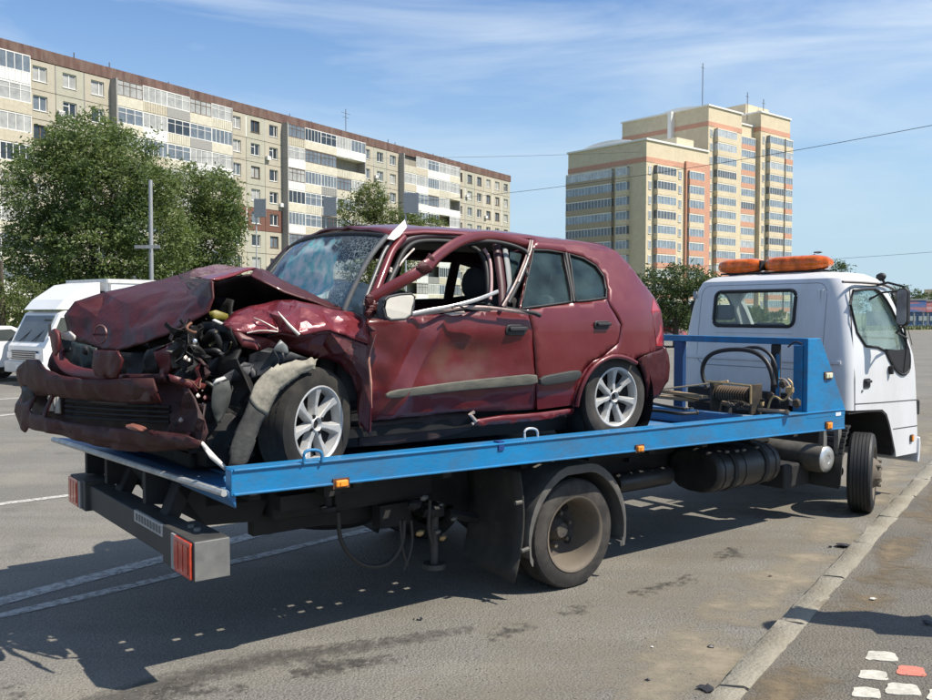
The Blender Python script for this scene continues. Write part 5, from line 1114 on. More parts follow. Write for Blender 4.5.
co = mb.build('chain_bundle', MATS['winch_dark'], None, smooth=60, loc=(0, 0, 0)); co.location = TP(0, 0, 0); co.rotation_euler = (0, 0, TRUCK_ROT); tag(co, 'tangled dark chain lying on the end of the long plank', 'chain')
for (px, py) in ((688, 417), (715, 414), (722, 412)):
    s, l, z = onfloor(px, py, .06); mb = M(); mb.tube([(s - .02, l, z), (s - .02, l, z + .07), (s + .05, l, z + .07), (s + .05, l, z)], .009, 6); mb.build('tie_ring', rubber, truck)

# ------------------------------------------------------------------ wrecked car (its nose points to the tail of the truck); same measuring frame as the truck
LC = 1.03
car = troot('wrecked_car', -.6, LC, .87, 'badly crashed dark red hatchback with crumpled front, loaded on the blue platform', 'car')
red = mat('maroon_paint', (0.125, 0.0105, 0.0145), .34, metal=.1, var=.10, scale=2.5, coat=.5, dirt=(.15, .075, .055), damt=.16, dscale=5)
red_d = mat('maroon_paint_dusty_shaded', (0.052, 0.0065, 0.008), .50, metal=.1, var=.25, scale=9, coat=.10, bump=.22, bscale=30, dirt=(.075, .032, .026), damt=.42, dscale=16, spec=.35, droughness=.62)  # dusty paint; base also darkened to imitate the shade on the nose
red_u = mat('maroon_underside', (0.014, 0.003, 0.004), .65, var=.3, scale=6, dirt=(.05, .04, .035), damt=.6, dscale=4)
trim = mat('grey_black_trim', (0.03, 0.032, 0.031), .6, var=.15, dirt=(.06, .06, .055), damt=.5, dscale=6)
bare = mat('torn_metal_pale', (.55, .50, .45), .45, metal=.3, var=.3, scale=20, dirt=(.25, .12, .10), damt=.7, dscale=14)
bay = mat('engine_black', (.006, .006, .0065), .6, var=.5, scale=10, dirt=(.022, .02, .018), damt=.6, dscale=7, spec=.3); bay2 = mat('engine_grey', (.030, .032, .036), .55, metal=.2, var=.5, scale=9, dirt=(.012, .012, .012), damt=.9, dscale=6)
silver = mat('alloy_silver', (.50, .50, .49), .42, metal=.35, var=.15, scale=9, dirt=(.22, .20, .17), damt=.45, dscale=8)
carglass = glass('car_glass', (.54, .70, .69), .20, dust=(.20, .34, .34)); plainglass = glass('car_glass_clear', (.93, .97, .96), .05)
def lerp(a, b, t): return a + (b - a) * t
def tbl(x, pts):
    if x <= pts[0][0]: return pts[0][1]
    for (a, b), (c, d_) in zip(pts, pts[1:]):
        if x <= c: t = (x - a) / (c - a); t = t; return b + (d_ - b) * t
    return pts[-1][1]
HW = ((.15, .77), (.28, .80), (.40, .835), (.60, .85), (.80, .85), (.90, .835), (.97, .81), (1.10, .755), (1.22, .695), (1.33, .63), (1.38, .585), (1.42, .52))
def lside(s, z):
    zr = z - fl_(s); w = tbl(zr, HW)
    if s > .55: w -= .13 * (min(s - .55, .75) / .65) ** 2.4
    if s < -1.9: w -= .10 * min(1.0, ((-1.9 - s) / .5)) ** 1.5
    return LC - w
def near(px, py, off=0.0):
    l = .25
    for _ in range(8): s, _, z = L(px, py, l); l = lerp(l, lside(s, z) + off, .8)
    return (s, l, z)
def n2(pts): return [(a, c) for a, _, c in (near(*p) for p in pts)]
def crump(s, z, amp, f=6.0, seed=0.0):
    """ridged noise: creases with straight flanks"""
    v = Vector((s * f + seed, z * f * 1.2, seed * 1.7)); return amp * (1 - 2 * abs(noise.noise(v)) * 1.6) + amp * .4 * noise.noise(v * 2.3)
def panel(name, px, holes, m, disp=lambda s, z: 0.0, off=0.0, step=.05, thick=.02, far=False, label=None, smooth=32, parent=None, bev=0):
    poly = n2(px); hs = [h if abs(h[0][0]) < 9 else n2(h) for h in holes]; mb = M()
    def f(s, z):
        l = lside(s, z) + off + disp(s, z); return (s, (2*LC - l) if far else l, z)
    cdt(mb, poly, hs, f, step)
    o = mb.build(name, m, parent or car, smooth=smooth, label=label)
    # make normals point outward so that the thickness grows inward
    me = o.data; sgn = 1 if far else -1; av = sum(p.normal.y * p.area for p in me.polygons)
    if av * sgn < 0: me.flip_normals()
    md = o.modifiers.new('solid', 'SOLIDIFY'); md.thickness = thick; md.offset = -1
    return o
def strip3(name, pts, w, m, par=None, closed=False, smooth=50): mb = M(); mb.tube(pts, w, 8, closed=closed); return mb.build(name, m, par or car, smooth=smooth)

win1 = [(533, 250), (548, 250.5), (562.6, 253), (567.5, 277), (571.5, 301.8), (545, 305.5), (521, 308.5), (526, 282)]
win2 = [(568.5, 254.2), (583, 258.5), (595.5, 266), (603, 276), (606, 289), (606, 297.8), (590, 300.2), (575.5, 301.6), (572, 277)]
# --- rear quarter with wheel arch
rq = [(531.5, 237.5), (551, 240.5), (583, 243.5), (606, 246.5), (617, 251.5), (630, 265.5), (643, 283), (655, 298), (661, 310), (663.5, 330), (664.5, 347),
      (650, 352.5), (636.4, 358), (634.7, 361), (626, 357.8), (614, 356), (603, 358.5), (603, 357), (619, 343), (622, 324), (611, 306), (608, 299.5), (608.5, 289), (605, 275), (597, 264.5), (584, 256), (566, 251.3), (548, 248.6), (532, 248)]
panel('rear_quarter', rq, [], red, thick=.015, step=.045)
# strip of body between the door and the arch
panel('rear_sill_corner', [(602.5, 358.8), (596.5, 362.5), (588, 371), (581, 383.5), (576.5, 397), (575, 407.2), (573.2, 407.2), (574.3, 396), (578.5, 382), (585.5, 369.5), (594, 361), (602.3, 357.4)], [], red, off=.0, step=.03)
arc = [(575.3, 406), (577, 396), (581.5, 383), (588.5, 371), (597, 362.5), (606, 357.6), (614, 355.8), (625, 357.5), (635, 363)]
strip3('arch_flare', smoothpoly([(a, b - .012, c) for a, b, c in (near(x, y) for x, y in arc)], 2, False), .016, red)
# --- rear door
door_r = [(531.5, 249.5), (548, 249.8), (566, 252.6), (584, 257.3), (596, 265.6), (604, 276), (607.3, 289), (607.3, 300.5), (610, 307), (620.5, 325), (618, 342.5), (602, 356.3), (593.6, 360.3), (584.8, 369), (577.6, 381.7), (573.3, 396), (572.3, 405), (538, 409.5), (537.2, 392), (536, 360), (533, 330), (529, 313.5), (519, 309.5), (525, 281)]
panel('rear_door', door_r, [win1, win2], red, step=.045, disp=lambda s, z: .008 * gauss(s, z, -.2, 1.2, .12, .2))
for nm, w_ in (('rear_door_window', win1), ('quarter_window', win2)):
    p2 = n2(w_); mb = M(); cdt(mb, p2, [], lambda s, z: (s, lside(s, z) + .012, z), .1); mb.build(nm, carglass, car)
    strip3('window_seal', [(s, lside(s, z) - .002, z) for s, z in resample(p2, .06)], .008, rubber, closed=True)
strip3('window_divider', [near(565.5, 253.5, .0), near(569.5, 278, .0), near(573.5, 302, .0)], .015, rubber)
def handle(px, py, w=.085, h=.034, par=None):
    s, l, z = near(px, py); mb = M(); mb.prism(rrect(s - w, s + w, z - h, z + h, h * .95), 1, l - .010, l + .02); o = mb.build('door_handle', blackp, par or car, smooth=30, bevel=.004)
    mb = M(); mb.prism(rrect(s - w * .8, s + w * .9, z - h * .15, z + h * .55, h * .3), 1, l - .034, l - .012); mb.build('handle_grip', blackp, o, bevel=.006, seg=3)
handle(515.5, 330); handle(601.5, 325, .075, .028)
def molding(px, m, out=.03, label=None):
    p2 = smoothpoly(n2(px), 1); mb = M(); cdt(mb, p2, [], lambda s, z: (s, lside(s, z) - out, z), .12)
    o = mb.build('side_molding', m, car, smooth=30, label=label); av = sum(p.normal.y * p.area for p in o.data.polygons)
    if av > 0: o.data.flip_normals()
    md = o.modifiers.new('s', 'SOLIDIFY'); md.thickness = out; md.offset = -1; md = o.modifiers.new('b', 'BEVEL'); md.width = .006; md.segments = 2; md.limit_method = 'ANGLE'
molding([(537.5, 377), (558, 373), (576, 370), (579, 372.5), (578, 377), (573, 380.5), (555, 383.3), (537.8, 386)], trim)
# --- front door, pushed in and creased
P_c = near(376, 340); P_d = near(470, 360); P_t = near(520, 395); P_n = near(505, 365)
def ddisp(s, z):
    zc = z - fl_(s)
    d_ = .050 * gauss(s, z, P_d[0], P_d[2] + .02, .38, .16) - .020 * gauss(s, z, P_d[0] + .05, 1.62, .5, .07)
    t = (s - P_c[0]); d_ += .085 * math.exp(-(t / .10) ** 2) * .7 + .03 * math.exp(-((t - .25 - .55 * (z - 1.55)) / .05) ** 2) - .02 * math.exp(-((t - .36 - .55 * (z - 1.55)) / .04) ** 2)
    d_ += .05 * max(0, (1.28 - z) / .25) ** 1.5 + crump(s, z, .003 + .010 * max(0, 1.3 - z) / .3 + .012 * math.exp(-(t / .2) ** 2), 5, 2.0)
    return d_
door_f = [(373, 320), (384, 318.5), (405, 317), (430, 315), (463, 312.5), (490, 310.5), (505, 309), (516, 310.5), (527.5, 314.5), (531.5, 330), (534.5, 360), (535.8, 392), (536.5, 409.6), (515, 411), (492, 411.5), (462, 411.5), (430, 415.5), (400, 418), (384, 420), (376, 424), (372.2, 405), (371, 381), (369.5, 361), (376, 334)]
def dirtdoor():
    """paint with the pale dust smear the crash left low on the door"""
    m = mat('maroon_paint_door', (0.105, 0.0095, 0.012), .40, metal=.0, var=.2, scale=5, coat=.25, bump=.10, bscale=16); N = m.node_tree.nodes; K = m.node_tree.links; b = N['Principled BSDF']
    src = b.inputs['Base Color'].links[0].from_socket; t = N.new('ShaderNodeTexCoord'); c = P_n
    def bl(cs, cz, rs, rz):
        mp_ = N.new('ShaderNodeMapping'); o_ = LOC[car.name]; mp_.inputs['Location'].default_value = (-(cs - o_[0]) / rs, 0, -(cz - o_[2]) / rz); mp_.inputs['Scale'].default_value = (1 / rs, 0, 1 / rz)
        K.new(t.outputs['Object'], mp_.inputs[0]); ln = N.new('ShaderNodeVectorMath'); ln.operation = 'LENGTH'; K.new(mp_.outputs[0], ln.inputs[0])
        r = N.new('ShaderNodeMapRange'); r.interpolation_type = 'SMOOTHSTEP'; r.inputs[1].default_value = 1.15; r.inputs[2].default_value = .55; K.new(ln.outputs['Value'], r.inputs[0]); return r.outputs[0]
    c1 = near(465, 362); a = bl(c1[0], c1[2], .30, .15); n_ = N.new('ShaderNodeTexNoise'); n_.inputs['Scale'].default_value = 7; n_.inputs['Detail'].default_value = 8; K.new(t.outputs['Object'], n_.inputs[0])
    r2 = N.new('ShaderNodeMapRange'); r2.inputs[1].default_value = .3; r2.inputs[2].default_value = .6; K.new(n_.outputs[0], r2.inputs[0])
    q = N.new('ShaderNodeMath'); q.operation = 'MULTIPLY'; K.new(a, q.inputs[0]); K.new(r2.outputs[0], q.inputs[1]); q2 = N.new('ShaderNodeMath'); q2.operation = 'MULTIPLY'; q2.inputs[1].default_value = .45; K.new(q.outputs[0], q2.inputs[0])
    mxx = N.new('ShaderNodeMix'); mxx.data_type = 'RGBA'; mxx.inputs[7].default_value = (.105, .075, .045, 1); K.new(q2.outputs[0], mxx.inputs[0]); K.new(src, mxx.inputs[6]); K.new(mxx.outputs[2], b.inputs['Base Color']); return m
panel('front_door', door_f, [], dirtdoor(), step=.035, disp=ddisp, label='dented front door with a dusty smear')
molding([(383.5, 395.4), (391, 390.5), (420, 386.5), (460, 381), (500, 377), (535, 373.5), (536, 379.5), (536.5, 384), (510, 386.5), (470, 389.5), (430, 394), (400, 397.5), (386, 398.5)], mat('trim_dusty_pale', (0.075, .073, .06), .7, var=.3, scale=6, dirt=(.15, .14, .105), damt=.85, dscale=9, stretch=(1, 1, 4)), .02, label='pale dusty molding on the front door')
# --- sill below the doors
panel('sill', [(574, 408.5), (560, 410.5), (536, 413.5), (505, 416), (480, 419.5), (474, 420), (476, 425.5), (500, 424), (540, 420), (573, 414)], [], red, off=-.005, step=.05, disp=lambda s, z: crump(s, z, .006, 8), label='bright bent sill end')
panel('sill_crushed', [(478, 412), (440, 415), (400, 420), (376, 425), (366, 424), (366, 448), (400, 446), (450, 438), (478, 430)], [], red_u, off=.06, step=.05, disp=lambda s, z: crump(s, z, .008, 5))
mb = M(); P_ = [near(*p, -.02) for p in ((474, 412), (470, 414), (476, 421), (472, 424))]; mb.tube(P_, .012, 6); mb.build('sill_tear', bare, car)
# --- roof, tailgate lofted from the near gutter to the far one
edge = [(389, 234), (405, 233), (425, 231.5), (450, 232.5), (478, 234.5), (505, 236), (531.5, 237.5), (551, 240.5), (583, 243.5), (606, 246.5), (617, 251.5), (630, 265.5), (643, 283), (655, 298), (661, 310), (663.5, 330), (664.5, 347)]
E3 = [near(*p) for p in edge]
def loft(name, idx, m, crown, nv=18, crumple=0.0, hole=None):
    mb = M(); pts = [E3[i] for i in idx]; fine = resample([tuple(p) for p in pts], .07, False)
    for (s, l, z) in fine:
        for j in range(nv + 1):
            t = j / nv; k = 4*t*(1-t); zz = z + crown(s) * k ** .75; ss = s
            if idx[0] >= 9: ss = s + .10 * k ** .8
            if idx[0] == 0 and s < E3[0][0] + .35: ss = s - .03 * k * (1 - (s - E3[0][0]) / .35)
            dz = crump(s, t * 1.5, crumple, 3.2, 4.0) * k if crumple else 0
            mb.v.append((ss, l + (2*LC - 2*l) * t, zz + dz))
    n = nv + 1
    for i in range(len(fine) - 1):
        for j in range(nv): mb.f.append((i*n + j, i*n + j + 1, (i+1)*n + j + 1, (i+1)*n + j))
    return mb.build(name, m, car, smooth=35, solid=.018)
loft('roof', list(range(0, 10)), red, lambda s: .075 - .02 * max(0, s), crumple=.012)
loft('tailgate', list(range(9, 17)), red, lambda s: max(.0, .07 - .15 * max(0, s - .75)), nv=16)
mb = M(); mb.grid(lambda a, b: (E3[10][0] + .075 + (E3[13][0] - E3[10][0]) * a + .08 * (4*b*(1-b)) ** .8 + .0, .5 + 1.06 * b, E3[10][2] - .06 + (E3[13][2] - E3[10][2]) * a), 4, 10); mb.build('rear_window', mat('rear_glass', (.03, .035, .04), .06, spec=.8), car, smooth=60)
for sg in (0, 1):
    q = [near(*p, -.004) for p in ((653.5, 299), (659.5, 310), (662, 330), (662.5, 346), (657, 346), (655, 330), (652, 311))]
    f = (lambda l: l) if sg == 0 else (lambda l: 2*LC - l); mb = M(); mb.add([(a, f(b), c) for a, b, c in q], [tuple(range(7))]); mb.build('tail_lamp', mat('tail_lens', (.35, .02, .02), .15, coat=.6), car, solid=.01)
# rear bumper wrapping round
be = [(636.4, 358), (643.2, 373), (646, 388), (645.5, 402)]
bo2 = [(650, 353), (665.5, 347.5), (667.5, 355), (668.8, 366), (667.2, 381), (660, 394), (646.5, 402.5), (646, 388), (643.2, 373), (637.4, 359)]
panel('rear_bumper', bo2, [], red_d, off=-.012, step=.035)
mb = M(); q = [near(*p, -.012) for p in ((665.5, 347.5), (668.8, 366), (667, 382), (660, 395))]
for i, (s, l, z) in enumerate(q):
    for j in range(11): t = j / 10; mb.v.append((s + .11 * (4*t*(1-t)) ** .7, l + (2*LC - 2*l) * t, z))
    if i: mb.f += [((i-1)*11 + j, (i-1)*11 + j + 1, i*11 + j + 1, i*11 + j) for j in range(10)]
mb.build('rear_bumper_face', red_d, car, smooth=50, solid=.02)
# --- far side, its windows open to the view behind
fw1 = [(383, 296), (402, 262), (416, 248), (440, 243), (482, 243), (498, 250), (504, 275), (507, 305), (450, 309), (385, 312)]
farpoly = [(389, 234), (425, 231.5), (478, 234.5), (531.5, 237.5), (583, 243.5), (606, 246.5), (617, 251.5), (630, 265.5), (643, 283), (655, 298), (661, 310), (664.5, 347), (650, 395), (638, 364), (614, 356), (590, 366), (575, 407), (480, 420), (374, 428), (366, 360), (368, 318), (377, 290)]
FWH = [[(-1.22, 1.85), (-1.08, 2.01), (-.85, 2.13), (-.6, 2.165), (-.32, 2.17), (-.30, 1.84)], [(-.20, 1.84), (-.20, 2.17), (.27, 2.165), (.30, 1.86)], [(.37, 1.87), (.34, 2.155), (.52, 2.12), (.66, 2.04), (.70, 1.90)]]
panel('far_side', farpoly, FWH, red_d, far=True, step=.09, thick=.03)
for k, w_ in enumerate(FWH):
    if k: mb = M(); cdt(mb, w_, [], lambda s, z: (s, 2*LC - lside(s, z) - .012, z), .2); mb.build('far_window', plainglass, car)
    strip3('far_window_seal', [(s, 2*LC - lside(s, z) - .02, z) for s, z in resample(w_, .08)], .012, rubber, closed=True)
# --- windscreen, its rubber, pillars
WB = [(-1.45, .40, 1.765), (-1.52, .75, 1.80), (-1.53, 1.3, 1.80), (-1.45, 1.66, 1.775)]
tn = near(388, 236); WT = [(tn[0], tn[1] + .02, tn[2]), (tn[0] - .10, .75, tn[2] + .055), (tn[0] - .10, 1.3, tn[2] + .055), (tn[0], 2*LC - tn[1] - .02, tn[2])]
def bez(P, t):
    a = [Vector(p) for p in P]
    while len(a) > 1: a = [a[i].lerp(a[i+1], t) for i in range(len(a) - 1)]
    return a[0]
def wsf(a, b):
    p = bez(WB, b).lerp(bez(WT, b), a); sag = Vector((.10, 0, -.05)) * gauss(a, b, .35, .42, .28, .28) * .9; return p + Vector((-.04, 0, .03)) * 4*a*(1-a) * .7 + sag
def crackglass():
    m = glass('cracked_windscreen', (.50, .58, .60), .14, .05, dust=(.26, .30, .31)); N = m.node_tree.nodes; K = m.node_tree.links; out = N['Material Output']; base = out.inputs[0].links[0].from_socket
    t = N.new('ShaderNodeTexCoord'); o_ = Vector(LOC[car.name])
    def loc_mask(c, r, lo, hi, ns, nd=.35):
        nz_ = N.new('ShaderNodeTexNoise'); nz_.inputs['Scale'].default_value = ns; nz_.inputs['Detail'].default_value = 5; K.new(t.outputs['Object'], nz_.inputs[0])
        sb = N.new('ShaderNodeVectorMath'); sb.operation = 'SUBTRACT'; sb.inputs[1].default_value = tuple(Vector(c) - o_); K.new(t.outputs['Object'], sb.inputs[0])
        dv = N.new('ShaderNodeVectorMath'); dv.operation = 'DIVIDE'; dv.inputs[1].default_value = r; K.new(sb.outputs[0], dv.inputs[0]); ln = N.new('ShaderNodeVectorMath'); ln.operation = 'LENGTH'; K.new(dv.outputs[0], ln.inputs[0])
        ad = N.new('ShaderNodeMath'); ad.operation = 'MULTIPLY_ADD'; ad.inputs[1].default_value = nd * 2; K.new(nz_.outputs[0], ad.inputs[0]); K.new(ln.outputs['Value'], ad.inputs[2])
        r_ = N.new('ShaderNodeMapRange'); r_.inputs[1].default_value = hi; r_.inputs[2].default_value = lo; K.new(ad.outputs[0], r_.inputs[0]); return r_.outputs[0]
    cw = wsf(.27, .50)
    v = N.new('ShaderNodeTexVoronoi'); v.feature = 'DISTANCE_TO_EDGE'; v.inputs['Scale'].default_value = 46; K.new(t.outputs['Object'], v.inputs[0])
    crk = N.new('ShaderNodeMapRange'); crk.inputs[1].default_value = .10; crk.inputs[2].default_value = .01; K.new(v.outputs['Distance'], crk.inputs[0])
    v2 = N.new('ShaderNodeTexVoronoi'); v2.feature = 'DISTANCE_TO_EDGE'; v2.inputs['Scale'].default_value = 7; K.new(t.outputs['Object'], v2.inputs[0])
    c2 = N.new('ShaderNodeMapRange'); c2.inputs[1].default_value = .008; c2.inputs[2].default_value = .001; K.new(v2.outputs['Distance'], c2.inputs[0])
    halo = loc_mask(cw, (.42, .52, .4), .9, 1.3, 5); halo2 = loc_mask(wsf(.35, .12), (.45, .34, .5), .7, 1.3, 18, .3)
    mxh = N.new('ShaderNodeMath'); mxh.operation = 'MAXIMUM'; K.new(halo, mxh.inputs[0]); K.new(halo2, mxh.inputs[1])
    a1 = N.new('ShaderNodeMath'); a1.operation = 'MULTIPLY'; K.new(crk.outputs[0], a1.inputs[0]); K.new(mxh.outputs[0], a1.inputs[1]); a2 = N.new('ShaderNodeMath'); a2.operation = 'MAXIMUM'; K.new(a1.outputs[0], a2.inputs[0]); K.new(c2.outputs[0], a2.inputs[1])
    wd = N.new('ShaderNodeBsdfDiffuse'); wd.inputs[0].default_value = (.55, .68, .68, 1); s1 = N.new('ShaderNodeMixShader'); mu = N.new('ShaderNodeMath'); mu.operation = 'MULTIPLY'; mu.inputs[1].default_value = .36; K.new(a2.outputs[0], mu.inputs[0]); K.new(mu.outputs[0], s1.inputs[0]); K.new(base, s1.inputs[1]); K.new(wd.outputs[0], s1.inputs[2])
    # crushed, milky turquoise laminate where the glass was hit
    cy = N.new('ShaderNodeBsdfDiffuse'); nv_ = N.new('ShaderNodeTexNoise'); nv_.inputs['Scale'].default_value = 14; nv_.inputs['Detail'].default_value = 6; K.new(t.outputs['Object'], nv_.inputs[0])
    rp = N.new('ShaderNodeValToRGB'); rp.color_ramp.elements[0].position = .38; rp.color_ramp.elements[1].position = .62; rp.color_ramp.elements[0].color = (.30, .74, .76, 1); rp.color_ramp.elements[1].color = (.92, 1, .98, 1); K.new(nv_.outputs[0], rp.inputs[0]); K.new(rp.outputs[0], cy.inputs[0]); ct = N.new('ShaderNodeBsdfTranslucent'); K.new(rp.outputs[0], ct.inputs[0]); cm = N.new('ShaderNodeMixShader'); cm.inputs[0].default_value = .35; K.new(cy.outputs[0], cm.inputs[1]); K.new(ct.outputs[0], cm.inputs[2])
    core = loc_mask(cw, (.52, .50, .44), 1.04, 1.14, 7, .34); s2 = N.new('ShaderNodeMixShader'); mu2 = N.new('ShaderNodeMath'); mu2.operation = 'MULTIPLY'; mu2.inputs[1].default_value = .97; K.new(core, mu2.inputs[0]); K.new(mu2.outputs[0], s2.inputs[0]); K.new(s1.outputs[0], s2.inputs[1]); K.new(cm.outputs[0], s2.inputs[2]); K.new(s2.outputs[0], out.inputs[0])
    return m
mb = M(); rr = random.Random(2)
mb.grid(lambda a, b: wsf(a, b) + Vector((0, 0, 1)) * (.012 * noise.noise(Vector((a*9, b*9, 1))) * gauss(a, b, .35, .42, .4, .4)), 26, 40); mb.build('windscreen', crackglass(), car, smooth=20)
strip3('windscreen_rubber', [wsf(t/10, 0) + Vector((0, -.015, .0)) for t in range(11)], .016, mat('rubber_grey', (.09, .095, .1), .5, var=.2, dirt=(.2, .2, .19), damt=.5, dscale=8)); strip3('windscreen_rubber', [wsf(1, t/10) for t in range(11)], .014, rubber); strip3('windscreen_rubber', [wsf(t/10, 1) for t in range(11)], .014, rubber)
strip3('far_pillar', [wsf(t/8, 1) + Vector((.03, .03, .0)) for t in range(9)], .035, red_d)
strip3('cowl', [bez(WB, t/10) + Vector((-.05, 0, -.02)) for t in range(11)], .05, bay)
# near pillar: red skin, grey edge, peeled pale flap at the top
A_ = [(369, 316), (371, 303), (377, 288), (384, 270), (391, 252), (398, 243), (404, 237)]
A3 = [near(*p, .02) for p in A_]; strip3('front_pillar', smoothpoly(A3, 2, False), [.029 - .0003*k for k in range(len(smoothpoly(A3, 2, False)))], red)
A4 = [near(x - 7, y - 1, .03) for x, y in A_[:6]]; strip3('pillar_edge', smoothpoly(A4, 2, False), .011, mat('pillar_grey', (.13, .13, .13), .45, metal=.3, var=.2))
fl = [(387, 238.5), (393, 231), (404.8, 219.5), (407, 227), (400, 236), (394, 240)]
mb = M(); q = [near(*p, -.02) for p in fl]; mb.add(q, [tuple(range(6))]); mb.build('peeled_flap', mat('peeled_pale', (.62, .60, .55), .45, var=.15, dirt=(.3, .2, .18), damt=.4), car, solid=.006)
for pts, r, m, nm in (([(380, 300), (388, 285), (396, 266), (404, 250), (414, 242), (430, 240.5), (450, 241.5), (470, 243)], .015, rubber, 'door_seal'), ([(386, 291), (393, 277), (402, 261), (414, 249)], .007, bare, 'pillar_trim'),
                      ([(396, 247), (408, 239), (424, 236), (445, 236), (463, 238.5)], .022, mat('cant_rail_dark', (.035, .02, .024), .4, var=.2), 'cant_rail'), ([(384, 296), (390, 280), (397, 266)], .02, blackp, 'pillar_cover')):
    strip3(nm, smoothpoly([near(x, y, .05) for x, y in pts], 2, False), r, m)
for (x, y) in ((391, 269), (390.5, 271.5), (373.5, 302)): mb = M(); mb.blob(near(x, y, .0), .012, 1, .2); mb.build('bolt', bare, car)
mb = M(); rr = random.Random(8)
for k in range(7): mb.blob(near(369 + rr.uniform(-1, 5), 299 + k * 2.6, -.01 - rr.random()*.02), (.028, .02, .03), 1, .6, 5)
mb.build('crushed_hinge', red_d, car)
# bowed-out door window frame
F_ = [(373, 298, .0), (384, 291, -.03), (398, 283.5, -.07), (412, 276, -.11), (424, 268.5, -.13), (431, 263, -.135), (437, 256.5, -.13), (453, 244.5, -.115), (470, 237, -.085), (487, 235.5, -.055), (503, 237.5, -.03), (518, 241, -.01), (532, 245, .0)]
F3 = [near(x, y, o) for x, y, o in F_]; fs_ = smoothpoly(F3, 2, False); n_ = len(fs_)
def flatrail(name, path, w, t, m):
    mb = M(); seg = 10; N_ = len(path); path = [Vector(p) for p in path]
    for i, p in enumerate(path):
        tg = (path[min(i+1, N_-1)] - path[max(i-1, 0)]).normalized(); out = Vector((0, -1, 0)); out = (out - tg * out.dot(tg)).normalized(); up = tg.cross(out)
        ww = w(i / (N_ - 1)) if callable(w) else w
        for k in range(seg): a = 2*pi*k/seg; mb.v.append(tuple(p + up * cos(a) * ww + out * sin(a) * t))
        if i: mb.f += [((i-1)*seg + k, (i-1)*seg + (k+1) % seg, i*seg + (k+1) % seg, i*seg + k) for k in range(seg)]
    mb.f += [tuple(range(seg))[::-1], tuple(range((N_-1)*seg, N_*seg))]; return mb.build(name, m, car, smooth=50)
flatrail('door_window_frame', fs_, lambda t: .036 - .008 * t + .008 * math.exp(-((t - .37) / .05) ** 2), .013, red)
mb = M(); mb.blob(near(424, 268, -.14), (.05, .02, .035), 2, .5, 5); mb.blob(near(430, 260, -.135), (.03, .02, .035), 2, .5, 5); mb.build('frame_kink', red_d, car, smooth=30)
I_ = [(430, 271), (440, 258), (455, 247.5), (472, 242), (490, 241), (508, 244), (522, 249), (529, 254), (525, 268), (517, 286), (508, 303)]
strip3('frame_inner_channel', smoothpoly([near(x, y, -.03) for x, y in I_], 2, False), .014, rubber)
C_ = [(531, 241, -.02), (529.5, 250, -.025), (524, 265, -.03), (517, 282, -.03), (509, 297, -.03), (503, 307, -.03)]
C3 = [near(x, y, o) for x, y, o in C_]; flatrail('torn_window_channel', smoothpoly(C3, 2, False), .015, .006, mat('channel_dull', (.22, .17, .16), .45, metal=.4, var=.35, scale=14, dirt=(.06, .03, .03), damt=.7, dscale=8))
strip3('torn_edge', [near(x + 1.5, y, o - .012) for x, y, o in C_[:4]], .006, bare)
for x, y in ((528, 264), (526, 270), (527, 274)): mb = M(); mb.blob(near(x, y, -.03), (.015, .012, .022), 1, .4); mb.build('latch', rubber, car)
# B pillar (body), light stripe beside it, inner seal
B_ = [near(x, y, .07) for x, y in ((496, 243), (499, 262), (502, 285), (503, 308))]; flatrail('centre_pillar', B_, .034, .02, mat('pillar_maroon_dark', (.045, .008, .012), .5, var=.2))
B2 = [near(x, y, .05) for x, y in ((505, 249), (508, 268), (510, 287), (508, 302))]; flatrail('pillar_cover', B2, .022, .01, mat('pillar_cover_grey', (.24, .25, .25), .7))
S_ = [(470, 246), (478, 250), (484, 258), (487, 270), (488, 290), (488, 306)]; strip3('door_seal', smoothpoly([near(x, y, .11) for x, y in S_], 2, False), .016, rubber)
strip3('pillar_trim', smoothpoly([near(x, y, .085) for x, y in ((484, 249), (490.5, 260), (491.5, 285), (490, 300))], 2, False), .012, mat('pillar_pinkish', (.35, .22, .22), .5))
mb = M(); q = [near(x, y, .06) for x, y in ((510, 250), (522, 254), (518, 270), (508, 294))]; mb.add(q, [(0, 1, 2, 3)]); mb.build('rear_pane_sliver', carglass, car)
# bright chrome belt strip torn loose
mb = M(); P_ = [near(x, y, o) for x, y, o in ((412, 314, -.03), (430, 310, -.04), (447, 307.5, -.06), (462, 304, -.08), (478, 299.5, -.09), (498, 291.5, -.05))]
chrome = mat('belt_strip_chrome', (.55, .54, .52), .3, metal=.6, var=.2, scale=15, dirt=(.3, .25, .22), damt=.4, dscale=9); flatrail('torn_belt_strip', smoothpoly(P_, 2, False), .012, .005, chrome)
P_ = [near(x, y, o) for x, y, o in ((414, 315, -.02), (440, 311.5, -.03), (462, 307.5, -.04), (480, 307, -.05), (500, 309, -.06), (520, 312, -.06), (532, 313.5, -.05))]; flatrail('belt_strip', smoothpoly(P_, 2, False), .011, .006, mat('belt_strip_dull', (.3, .22, .2), .4, metal=.4, var=.4, scale=14))
strip3('belt_rubber', [near(x, y, -.055) for x, y in ((505, 307.5), (520, 310.5), (534, 313), (540, 315.5))], [.009, .010, .014, .015], rubber)
strip3('belt_wire', smoothpoly([near(x, y, -.1) for x, y in ((452, 308), (457, 304.5), (466, 309), (490, 311))], 1, False), .006, rubber)
mb = M(); q = [near(x, y, -.012) for x, y in ((444, 313.5), (464, 311), (466, 313.5), (452, 315.5))]; mb.add(q, [(0, 1, 2, 3)]); mb.build('bare_patch', bare, car)
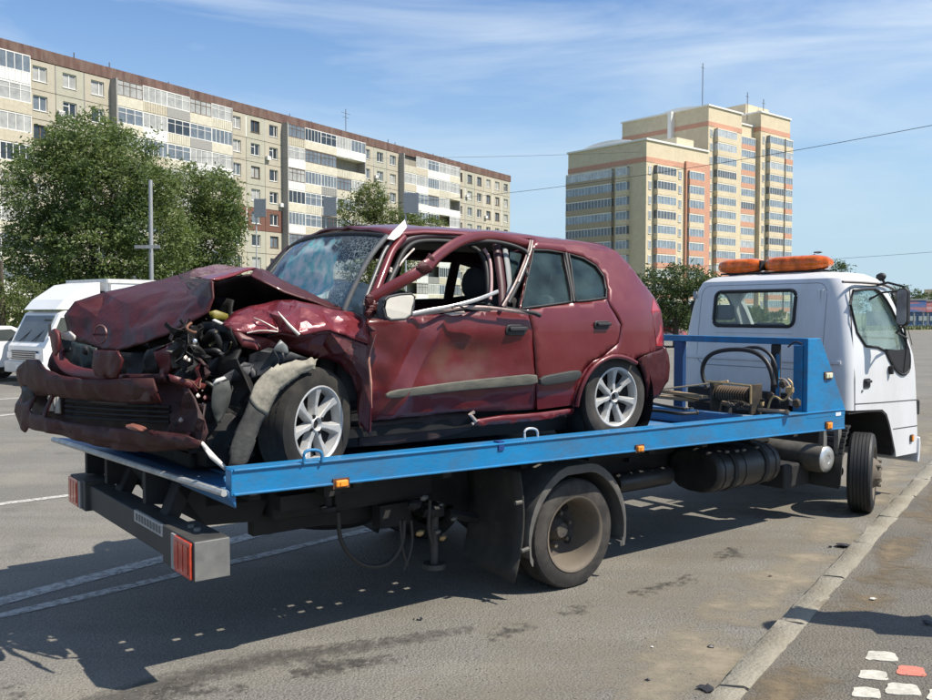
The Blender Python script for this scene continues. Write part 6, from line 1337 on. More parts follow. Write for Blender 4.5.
# mirror
mq = [near(x, y, -.17) for x, y in ((384.5, 300), (388, 297), (400, 294.5), (411, 294), (414.5, 297), (413.5, 306), (411, 315), (405, 319), (390, 320), (385, 317), (383, 308))]
mc = Vector((sum(p[0] for p in mq), sum(p[1] for p in mq), sum(p[2] for p in mq))) / len(mq)
mb = M(); n_ = len(mq); ringA = [Vector(p) for p in mq]; ringB = [mc + (p - mc) * 1.04 + Vector((-.015, .03, 0)) for p in ringA]; ringC = [mc + (p - mc) * .6 + Vector((-.02, .09, 0)) for p in ringA]
mb.v = [tuple(p) for p in ringA + ringB + ringC]; mb.f = [(i, (i+1) % n_, (i+1) % n_ + n_, i + n_) for i in range(n_)] + [(i + n_, (i+1) % n_ + n_, (i+1) % n_ + 2*n_, i + 2*n_) for i in range(n_)] + [tuple(range(2*n_, 3*n_))]
mo = mb.build('wing_mirror', blackp, car, smooth=50)
mb = M(); mb.add([mc + (p - mc) * .93 + Vector((.006, -.004, 0)) for p in ringA], [tuple(range(n_))]); mb.build('mirror_glass', mat('mirror_dusty', (.50, .46, .39), .35, metal=.2, var=.1), mo)
strip3('mirror_rim', [p for p in ringA], .008, blackp, mo, closed=True); mb = M(); mb.tube([near(380, 312, .0), tuple(ringC[8])], .03, 8); mb.build('mirror_arm', blackp, mo)

# --- interior
seatb = mat('seat_black', (.018, .018, .020), .85, var=.2)
def seat(s, l, z0):
    mb = M(); mb.hexa([(s - .02, l - .23, z0 + .1), (s + .12, l - .23, z0 + .1), (s + .12, l + .23, z0 + .1), (s - .02, l + .23, z0 + .1)], [(s + .12, l - .19, z0 + .70), (s + .22, l - .19, z0 + .70), (s + .22, l + .19, z0 + .70), (s + .12, l + .19, z0 + .70)]); o = mb.build('seat_back', seatb, car, bevel=.05, seg=3)
    mb = M(); mb.box(s - .45, s + .1, l - .24, l + .24, z0, z0 + .16); mb.build('seat_cushion', seatb, car, bevel=.05, seg=3)
    mb = M(); mb.blob((s + .17, l, z0 + .84), (.09, .15, .115), 2, .03); mb.build('head_rest', seatb, o, smooth=60)
fz = fl_(-.5) + .30
seat(-.55, 1.42, fz - .22); seat(.42, .58, fz); seat(.42, 1.03, fz); seat(.42, 1.46, fz)
hq = near(474, 284, .35); mb = M(); mb.blob(hq, (.055, .12, .115), 2, .05); mb.build('head_rest', seatb, car, smooth=60)
mb = M(); mb.box(hq[0] - .03, hq[0] + .08, .45, .92, fz + .15, hq[2] - .12); mb.build('seat_back', seatb, car, bevel=.05)
mb = M(); mb.box(-1.5, .95, .3, 1.76, fl_(-.5) + .17, fl_(-.5) + .22); mb.build('floor_pan', bay, car)
mb = M(); mb.box(-1.5, -1.18, .36, 1.7, fl_(-1) + .35, 1.72); mb.build('dashboard', mat('dash_dark', (.03, .03, .032), .8, var=.2), car, bevel=.05, seg=3)
mb = M(); mb.tube([(-1.05 + .06*cos(t*pi/12), .66 + .18*sin(t*pi/12), 1.68 + .17*cos(t*pi/12)) for t in range(24)], .014, 8, closed=True); mb.build('steering_wheel', seatb, car, smooth=60)
mb = M(); mb.box(-.55, .35, .6, 1.46, 2.22, 2.235); mb.build('headliner', mat('headliner_grey', (.2, .2, .19), .9), car)
mb = M(); cdt(mb, n2([(400, 325), (520, 320), (530, 405), (400, 412)]), [], lambda s, z: (s, lside(s, z) + .09, z), .2); mb.build('door_lining', seatb, car)
# airbag rag hanging behind the screen
mb = M(); mb.blob((-1.10, .85, 1.80), (.16, .24, .13), 3, .5, 3.5); mb.build('burst_airbag', mat('airbag_white', (.55, .6, .6), .9, var=.1), car, smooth=60)

# --- car wheels
def alloy(c, ax, r, name='wheel', w=.19, rimr=.205, rub=dustrub):
    c = Vector(c); ax = Vector(ax).normalized()
    mb = M(); mb.lathe([(-w*.5, rimr), (-w*.5, r*.9), (-w*.38, r), (w*.30, r), (w*.44, r*.955), (w*.5, r*.86), (w*.5, r*.76), (w*.46, rimr + .004), (w*.40, rimr)], c, ax, 48); ty = mb.build(name, rub, car, smooth=40)
    for k in range(3):
        mb = M(); rr_ = r + .0006; mb.lathe([(-w*.2 + k*w*.2 - .004, rr_), (-w*.2 + k*w*.2 + .004, rr_)], c, ax, 40); mb.build('tread_groove', rubber, ty)
    mb = M(); mb.lathe([(w*.40, rimr + .003), (w*.47, rimr + .004), (w*.48, rimr - .004), (w*.44, rimr - .014), (w*.2, rimr - .022), (-w*.3, rimr - .03), (-w*.35, rimr*.5), (-w*.36, .001)], c, ax, 48); rm = mb.build('rim', silver, ty, smooth=40)
    mb = M(); mb.lathe([(-w*.30, .13), (-w*.28, .13), (-w*.28, .001)], c, ax, 32); mb.build('brake_disc', mat('disc_rust', (.10, .06, .045), .5, metal=.5), ty)
    mb = M(); mb.lathe([(w*.16, rimr - .018), (w*.06, rimr * .7), (w*.0, .03)], c, ax, 32); mb.build('spoke_gap_shade', bay, ty)  # dark cone stands in for the shade between the spokes
    a = ax.cross(Vector((0, 0, 1))).normalized(); b = ax.cross(a)
    for k in range(7):
        t = 2*pi*k/7 + .22; d_ = a*cos(t) + b*sin(t); p = a*-sin(t) + b*cos(t)
        mb = M(); r0, r1 = .035, rimr - .010
        def sec(rad, hw_, f0, f1): return [c + d_*rad - p*hw_ + ax*f0, c + d_*rad + p*hw_ + ax*f0, c + d_*rad + p*hw_*.55 + ax*f1, c + d_*rad - p*hw_*.55 + ax*f1]
        ss = [sec(r0, .026, w*.12, w*.36), sec(rimr*.5, .021, w*.10, w*.35), sec(rimr*.75, .029, w*.14, w*.39), sec(r1, .046, w*.20, w*.44)]
        for q in ss: mb.v += [tuple(x) for x in q]
        for i in range(3): mb.f += [(i*4 + k_, i*4 + (k_+1) % 4, (i+1)*4 + (k_+1) % 4, (i+1)*4 + k_) for k_ in range(4)]
        mb.f += [(0, 1, 2, 3), (12, 13, 14, 15)]; mb.build('spoke', silver, ty, bevel=.004)
    mb = M(); mb.lathe([(w*.12, .05), (w*.36, .045), (w*.40, .036), (w*.37, .030), (w*.30, .026), (w*.29, .001)], c, ax, 24); mb.build('hub', silver, ty, smooth=40)
    mb = M(); mb.lathe([(w*.30, .024), (w*.31, .001)], c, ax, 16); mb.build('hub_cap', bay, ty)
    for k in range(4):
        t = 2*pi*k/4 + .5; q = c + (a*cos(t) + b*sin(t)) * .05 + ax * w*.33; mb = M(); mb.lathe([(0, .010), (.012, .010), (.012, .001)], q, ax, 8); mb.build('wheel_bolt', bay, ty)
    return ty
rc = L(614.6, 399, .235); fc = L(318.3, 424.5, .20)
rw_ = .305
alloy((rc[0] + .02, .235 + .09, fl_(rc[0]) + rw_), (-.02, -1, 0), rw_)
fax = Vector((sin(radians(24)), -cos(radians(24)), -.03)); fcv = Vector(fc) - fax.normalized() * .08
alloy(fcv, fax, .305, rub=mat('tyre_dusty_brown', (.010, .0095, .009), .9, var=.3, dirt=(.11, .09, .065), damt=.4, dscale=3.0))
alloy((rc[0] + .02, 2*LC - .32, fl_(rc[0]) + rw_), (0, 1, 0), rw_); alloy((fc[0] - .1, 2*LC - .32, fl_(fc[0]) + rw_), (.1, 1, 0), rw_)
# dark wheel house behind the rear wheel
mb = M(); mb.lathe([(-.02, .37), (.30, .37), (.30, .001)], (rc[0] + .02, .24, rc[2] - .01), (0, 1, 0), 28); mb.build('wheel_house', bay, car, smooth=50)

# --- wrecked nose. Sheets traced on upright planes, then given folds and thickness
def psheet(name, px, a, b, m, bulge=lambda u, v: 0, amp=.0, f=6, seed=0, step=.04, holes=(), thick=.012, label=None, smooth=28):
    """a, b: (s, l) of two points of the upright plane the sheet hangs in"""
    A2 = Vector((a[0], a[1])); e = (Vector((b[0], b[1])) - A2).normalized(); nn = Vector((-e.y, e.x))
    if nn.x > 0 or (abs(nn.x) < .01 and nn.y > 0): nn = -nn
    def uv(x, y): q = hit(x, y, a, b); return ((Vector((q[0], q[1])) - A2).dot(e), q[2])
    poly = [uv(*p) for p in px]; hs = [[uv(*p) for p in h] for h in holes]; mb = M()
    def fn(u, v):
        o = bulge(u, v) + (crump(u, v, amp, f, seed) if amp else 0); p = A2 + e * u + nn * o; return (p.x, p.y, v)
    cdt(mb, poly, hs, fn, step); return mb.build(name, m, car, smooth=smooth, solid=thick, label=label, off=0)
bumper_m = mat('bumper_maroon_shaded', (.042, .008, .009), .6, var=.35, scale=6, coat=.05, bump=.2, bscale=24, spec=.3, dirt=(.07, .045, .035), damt=.5, dscale=13, droughness=.85)  # dusty bumper paint, its base darkened to imitate shade
FA, FB = (-2.84, 1.86), (-2.45, .22)            # line of the crushed nose: far corner, near corner
psheet('front_bumper', [(20, 384), (21, 372), (28, 366), (35.5, 361), (47, 358.5), (56, 359), (66, 368), (82, 374), (103, 378), (125, 378.5), (150, 377), (164, 377.5), (168, 390), (166, 402), (150, 403), (128, 401), (90, 397.5), (65, 394.5), (63, 404), (64, 415.5), (90, 420.5), (128, 425), (160, 428), (190, 434), (199, 440), (196, 448), (160, 450), (125, 445), (100, 438), (80, 433), (64, 430), (38, 426.6), (34.5, 431.5), (21.6, 421.5), (18.4, 411)], FA, FB, bumper_m,
       bulge=lambda u, v: .12 * (1 - ((u - .9) / .95) ** 2) * 1 - .05 * math.exp(-((v - 1.28) / .05) ** 2), amp=.012, f=5, seed=3, smooth=16, holes=[[(42, 395), (59, 394), (60, 414), (48, 412), (42, 409)], [(24, 388), (33, 387.5), (35, 401), (24, 400)]], label='hanging dusty front bumper')
psheet('bumper_grille_mesh', [(62, 394), (130, 401), (180, 408), (180, 426), (130, 425), (62, 417)], (-2.74, 1.86), (-2.36, .22), bay, amp=.02, f=9)
for k, y in enumerate((401, 406, 411, 416)): strip3('grille_slat', [hit(66, y, (-2.86, 1.86), (-2.47, .22)), hit(120, y + 4, (-2.88, 1.86), (-2.50, .22)), hit(170, y + 6, (-2.80, 1.86), (-2.44, .22))], .009, bay)
psheet('fog_lamp_cover', [(23, 386.5), (34, 386), (36, 402), (23, 401)], (-2.87, 1.86), (-2.50, .22), bay2, amp=.006)
psheet('inner_bumper_shard', [(49, 396), (52.5, 395), (54, 411), (50, 411)], (-2.80, 1.86), (-2.44, .22), mat('shard_pale', (.5, .48, .42), .6), amp=.004); psheet('inner_bumper_shard', [(57.5, 395.5), (59, 395), (60.5, 413.5), (55.5, 413)], (-2.80, 1.86), (-2.44, .22), MATS['shard_pale'])
psheet('bumper_lower_lip', [(60, 420), (110, 426.5), (150, 430), (190, 436), (206, 440), (204, 447), (160, 446), (110, 440), (62, 428)], (-2.93, 1.80), (-2.54, .25), bumper_m, smooth=16, amp=.010, bulge=lambda u, v: .03)
mb = M(); q = hit(136, 427.5, (-3.0, 1.8), (-2.62, .25)); mb.blob(q, (.03, .13, .014), 2, .3); mb.build('lip_scrape', mat('scrape_orange', (.20, .075, .05), .6), car, smooth=40)
psheet('bumper_bar', [(64, 383), (100, 387), (128, 388), (152, 386), (152, 401), (128, 401), (90, 398.5), (64, 395)], (-2.90, 1.86), (-2.51, .22), mat('bar_dusty_red', (.06, .016, .018), .75, var=.5, scale=5, dirt=(.085, .06, .05), damt=.8, dscale=4), amp=.014, f=7)
# grille surround and the dark openings behind it
GP = (-2.80, 1.86), (-2.43, .22)
gs = [(54.5, 331), (57, 345), (59.5, 358), (66, 367.5), (80, 373.5), (98, 376), (111.5, 377.5), (115, 371), (117.5, 358)]
G3 = [hit(x, y, (-2.90, 1.86), (-2.51, .22)) for x, y in gs]; flatrail('grille_surround', smoothpoly(G3, 2, False), lambda t: .028 + .004*sin(t*pi), .010, mat('maroon_bright_strip', (.088, .010, .013), .5, coat=.1, var=.25, dirt=(.12, .05, .04), damt=.4, dscale=12))
psheet('grille_surround_stub', [(51, 331), (56, 328.5), (60, 334), (60, 350), (57, 356), (52, 346)], (-2.96, 1.86), (-2.58, .22), MATS['maroon_bright_strip'], amp=.008)
psheet('centre_grille_piece', [(96, 350), (119, 351), (122, 360), (119, 377), (111, 378), (98, 375), (94, 366)], (-2.93, 1.86), (-2.55, .22), red_d, amp=.012, f=7)
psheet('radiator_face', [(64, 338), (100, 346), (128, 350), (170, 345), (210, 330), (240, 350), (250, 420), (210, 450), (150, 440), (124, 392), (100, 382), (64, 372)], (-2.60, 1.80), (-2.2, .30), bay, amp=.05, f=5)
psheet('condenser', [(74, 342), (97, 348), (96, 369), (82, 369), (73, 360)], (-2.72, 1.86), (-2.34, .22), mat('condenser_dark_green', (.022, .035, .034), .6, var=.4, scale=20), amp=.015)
mb = M(); mb.blob(hit(85.5, 350, (-2.76, 1.86), (-2.38, .22)), (.02, .03, .03), 2, .2); mb.build('fan_hub', bay2, car)
psheet('headlamp_stump', [(121, 352), (140, 353), (168, 345), (163, 372), (140, 378), (122, 375)], (-2.70, 1.86), (-2.30, .22), bay, amp=.03)
psheet('inner_wing', [(158, 352), (172, 345), (176, 362), (168, 378), (160, 378)], (-2.76, 1.86), (-2.36, .22), mat('maroon_deep', (.10, .014, .016), .5, var=.3), amp=.02)
# small white-ish gap piece and black clip left of the grille
psheet('broken_headlamp', [(62, 332), (70, 331.5), (76, 336), (75, 341), (66, 340)], (-2.86, 1.86), (-2.48, .22), mat('lamp_milky', (.45, .42, .38), .4), amp=.01)
psheet('headlamp_clip', [(65, 349), (70, 347.5), (71, 351), (66, 353)], (-2.86, 1.86), (-2.48, .22), bay)
# --- bonnet in two folded halves (each point: pixel, pixel, distance l across the car)
def facets(name, P, faces, m, sub=3, amp=.012, f=5, thick=.010, label=None, smooth=24, seed=1.0, parent=None):
    vs = [Vector(L(x, y, l)) for x, y, l in P]; bm = bmesh.new(); bv = [bm.verts.new(v) for v in vs]
    for fc_ in faces: bm.faces.new([bv[i] for i in fc_])
    bmesh.ops.triangulate(bm, faces=bm.faces); bmesh.ops.subdivide_edges(bm, edges=bm.edges, cuts=sub, use_grid_fill=True)
    bmesh.ops.recalc_face_normals(bm, faces=bm.faces); bm.normal_update(); org = LOC[car.name]; nrm = {v: v.normal.copy() for v in bm.verts}
    for v in bm.verts:
        c = v.co; d_ = amp * (1 - 3 * abs(noise.noise(c * f + Vector((seed, 0, 0))))) + amp * .5 * noise.noise(c * f * 2.7); v.co = c + nrm[v] * d_ * (.35 if v.is_boundary else 1)
    me = bpy.data.meshes.new(name)
    for v in bm.verts: v.co -= Vector(org)
    bm.to_mesh(me); bm.free(); me.materials.append(m); me.polygons.foreach_set('use_smooth', [True] * len(me.polygons)); me.set_sharp_from_angle(angle=radians(smooth))
    o = bpy.data.objects.new(name, me); COL.objects.link(o); o.parent = parent or car; LOC[o.name] = org
    md = o.modifiers.new('s', 'SOLIDIFY'); md.thickness = thick; md.offset = 0
    if label: o['label'] = label
    return o
# front half: from the fold ridge down to the nose
HFp = [(65, 316, 1.62), (69, 336, 1.55), (84, 343, 1.40), (100, 350, 1.22), (117, 351, 1.05), (140, 345, .82), (166, 336, .62), (190, 324, .46), (208, 312.5, .38),   # 0-8 lower lip
       (75, 302, 1.62), (105, 293, 1.60), (135, 286, 1.58), (162, 280.5, 1.50), (178, 276, 1.42), (193, 270.5, 1.35), (213, 281, .42), (214, 298, .38),              # 9-16
       (98, 318, 1.38), (122, 302, 1.30), (128, 334, 1.02), (150, 312, .98), (170, 292, 1.05), (180, 315, .62), (196, 296, .62), (148, 330, .80)]                    # 17-24 inner
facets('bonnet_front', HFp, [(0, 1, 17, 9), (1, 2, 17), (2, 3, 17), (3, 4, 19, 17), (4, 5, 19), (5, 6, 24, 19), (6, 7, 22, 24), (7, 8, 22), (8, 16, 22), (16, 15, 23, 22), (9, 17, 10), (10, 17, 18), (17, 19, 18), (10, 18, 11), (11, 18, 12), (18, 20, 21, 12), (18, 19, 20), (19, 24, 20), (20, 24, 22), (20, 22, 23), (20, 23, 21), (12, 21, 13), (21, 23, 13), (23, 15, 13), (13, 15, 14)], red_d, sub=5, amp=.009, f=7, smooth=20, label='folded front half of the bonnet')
facets('bonnet_fold', [(178, 278, 1.42), (193, 270, 1.38), (213, 266, 1.32), (224, 265.5, 1.3), (236, 268, 1.22), (255, 269, .60), (240, 273, .50), (214, 281, .42), (200, 277.5, .75), (222, 271, .9)], [(0, 1, 8), (1, 2, 9, 8), (2, 3, 9), (3, 4, 9), (4, 5, 6, 9), (9, 6, 7, 8), (0, 8, 7)], mat('maroon_paint_sunlit', (.15, .015, .020), .36, metal=.1, coat=.4, var=.15, bump=.06, bscale=20), sub=3, amp=.010, f=7, label='sunlit crest of the folded bonnet')  # brighter copy of the paint imitates sun on the crest
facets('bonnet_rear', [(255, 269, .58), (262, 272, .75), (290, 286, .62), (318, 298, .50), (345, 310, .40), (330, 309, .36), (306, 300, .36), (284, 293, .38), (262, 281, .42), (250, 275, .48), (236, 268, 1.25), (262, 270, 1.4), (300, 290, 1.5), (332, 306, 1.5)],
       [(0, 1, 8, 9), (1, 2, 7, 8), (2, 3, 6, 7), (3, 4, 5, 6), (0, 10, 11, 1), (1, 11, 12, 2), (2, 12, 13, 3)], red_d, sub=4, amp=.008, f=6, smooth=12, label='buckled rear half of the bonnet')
# underside of the buckle: dark liner from ridge down to the bay
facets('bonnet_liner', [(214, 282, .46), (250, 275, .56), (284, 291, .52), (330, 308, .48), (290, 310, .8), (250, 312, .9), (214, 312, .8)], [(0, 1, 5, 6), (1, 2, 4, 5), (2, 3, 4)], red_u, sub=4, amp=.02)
# emblem ring with its crossing bar
ec = hit(109, 336, (-2.80, 1.86), (-2.43, .22)); en = Vector(L(109, 336, 1.14)) + Vector((-.055, -.03, .01)); ex = Vector((-.9, -.42, .1)).normalized(); ea = ex.cross(Vector((0, 0, 1))).normalized(); eb = ex.cross(ea)
mb = M(); mb.tube([en + (ea*cos(t*pi/14) + eb*sin(t*pi/14)) * .050 for t in range(28)], .0048, 6, closed=True); emb = mb.build('bonnet_emblem', mat('emblem_chrome', (.22, .12, .11), .4, metal=.5, dirt=(.2, .1, .08), damt=.5, dscale=20), car, smooth=60)
mb = M(); mb.tube([en - ea * .055, en + ea * .055], .006, 6); mb.build('emblem_bar', red_d, emb)
# near wing, crushed: upper bright part, crease, lower dark part
W1 = [(222, 325, .22), (234, 313, .30), (250, 307, .34), (275, 301.5, .36), (293, 300.5, .36), (325, 306.8, .34), (356, 314, .34), (366, 320, .26), (369, 345, .20), (352, 338, .16), (330, 330, .12), (299, 335, .10), (283, 332, .16), (262, 334, .16), (247, 333, .18), (232, 331, .20),
      (270, 315, .22), (286, 318, .13), (300, 309, .24), (330, 316, .20), (256, 322, .20)]
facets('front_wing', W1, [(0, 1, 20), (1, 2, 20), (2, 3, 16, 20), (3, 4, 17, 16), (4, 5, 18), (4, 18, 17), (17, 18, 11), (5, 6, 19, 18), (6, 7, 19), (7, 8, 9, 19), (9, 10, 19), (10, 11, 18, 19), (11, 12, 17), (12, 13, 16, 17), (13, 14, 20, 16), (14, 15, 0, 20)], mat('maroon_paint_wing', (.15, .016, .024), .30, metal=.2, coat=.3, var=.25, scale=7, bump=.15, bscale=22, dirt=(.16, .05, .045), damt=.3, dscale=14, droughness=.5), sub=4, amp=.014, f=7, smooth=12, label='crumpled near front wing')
strip3('wing_crease', [L(278, 312, .16), L(289, 325, .105), L(299, 335, .085)], [.004, .008, .010], bare); strip3('wing_crease', smoothpoly([L(x, y, l) for x, y, l in ((247, 333, .16), (262, 330, .14), (283, 332.5, .13), (262, 321, .17), (254, 318, .2))], 1, False), .004, bare)
W2 = [(299, 336, .11), (330, 331, .13), (352, 339, .17), (369, 346, .20), (370, 372, .20), (371, 405, .22), (370, 436, .26), (360, 424, .30), (358, 396, .30), (350, 376, .28), (338, 363, .26), (318, 357, .24), (285, 349, .26), (262, 340, .26), (280, 334, .16), (345, 352, .13), (362, 380, .22)]
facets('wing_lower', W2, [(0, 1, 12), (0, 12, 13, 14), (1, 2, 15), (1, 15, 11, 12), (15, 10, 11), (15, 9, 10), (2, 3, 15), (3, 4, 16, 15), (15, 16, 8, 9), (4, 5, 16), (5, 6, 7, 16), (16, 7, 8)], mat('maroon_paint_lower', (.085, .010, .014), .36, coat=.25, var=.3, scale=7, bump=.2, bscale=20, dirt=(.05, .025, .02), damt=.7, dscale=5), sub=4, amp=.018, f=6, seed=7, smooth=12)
strip3('torn_edge', [L(x, y, .13) for x, y in ((376, 334), (371, 350), (368.5, 361), (370, 372), (370.8, 383), (371.5, 400), (372, 408))], [.003, .004, .009, .006, .008, .003, .002], mat('torn_edge_rusty', (.42, .20, .15), .5, var=.4, scale=20))
psheet('hinge_panel', [(356, 318), (368, 318), (376, 322), (374, 345), (366, 352), (358, 340)], (-1.8, .26), (0, .26), red_d, amp=.02, f=8)
# pale broken wheel-arch liner standing in front of the wheel
Lp = [(228, 467), (229, 450), (236, 430), (244.6, 412), (250, 397), (255, 385), (263, 374), (272, 367), (292, 361), (318, 358.5), (316, 369), (304, 373), (292, 381), (281, 390), (275, 398), (268, 414), (259, 428), (254, 447), (245, 467)]
Ll = [(x, y, .02 + .12 * max(0, (x - 250) / 70)) for x, y in Lp]; L3_ = [Vector(L(*p)) for p in Ll]
mb = M(); n_ = 8; outer = resample([tuple(p) for p in L3_[:10]], .06, False); inn = resample([tuple(p) for p in L3_[10:][::-1]], .06, False)
def along(P, t): k = t * (len(P) - 1); i = min(int(k), len(P) - 2); return Vector(P[i]).lerp(Vector(P[i+1]), k - i)
def linf(a, b): return along(outer, a).lerp(along(inn, a), b) + Vector((-.02, -.02, 0)) * sin(pi * b) + Vector((1, -1, .5)) * .006 * noise.noise(Vector((a*9, b*3, 0))) + (Vector((.5, 0, .8)) * .03 * noise.noise(Vector((a * 30, 0, 5))) if b in (0, 1) else Vector((0, 0, 0)))
pale = mat('liner_pale_tan', (.27, .25, .20), .85, var=.35, scale=9, dirt=(.045, .04, .036), damt=.9, dscale=5.5, bump=.3, bscale=30); darkl = mat('liner_dark', (.05, .048, .044), .85, var=.5, scale=6, dirt=(.02, .02, .02), damt=.8, dscale=5, bump=.3, bscale=30)  # second liner colour is darker, for the lower end
mb = M(); mb.grid(lambda a, b: linf(.36 + .64 * a, b), 24, n_); mb.build('wheel_arch_liner', pale, car, smooth=40, solid=.012, label='pale torn wheel arch liner')
mb = M(); mb.grid(lambda a, b: linf(.37 * a, b) + Vector((.004, .006, 0)), 14, n_); mb.build('wheel_arch_liner', darkl, car, smooth=40, solid=.012, label='darker lower end of the arch liner')
# --- engine bay wreckage
rr = random.Random(31)
def shardpart(name, px, l, m, amp=.02, f=7, thick=.008, seed=0): psheet(name, px, (-3, l), (0, l), m, amp=amp, f=f, thick=thick, seed=seed)
mb = M(); mb.box(-2.15, -1.65, .62, 1.5, 1.02, 1.62); mb.build('engine_block', bay, car, bevel=.05, seg=3)
mb = M(); mb.box(-2.05, -1.75, .7, 1.3, 1.62, 1.70); mb.build('rocker_cover', bay2, car, bevel=.02)
mb = M(); mb.box(-2.3, -1.45, .50, 1.7, .93, 1.02); mb.build('subframe', bay, car, bevel=.02)
mb = M(); mb.box(-1.62, -1.52, .35, 1.7, 1.0, 1.74); mb.build('firewall', bay, car, bevel=.02)
mb = M(); mb.box(-2.38, -2.30, .5, 1.7, 1.05, 1.42); mb.build('radiator', bay, car, bevel=.02)
mb = M(); mb.prism([(-2.42, 1.60), (-2.25, .40), (-1.9, .40), (-1.9, 1.60)], 2, .96, 1.10); mb.build('sun_block_tray', bay, car)  # dark tray added to stop sun passing below the bumper lip
shardpart('wing_inner_panel', [(186, 340), (212, 322), (240, 335), (262, 345), (280, 362), (262, 380), (248, 400), (236, 430), (226, 466), (212, 462), (196, 440), (188, 400), (180, 372)], .42, bay, .06, 5)
shardpart('crossmember_end', [(196, 405), (214, 400), (236, 418), (229, 448), (226, 468), (208, 456)], .20, bay, .04, 6, seed=4)
shardpart('grey_splinter', [(212, 380), (222, 376), (244, 362), (254, 364), (246, 378), (232, 381), (222, 386)], .18, bay2, .02, seed=2); shardpart('grey_splinter', [(206, 362), (226, 352), (246, 358), (240, 368), (220, 376), (206, 374)], .30, bay2, .03, seed=5)
shardpart('pale_splinter', [(212, 384), (216, 379), (224, 376.5), (226, 378.5), (219, 382), (214, 385.5)], .15, mat('splinter_white', (.62, .6, .55), .4), .004); shardpart('pale_splinter', [(212, 320), (215, 319), (223, 323), (221, 325)], .20, MATS['splinter_white'], .003)
shardpart('olive_duct', [(208, 312), (216, 310), (228, 314), (229, 321), (218, 321), (210, 317)], .45, mat('duct_olive', (.15, .125, .015), .5, var=.2), .008)
shardpart('liner_shred', [(250, 355), (268, 348), (290, 352), (306, 358), (288, 362), (272, 368), (262, 376), (250, 378)], .17, bay2, .02, seed=6); shardpart('bracket_torn', [(272, 350), (281, 340), (287, 346), (288, 354), (280, 352)], .12, mat('bracket_grey', (.15, .16, .16), .5, metal=.3), .01)
shardpart('lamp_bracket', [(168, 374), (190, 380), (206, 384), (204, 390), (188, 388), (170, 381)], .22, MATS['maroon_bright_strip'], .012, seed=9); shardpart('hanging_sill_trim', [(199, 440), (204, 442), (216, 456), (228, 468), (224, 470), (210, 458)], .06, MATS['splinter_white'], .01)
shardpart('black_wheel_duct', [(213, 386), (228, 380), (231, 392), (226, 412), (216, 424), (210, 406)], .14, mat('duct_grey_green', (.045, .05, .045), .7, var=.3), .015)
shardpart('strut_panel', [(232, 331), (262, 337), (290, 348), (262, 352), (240, 346)], .20, MATS['maroon_deep'], .03, seed=12)
mb = M(); mb.blob(L(194.5, 341.5, .26), (.02, .015, .018), 2, .1); mb.build('chrome_cap', mat('chrome_cap', (.85, .85, .85), .1, metal=1), car, smooth=60)
mb = M(); mb.blob(L(192, 352, .30), (.05, .03, .07), 2, .5, 4); mb.build('headlamp_bowl', bay2, car, smooth=40)
for k, (x, y, c) in enumerate(((186, 358, bare), (190, 360, bare), (201, 390, bare), (205, 398, MATS['maroon_bright_strip']), (203, 405, bare), (206, 411, MATS['maroon_bright_strip']), (198, 396, bare), (181, 420, bare), (176, 424, bay2), (214, 401, bare))):
    mb = M(); mb.blob(L(x, y, .17 + .05 * (k % 3)), (.017, .008, .011), 1, 1.0, 4); mb.build('metal_scrap', c, car)
cols = [mat('wire_rust', (.16, .07, .04), .6), bay, mat('wire_olive', (.09, .075, .03), .6), bay2, bay]
for k in range(26):
    x0, y0 = rr.uniform(185, 245), rr.uniform(322, 392); p = [(x0, y0, rr.uniform(.2, .5))]
    for _ in range(4): p.append((p[-1][0] + rr.uniform(-16, 18), p[-1][1] + rr.uniform(-12, 13), min(.6, max(.16, p[-1][2] + rr.uniform(-.08, .08)))))
    strip3('wiring', smoothpoly([L(*q) for q in p], 2, False), rr.uniform(.003, .007), cols[k % 5])
plates = [bay, bay, bay2, bay, MATS['maroon_deep'], bay, mat('dusty_metal', (.07, .065, .055), .7, var=.4, scale=10, dirt=(.02, .02, .02), damt=.7, dscale=8), bay, red_u]
for k in range(95):
    x, y = rr.uniform(176, 264), rr.uniform(326, 446); l = rr.uniform(.20, .55); c = Vector(L(x, y, l)); r = rr.uniform(.018, .055); ax = Vector((rr.gauss(0, 1), rr.gauss(0, .6), rr.gauss(0, 1))).normalized(); sd = ax.cross(Vector((rr.gauss(0, 1), rr.gauss(0, 1), rr.gauss(0, 1)))).normalized(); up = ax.cross(sd)
    mb = M(); n = 5
    for i in range(n):
        w_ = r * rr.uniform(.25, .8); o = c + ax * r * (i - 2) * .8 + up * rr.uniform(-.5, .5) * r; mb.v += [tuple(o - sd * w_), tuple(o + up * rr.uniform(-.4, .4) * r), tuple(o + sd * w_ * rr.uniform(.4, 1.2))]
        if i: mb.f += [(3*i - 3, 3*i - 2, 3*i + 1, 3*i), (3*i - 2, 3*i - 1, 3*i + 2, 3*i + 1)]
    mb.build('crushed_plate', plates[k % 9], car, solid=.004)
for k in range(9):
    x, y = rr.uniform(180, 240), rr.uniform(330, 400); pts = [L(x + rr.uniform(-4, 4), y, .35), L(x + rr.uniform(6, 16), y + rr.uniform(-14, 0), .25), L(x + rr.uniform(16, 30), y + rr.uniform(-6, 12), .25), L(x + rr.uniform(20, 34), y + rr.uniform(14, 26), .4)]
    strip3('coolant_hose', smoothpoly(pts, 2, False), rr.uniform(.009, .018), hose)
for k in range(12):
    x, y = rr.uniform(80, 210), rr.uniform(330, 436); c = Vector(hit(x, y, (-2.62, 1.8), (-2.25, .3))); mb = M(); r = rr.uniform(.03, .07); mb.blob(c, (r * .5, r, r), 1, .9, 3); mb.build('crushed_component', bay, car)
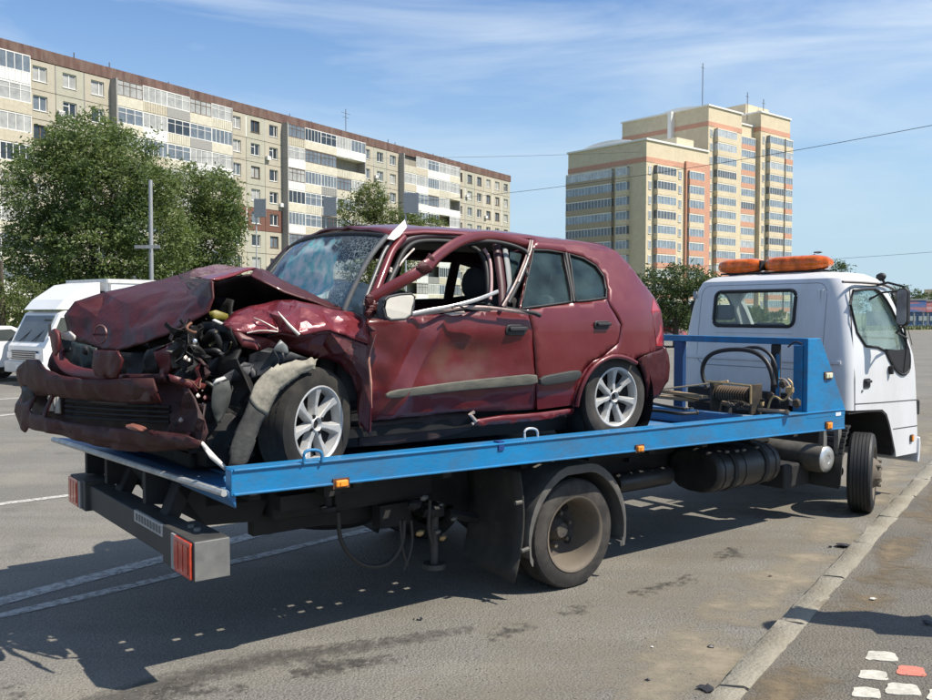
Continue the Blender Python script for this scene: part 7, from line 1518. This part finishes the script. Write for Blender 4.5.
strip3('bay_bar', [L(255, 292, .75), L(285, 295, .7), L(310, 300, .55)], [.02, .028, .012], mat('bar_pale', (.38, .42, .42), .4, metal=.3)); strip3('wiper_arm', [L(300, 298, .5), L(322, 305, .42), L(338, 309, .4)], .009, rubber)
strip3('suspension_arm', [(-1.9, .5, 1.0), (-1.7, .28, 1.05)], .03, bay); strip3('strut', [(-1.75, .38, 1.1), (-1.68, .5, 1.65)], .04, bay)
mb = M(); mb.hexa([(-1.45, .42, .98), (.3, .40, .95), (.3, 1.66, .95), (-1.45, 1.66, .98)], [(-1.45, .36, 1.10), (.3, .34, 1.08), (.3, 1.72, 1.08), (-1.45, 1.72, 1.10)]); mb.build('underbody', bay, car)
mb = M(); mb.box(.9, 1.15, .5, 1.5, 1.05, 1.3); mb.build('exhaust_box', bay, car, bevel=.03)

psheet('bonnet_frame', [(72, 330), (100, 320), (150, 305), (205, 292), (230, 300), (236, 330), (215, 360), (160, 370), (110, 356), (80, 352)], (-2.42, 1.80), (-2.0, .36), bay, amp=.03, f=5)
psheet('slam_panel', [(112, 346), (170, 338), (206, 322), (232, 322), (236, 345), (190, 380), (150, 378), (118, 372)], (-2.60, 1.80), (-2.22, .34), bay, amp=.03, f=5)

# crumpled dark skin that ties bumper, nose and near wing together
psheet('bumper_sun_block', [(30, 387), (100, 396), (205, 404), (206, 444), (150, 446), (90, 432), (30, 424)], (-2.76, 1.86), (-2.38, .22), red_u, amp=.02, f=6, seed=15, holes=[[(44, 398), (57, 397), (58, 411), (48, 410)]])  # sheet added behind the bumper to block sun and fill out the shadow
psheet('bumper_torn_end', [(148, 380), (166, 374), (184, 382), (199, 398), (206, 420), (207, 444), (190, 448), (168, 440), (156, 424), (152, 404)], (-2.66, 1.30), (-2.40, .20), mat('maroon_near_black', (.028, .006, .007), .7, var=.4, scale=9, bump=.3, bscale=26, dirt=(.05, .035, .03), damt=.5, dscale=12), amp=.035, f=6, seed=21, smooth=14)  # maroon set almost black for the torn pieces
psheet('nose_skin', [(54, 352), (66, 364), (84, 371), (112, 375), (128, 374), (166, 374), (168, 382), (120, 384), (60, 380), (50, 366)], (-2.82, 1.86), (-2.44, .22), bumper_m, amp=.012, f=7, seed=2)
psheet('wing_stub', [(160, 350), (178, 342), (200, 350), (214, 372), (204, 392), (186, 380), (170, 378)], (-2.62, 1.2), (-2.30, .24), MATS['maroon_near_black'], amp=.04, f=6, seed=23, smooth=14)

# ------------------------------------------------------------------ bystander just outside the right edge of the picture, whose shadow falls on the pavement
pp = Vector((3.06, 4.47, .086)); person = root('person', tuple(pp), 0, 'person in dark t-shirt and jeans standing on the pavement by the kerb', 'person')
def skinned(name, joints, links, rad, m, sub=2):
    """one continuous surface grown round a skeleton"""
    me = bpy.data.meshes.new(name); me.from_pydata([(x, y, z) for x, y, z in joints], links, []); me.update(); me.materials.append(m)
    o = bpy.data.objects.new(name, me); COL.objects.link(o); o.parent = person; LOC[o.name] = tuple(pp)
    md = o.modifiers.new('skin', 'SKIN'); md.use_smooth_shade = True; sv = me.skin_vertices[0].data
    for i, r in enumerate(rad): sv[i].radius = r if isinstance(r, tuple) else (r, r)
    sv[0].use_root = True; md2 = o.modifiers.new('sub', 'SUBSURF'); md2.levels = sub; md2.render_levels = sub; return o
skinm = mat('skin', (.42, .24, .17), .5, var=.06); cloth = mat('tshirt_dark', (.03, .035, .05), .9, var=.15, scale=10); jeans = mat('jeans_blue', (.05, .075, .13), .9, var=.2, scale=20); shoe = mat('shoe_dark', (.03, .03, .03), .6)
J = [(0, 0, 1.02), (0, .01, 1.25), (0, 0, 1.48), (0, 0, 1.56), (0, .03, 1.66), (0, .03, 1.78), (.19, 0, 1.47), (.21, .02, 1.20), (.20, .07, .95), (-.19, 0, 1.47), (-.21, .0, 1.19), (-.19, .06, .93), (.10, 0, .95), (.11, .01, .52), (.12, -.02, .09), (-.10, 0, .95), (-.11, .01, .52), (-.12, -.02, .09), (.19, .10, .87), (-.19, .09, .85)]
K_ = [(0, 1), (1, 2), (2, 3), (3, 4), (4, 5), (2, 6), (6, 7), (7, 8), (2, 9), (9, 10), (10, 11), (0, 12), (12, 13), (13, 14), (0, 15), (15, 16), (16, 17), (8, 18), (11, 19)]
skinned('body', J, K_, [(.14, .10), (.13, .095), (.12, .09), .055, .078, .085, .055, .042, .028, .055, .042, .028, .085, .055, .038, .085, .055, .038, (.018, .036), (.018, .036)], skinm)
skinned('tshirt', [(0, 0, 1.0), (0, .01, 1.25), (0, 0, 1.46), (.19, 0, 1.46), (.225, .01, 1.28), (-.19, 0, 1.46), (-.225, .0, 1.28)], [(0, 1), (1, 2), (2, 3), (3, 4), (2, 5), (5, 6)], [(.17, .17), (.165, .16), (.15, .15), .08, .062, .075, .062], cloth)
skinned('jeans', [(0, 0, 1.0), (.10, 0, .93), (.11, .01, .52), (.12, -.02, .08), (-.10, 0, .93), (-.11, .01, .52), (-.12, -.02, .08)], [(0, 1), (1, 2), (2, 3), (0, 4), (4, 5), (5, 6)], [(.15, .15), .12, .095, .085, .12, .095, .085], jeans)
for s_ in (1, -1):
    mb = M(); mb.blob((pp.x + s_ * .125, pp.y + .05, pp.z + .045), (.05, .14, .045), 2, .05); mb.build('shoe', shoe, person, smooth=60)
mb = M(); mb.blob((pp.x, pp.y - .0, pp.z + 1.78), (.092, .105, .10), 3, .12, 4); mb.build('hair', mat('hair_brown', (.05, .03, .02), .8), person, smooth=60)
mb = M(); mb.blob((pp.x, pp.y + .125, pp.z + 1.70), (.016, .022, .026), 2, 0); mb.build('nose', skinm, person, smooth=60)
for s_ in (1, -1):
    mb = M(); mb.blob((pp.x + s_ * .035, pp.y + .108, pp.z + 1.735), (.013, .010, .009), 2, 0); mb.build('eye', mat('eye_white', (.7, .7, .7), .3), person, smooth=60)
    mb = M(); mb.blob((pp.x + s_ * .090, pp.y + .02, pp.z + 1.72), (.010, .022, .034), 2, .1); mb.build('ear', skinm, person, smooth=60)
mb = M(); mb.blob((pp.x, pp.y + .110, pp.z + 1.655), (.028, .008, .008), 2, 0); mb.build('mouth', mat('lips', (.32, .12, .10), .5), person, smooth=60)
for bx_, by_, bz_, d_ in ((.19, .10, .87, (0, .25, -1)), (-.19, .09, .85, (0, .25, -1))):
    dv = Vector(d_).normalized(); sd = dv.cross(Vector((1, 0, 0)) if bz_ > 1 else Vector((0, 1, 0))).normalized()
    for k in range(5):
        ln = (.055, .075, .082, .077, .062)[k]; o_ = Vector((bx_, by_, bz_)) + pp + sd * (-.036 + .018 * k); dk = (dv + sd * (-.7 if k == 0 else (k - 2.5) * .06)).normalized()
        mb = M(); mb.tube([o_, o_ + dk * ln * .5, o_ + dk * ln * .8 + Vector((0, 0, -.008)), o_ + dk * ln + Vector((0, 0, -.018))], [.010, .009, .008, .006], 8); mb.build('finger', skinm, person, smooth=60)
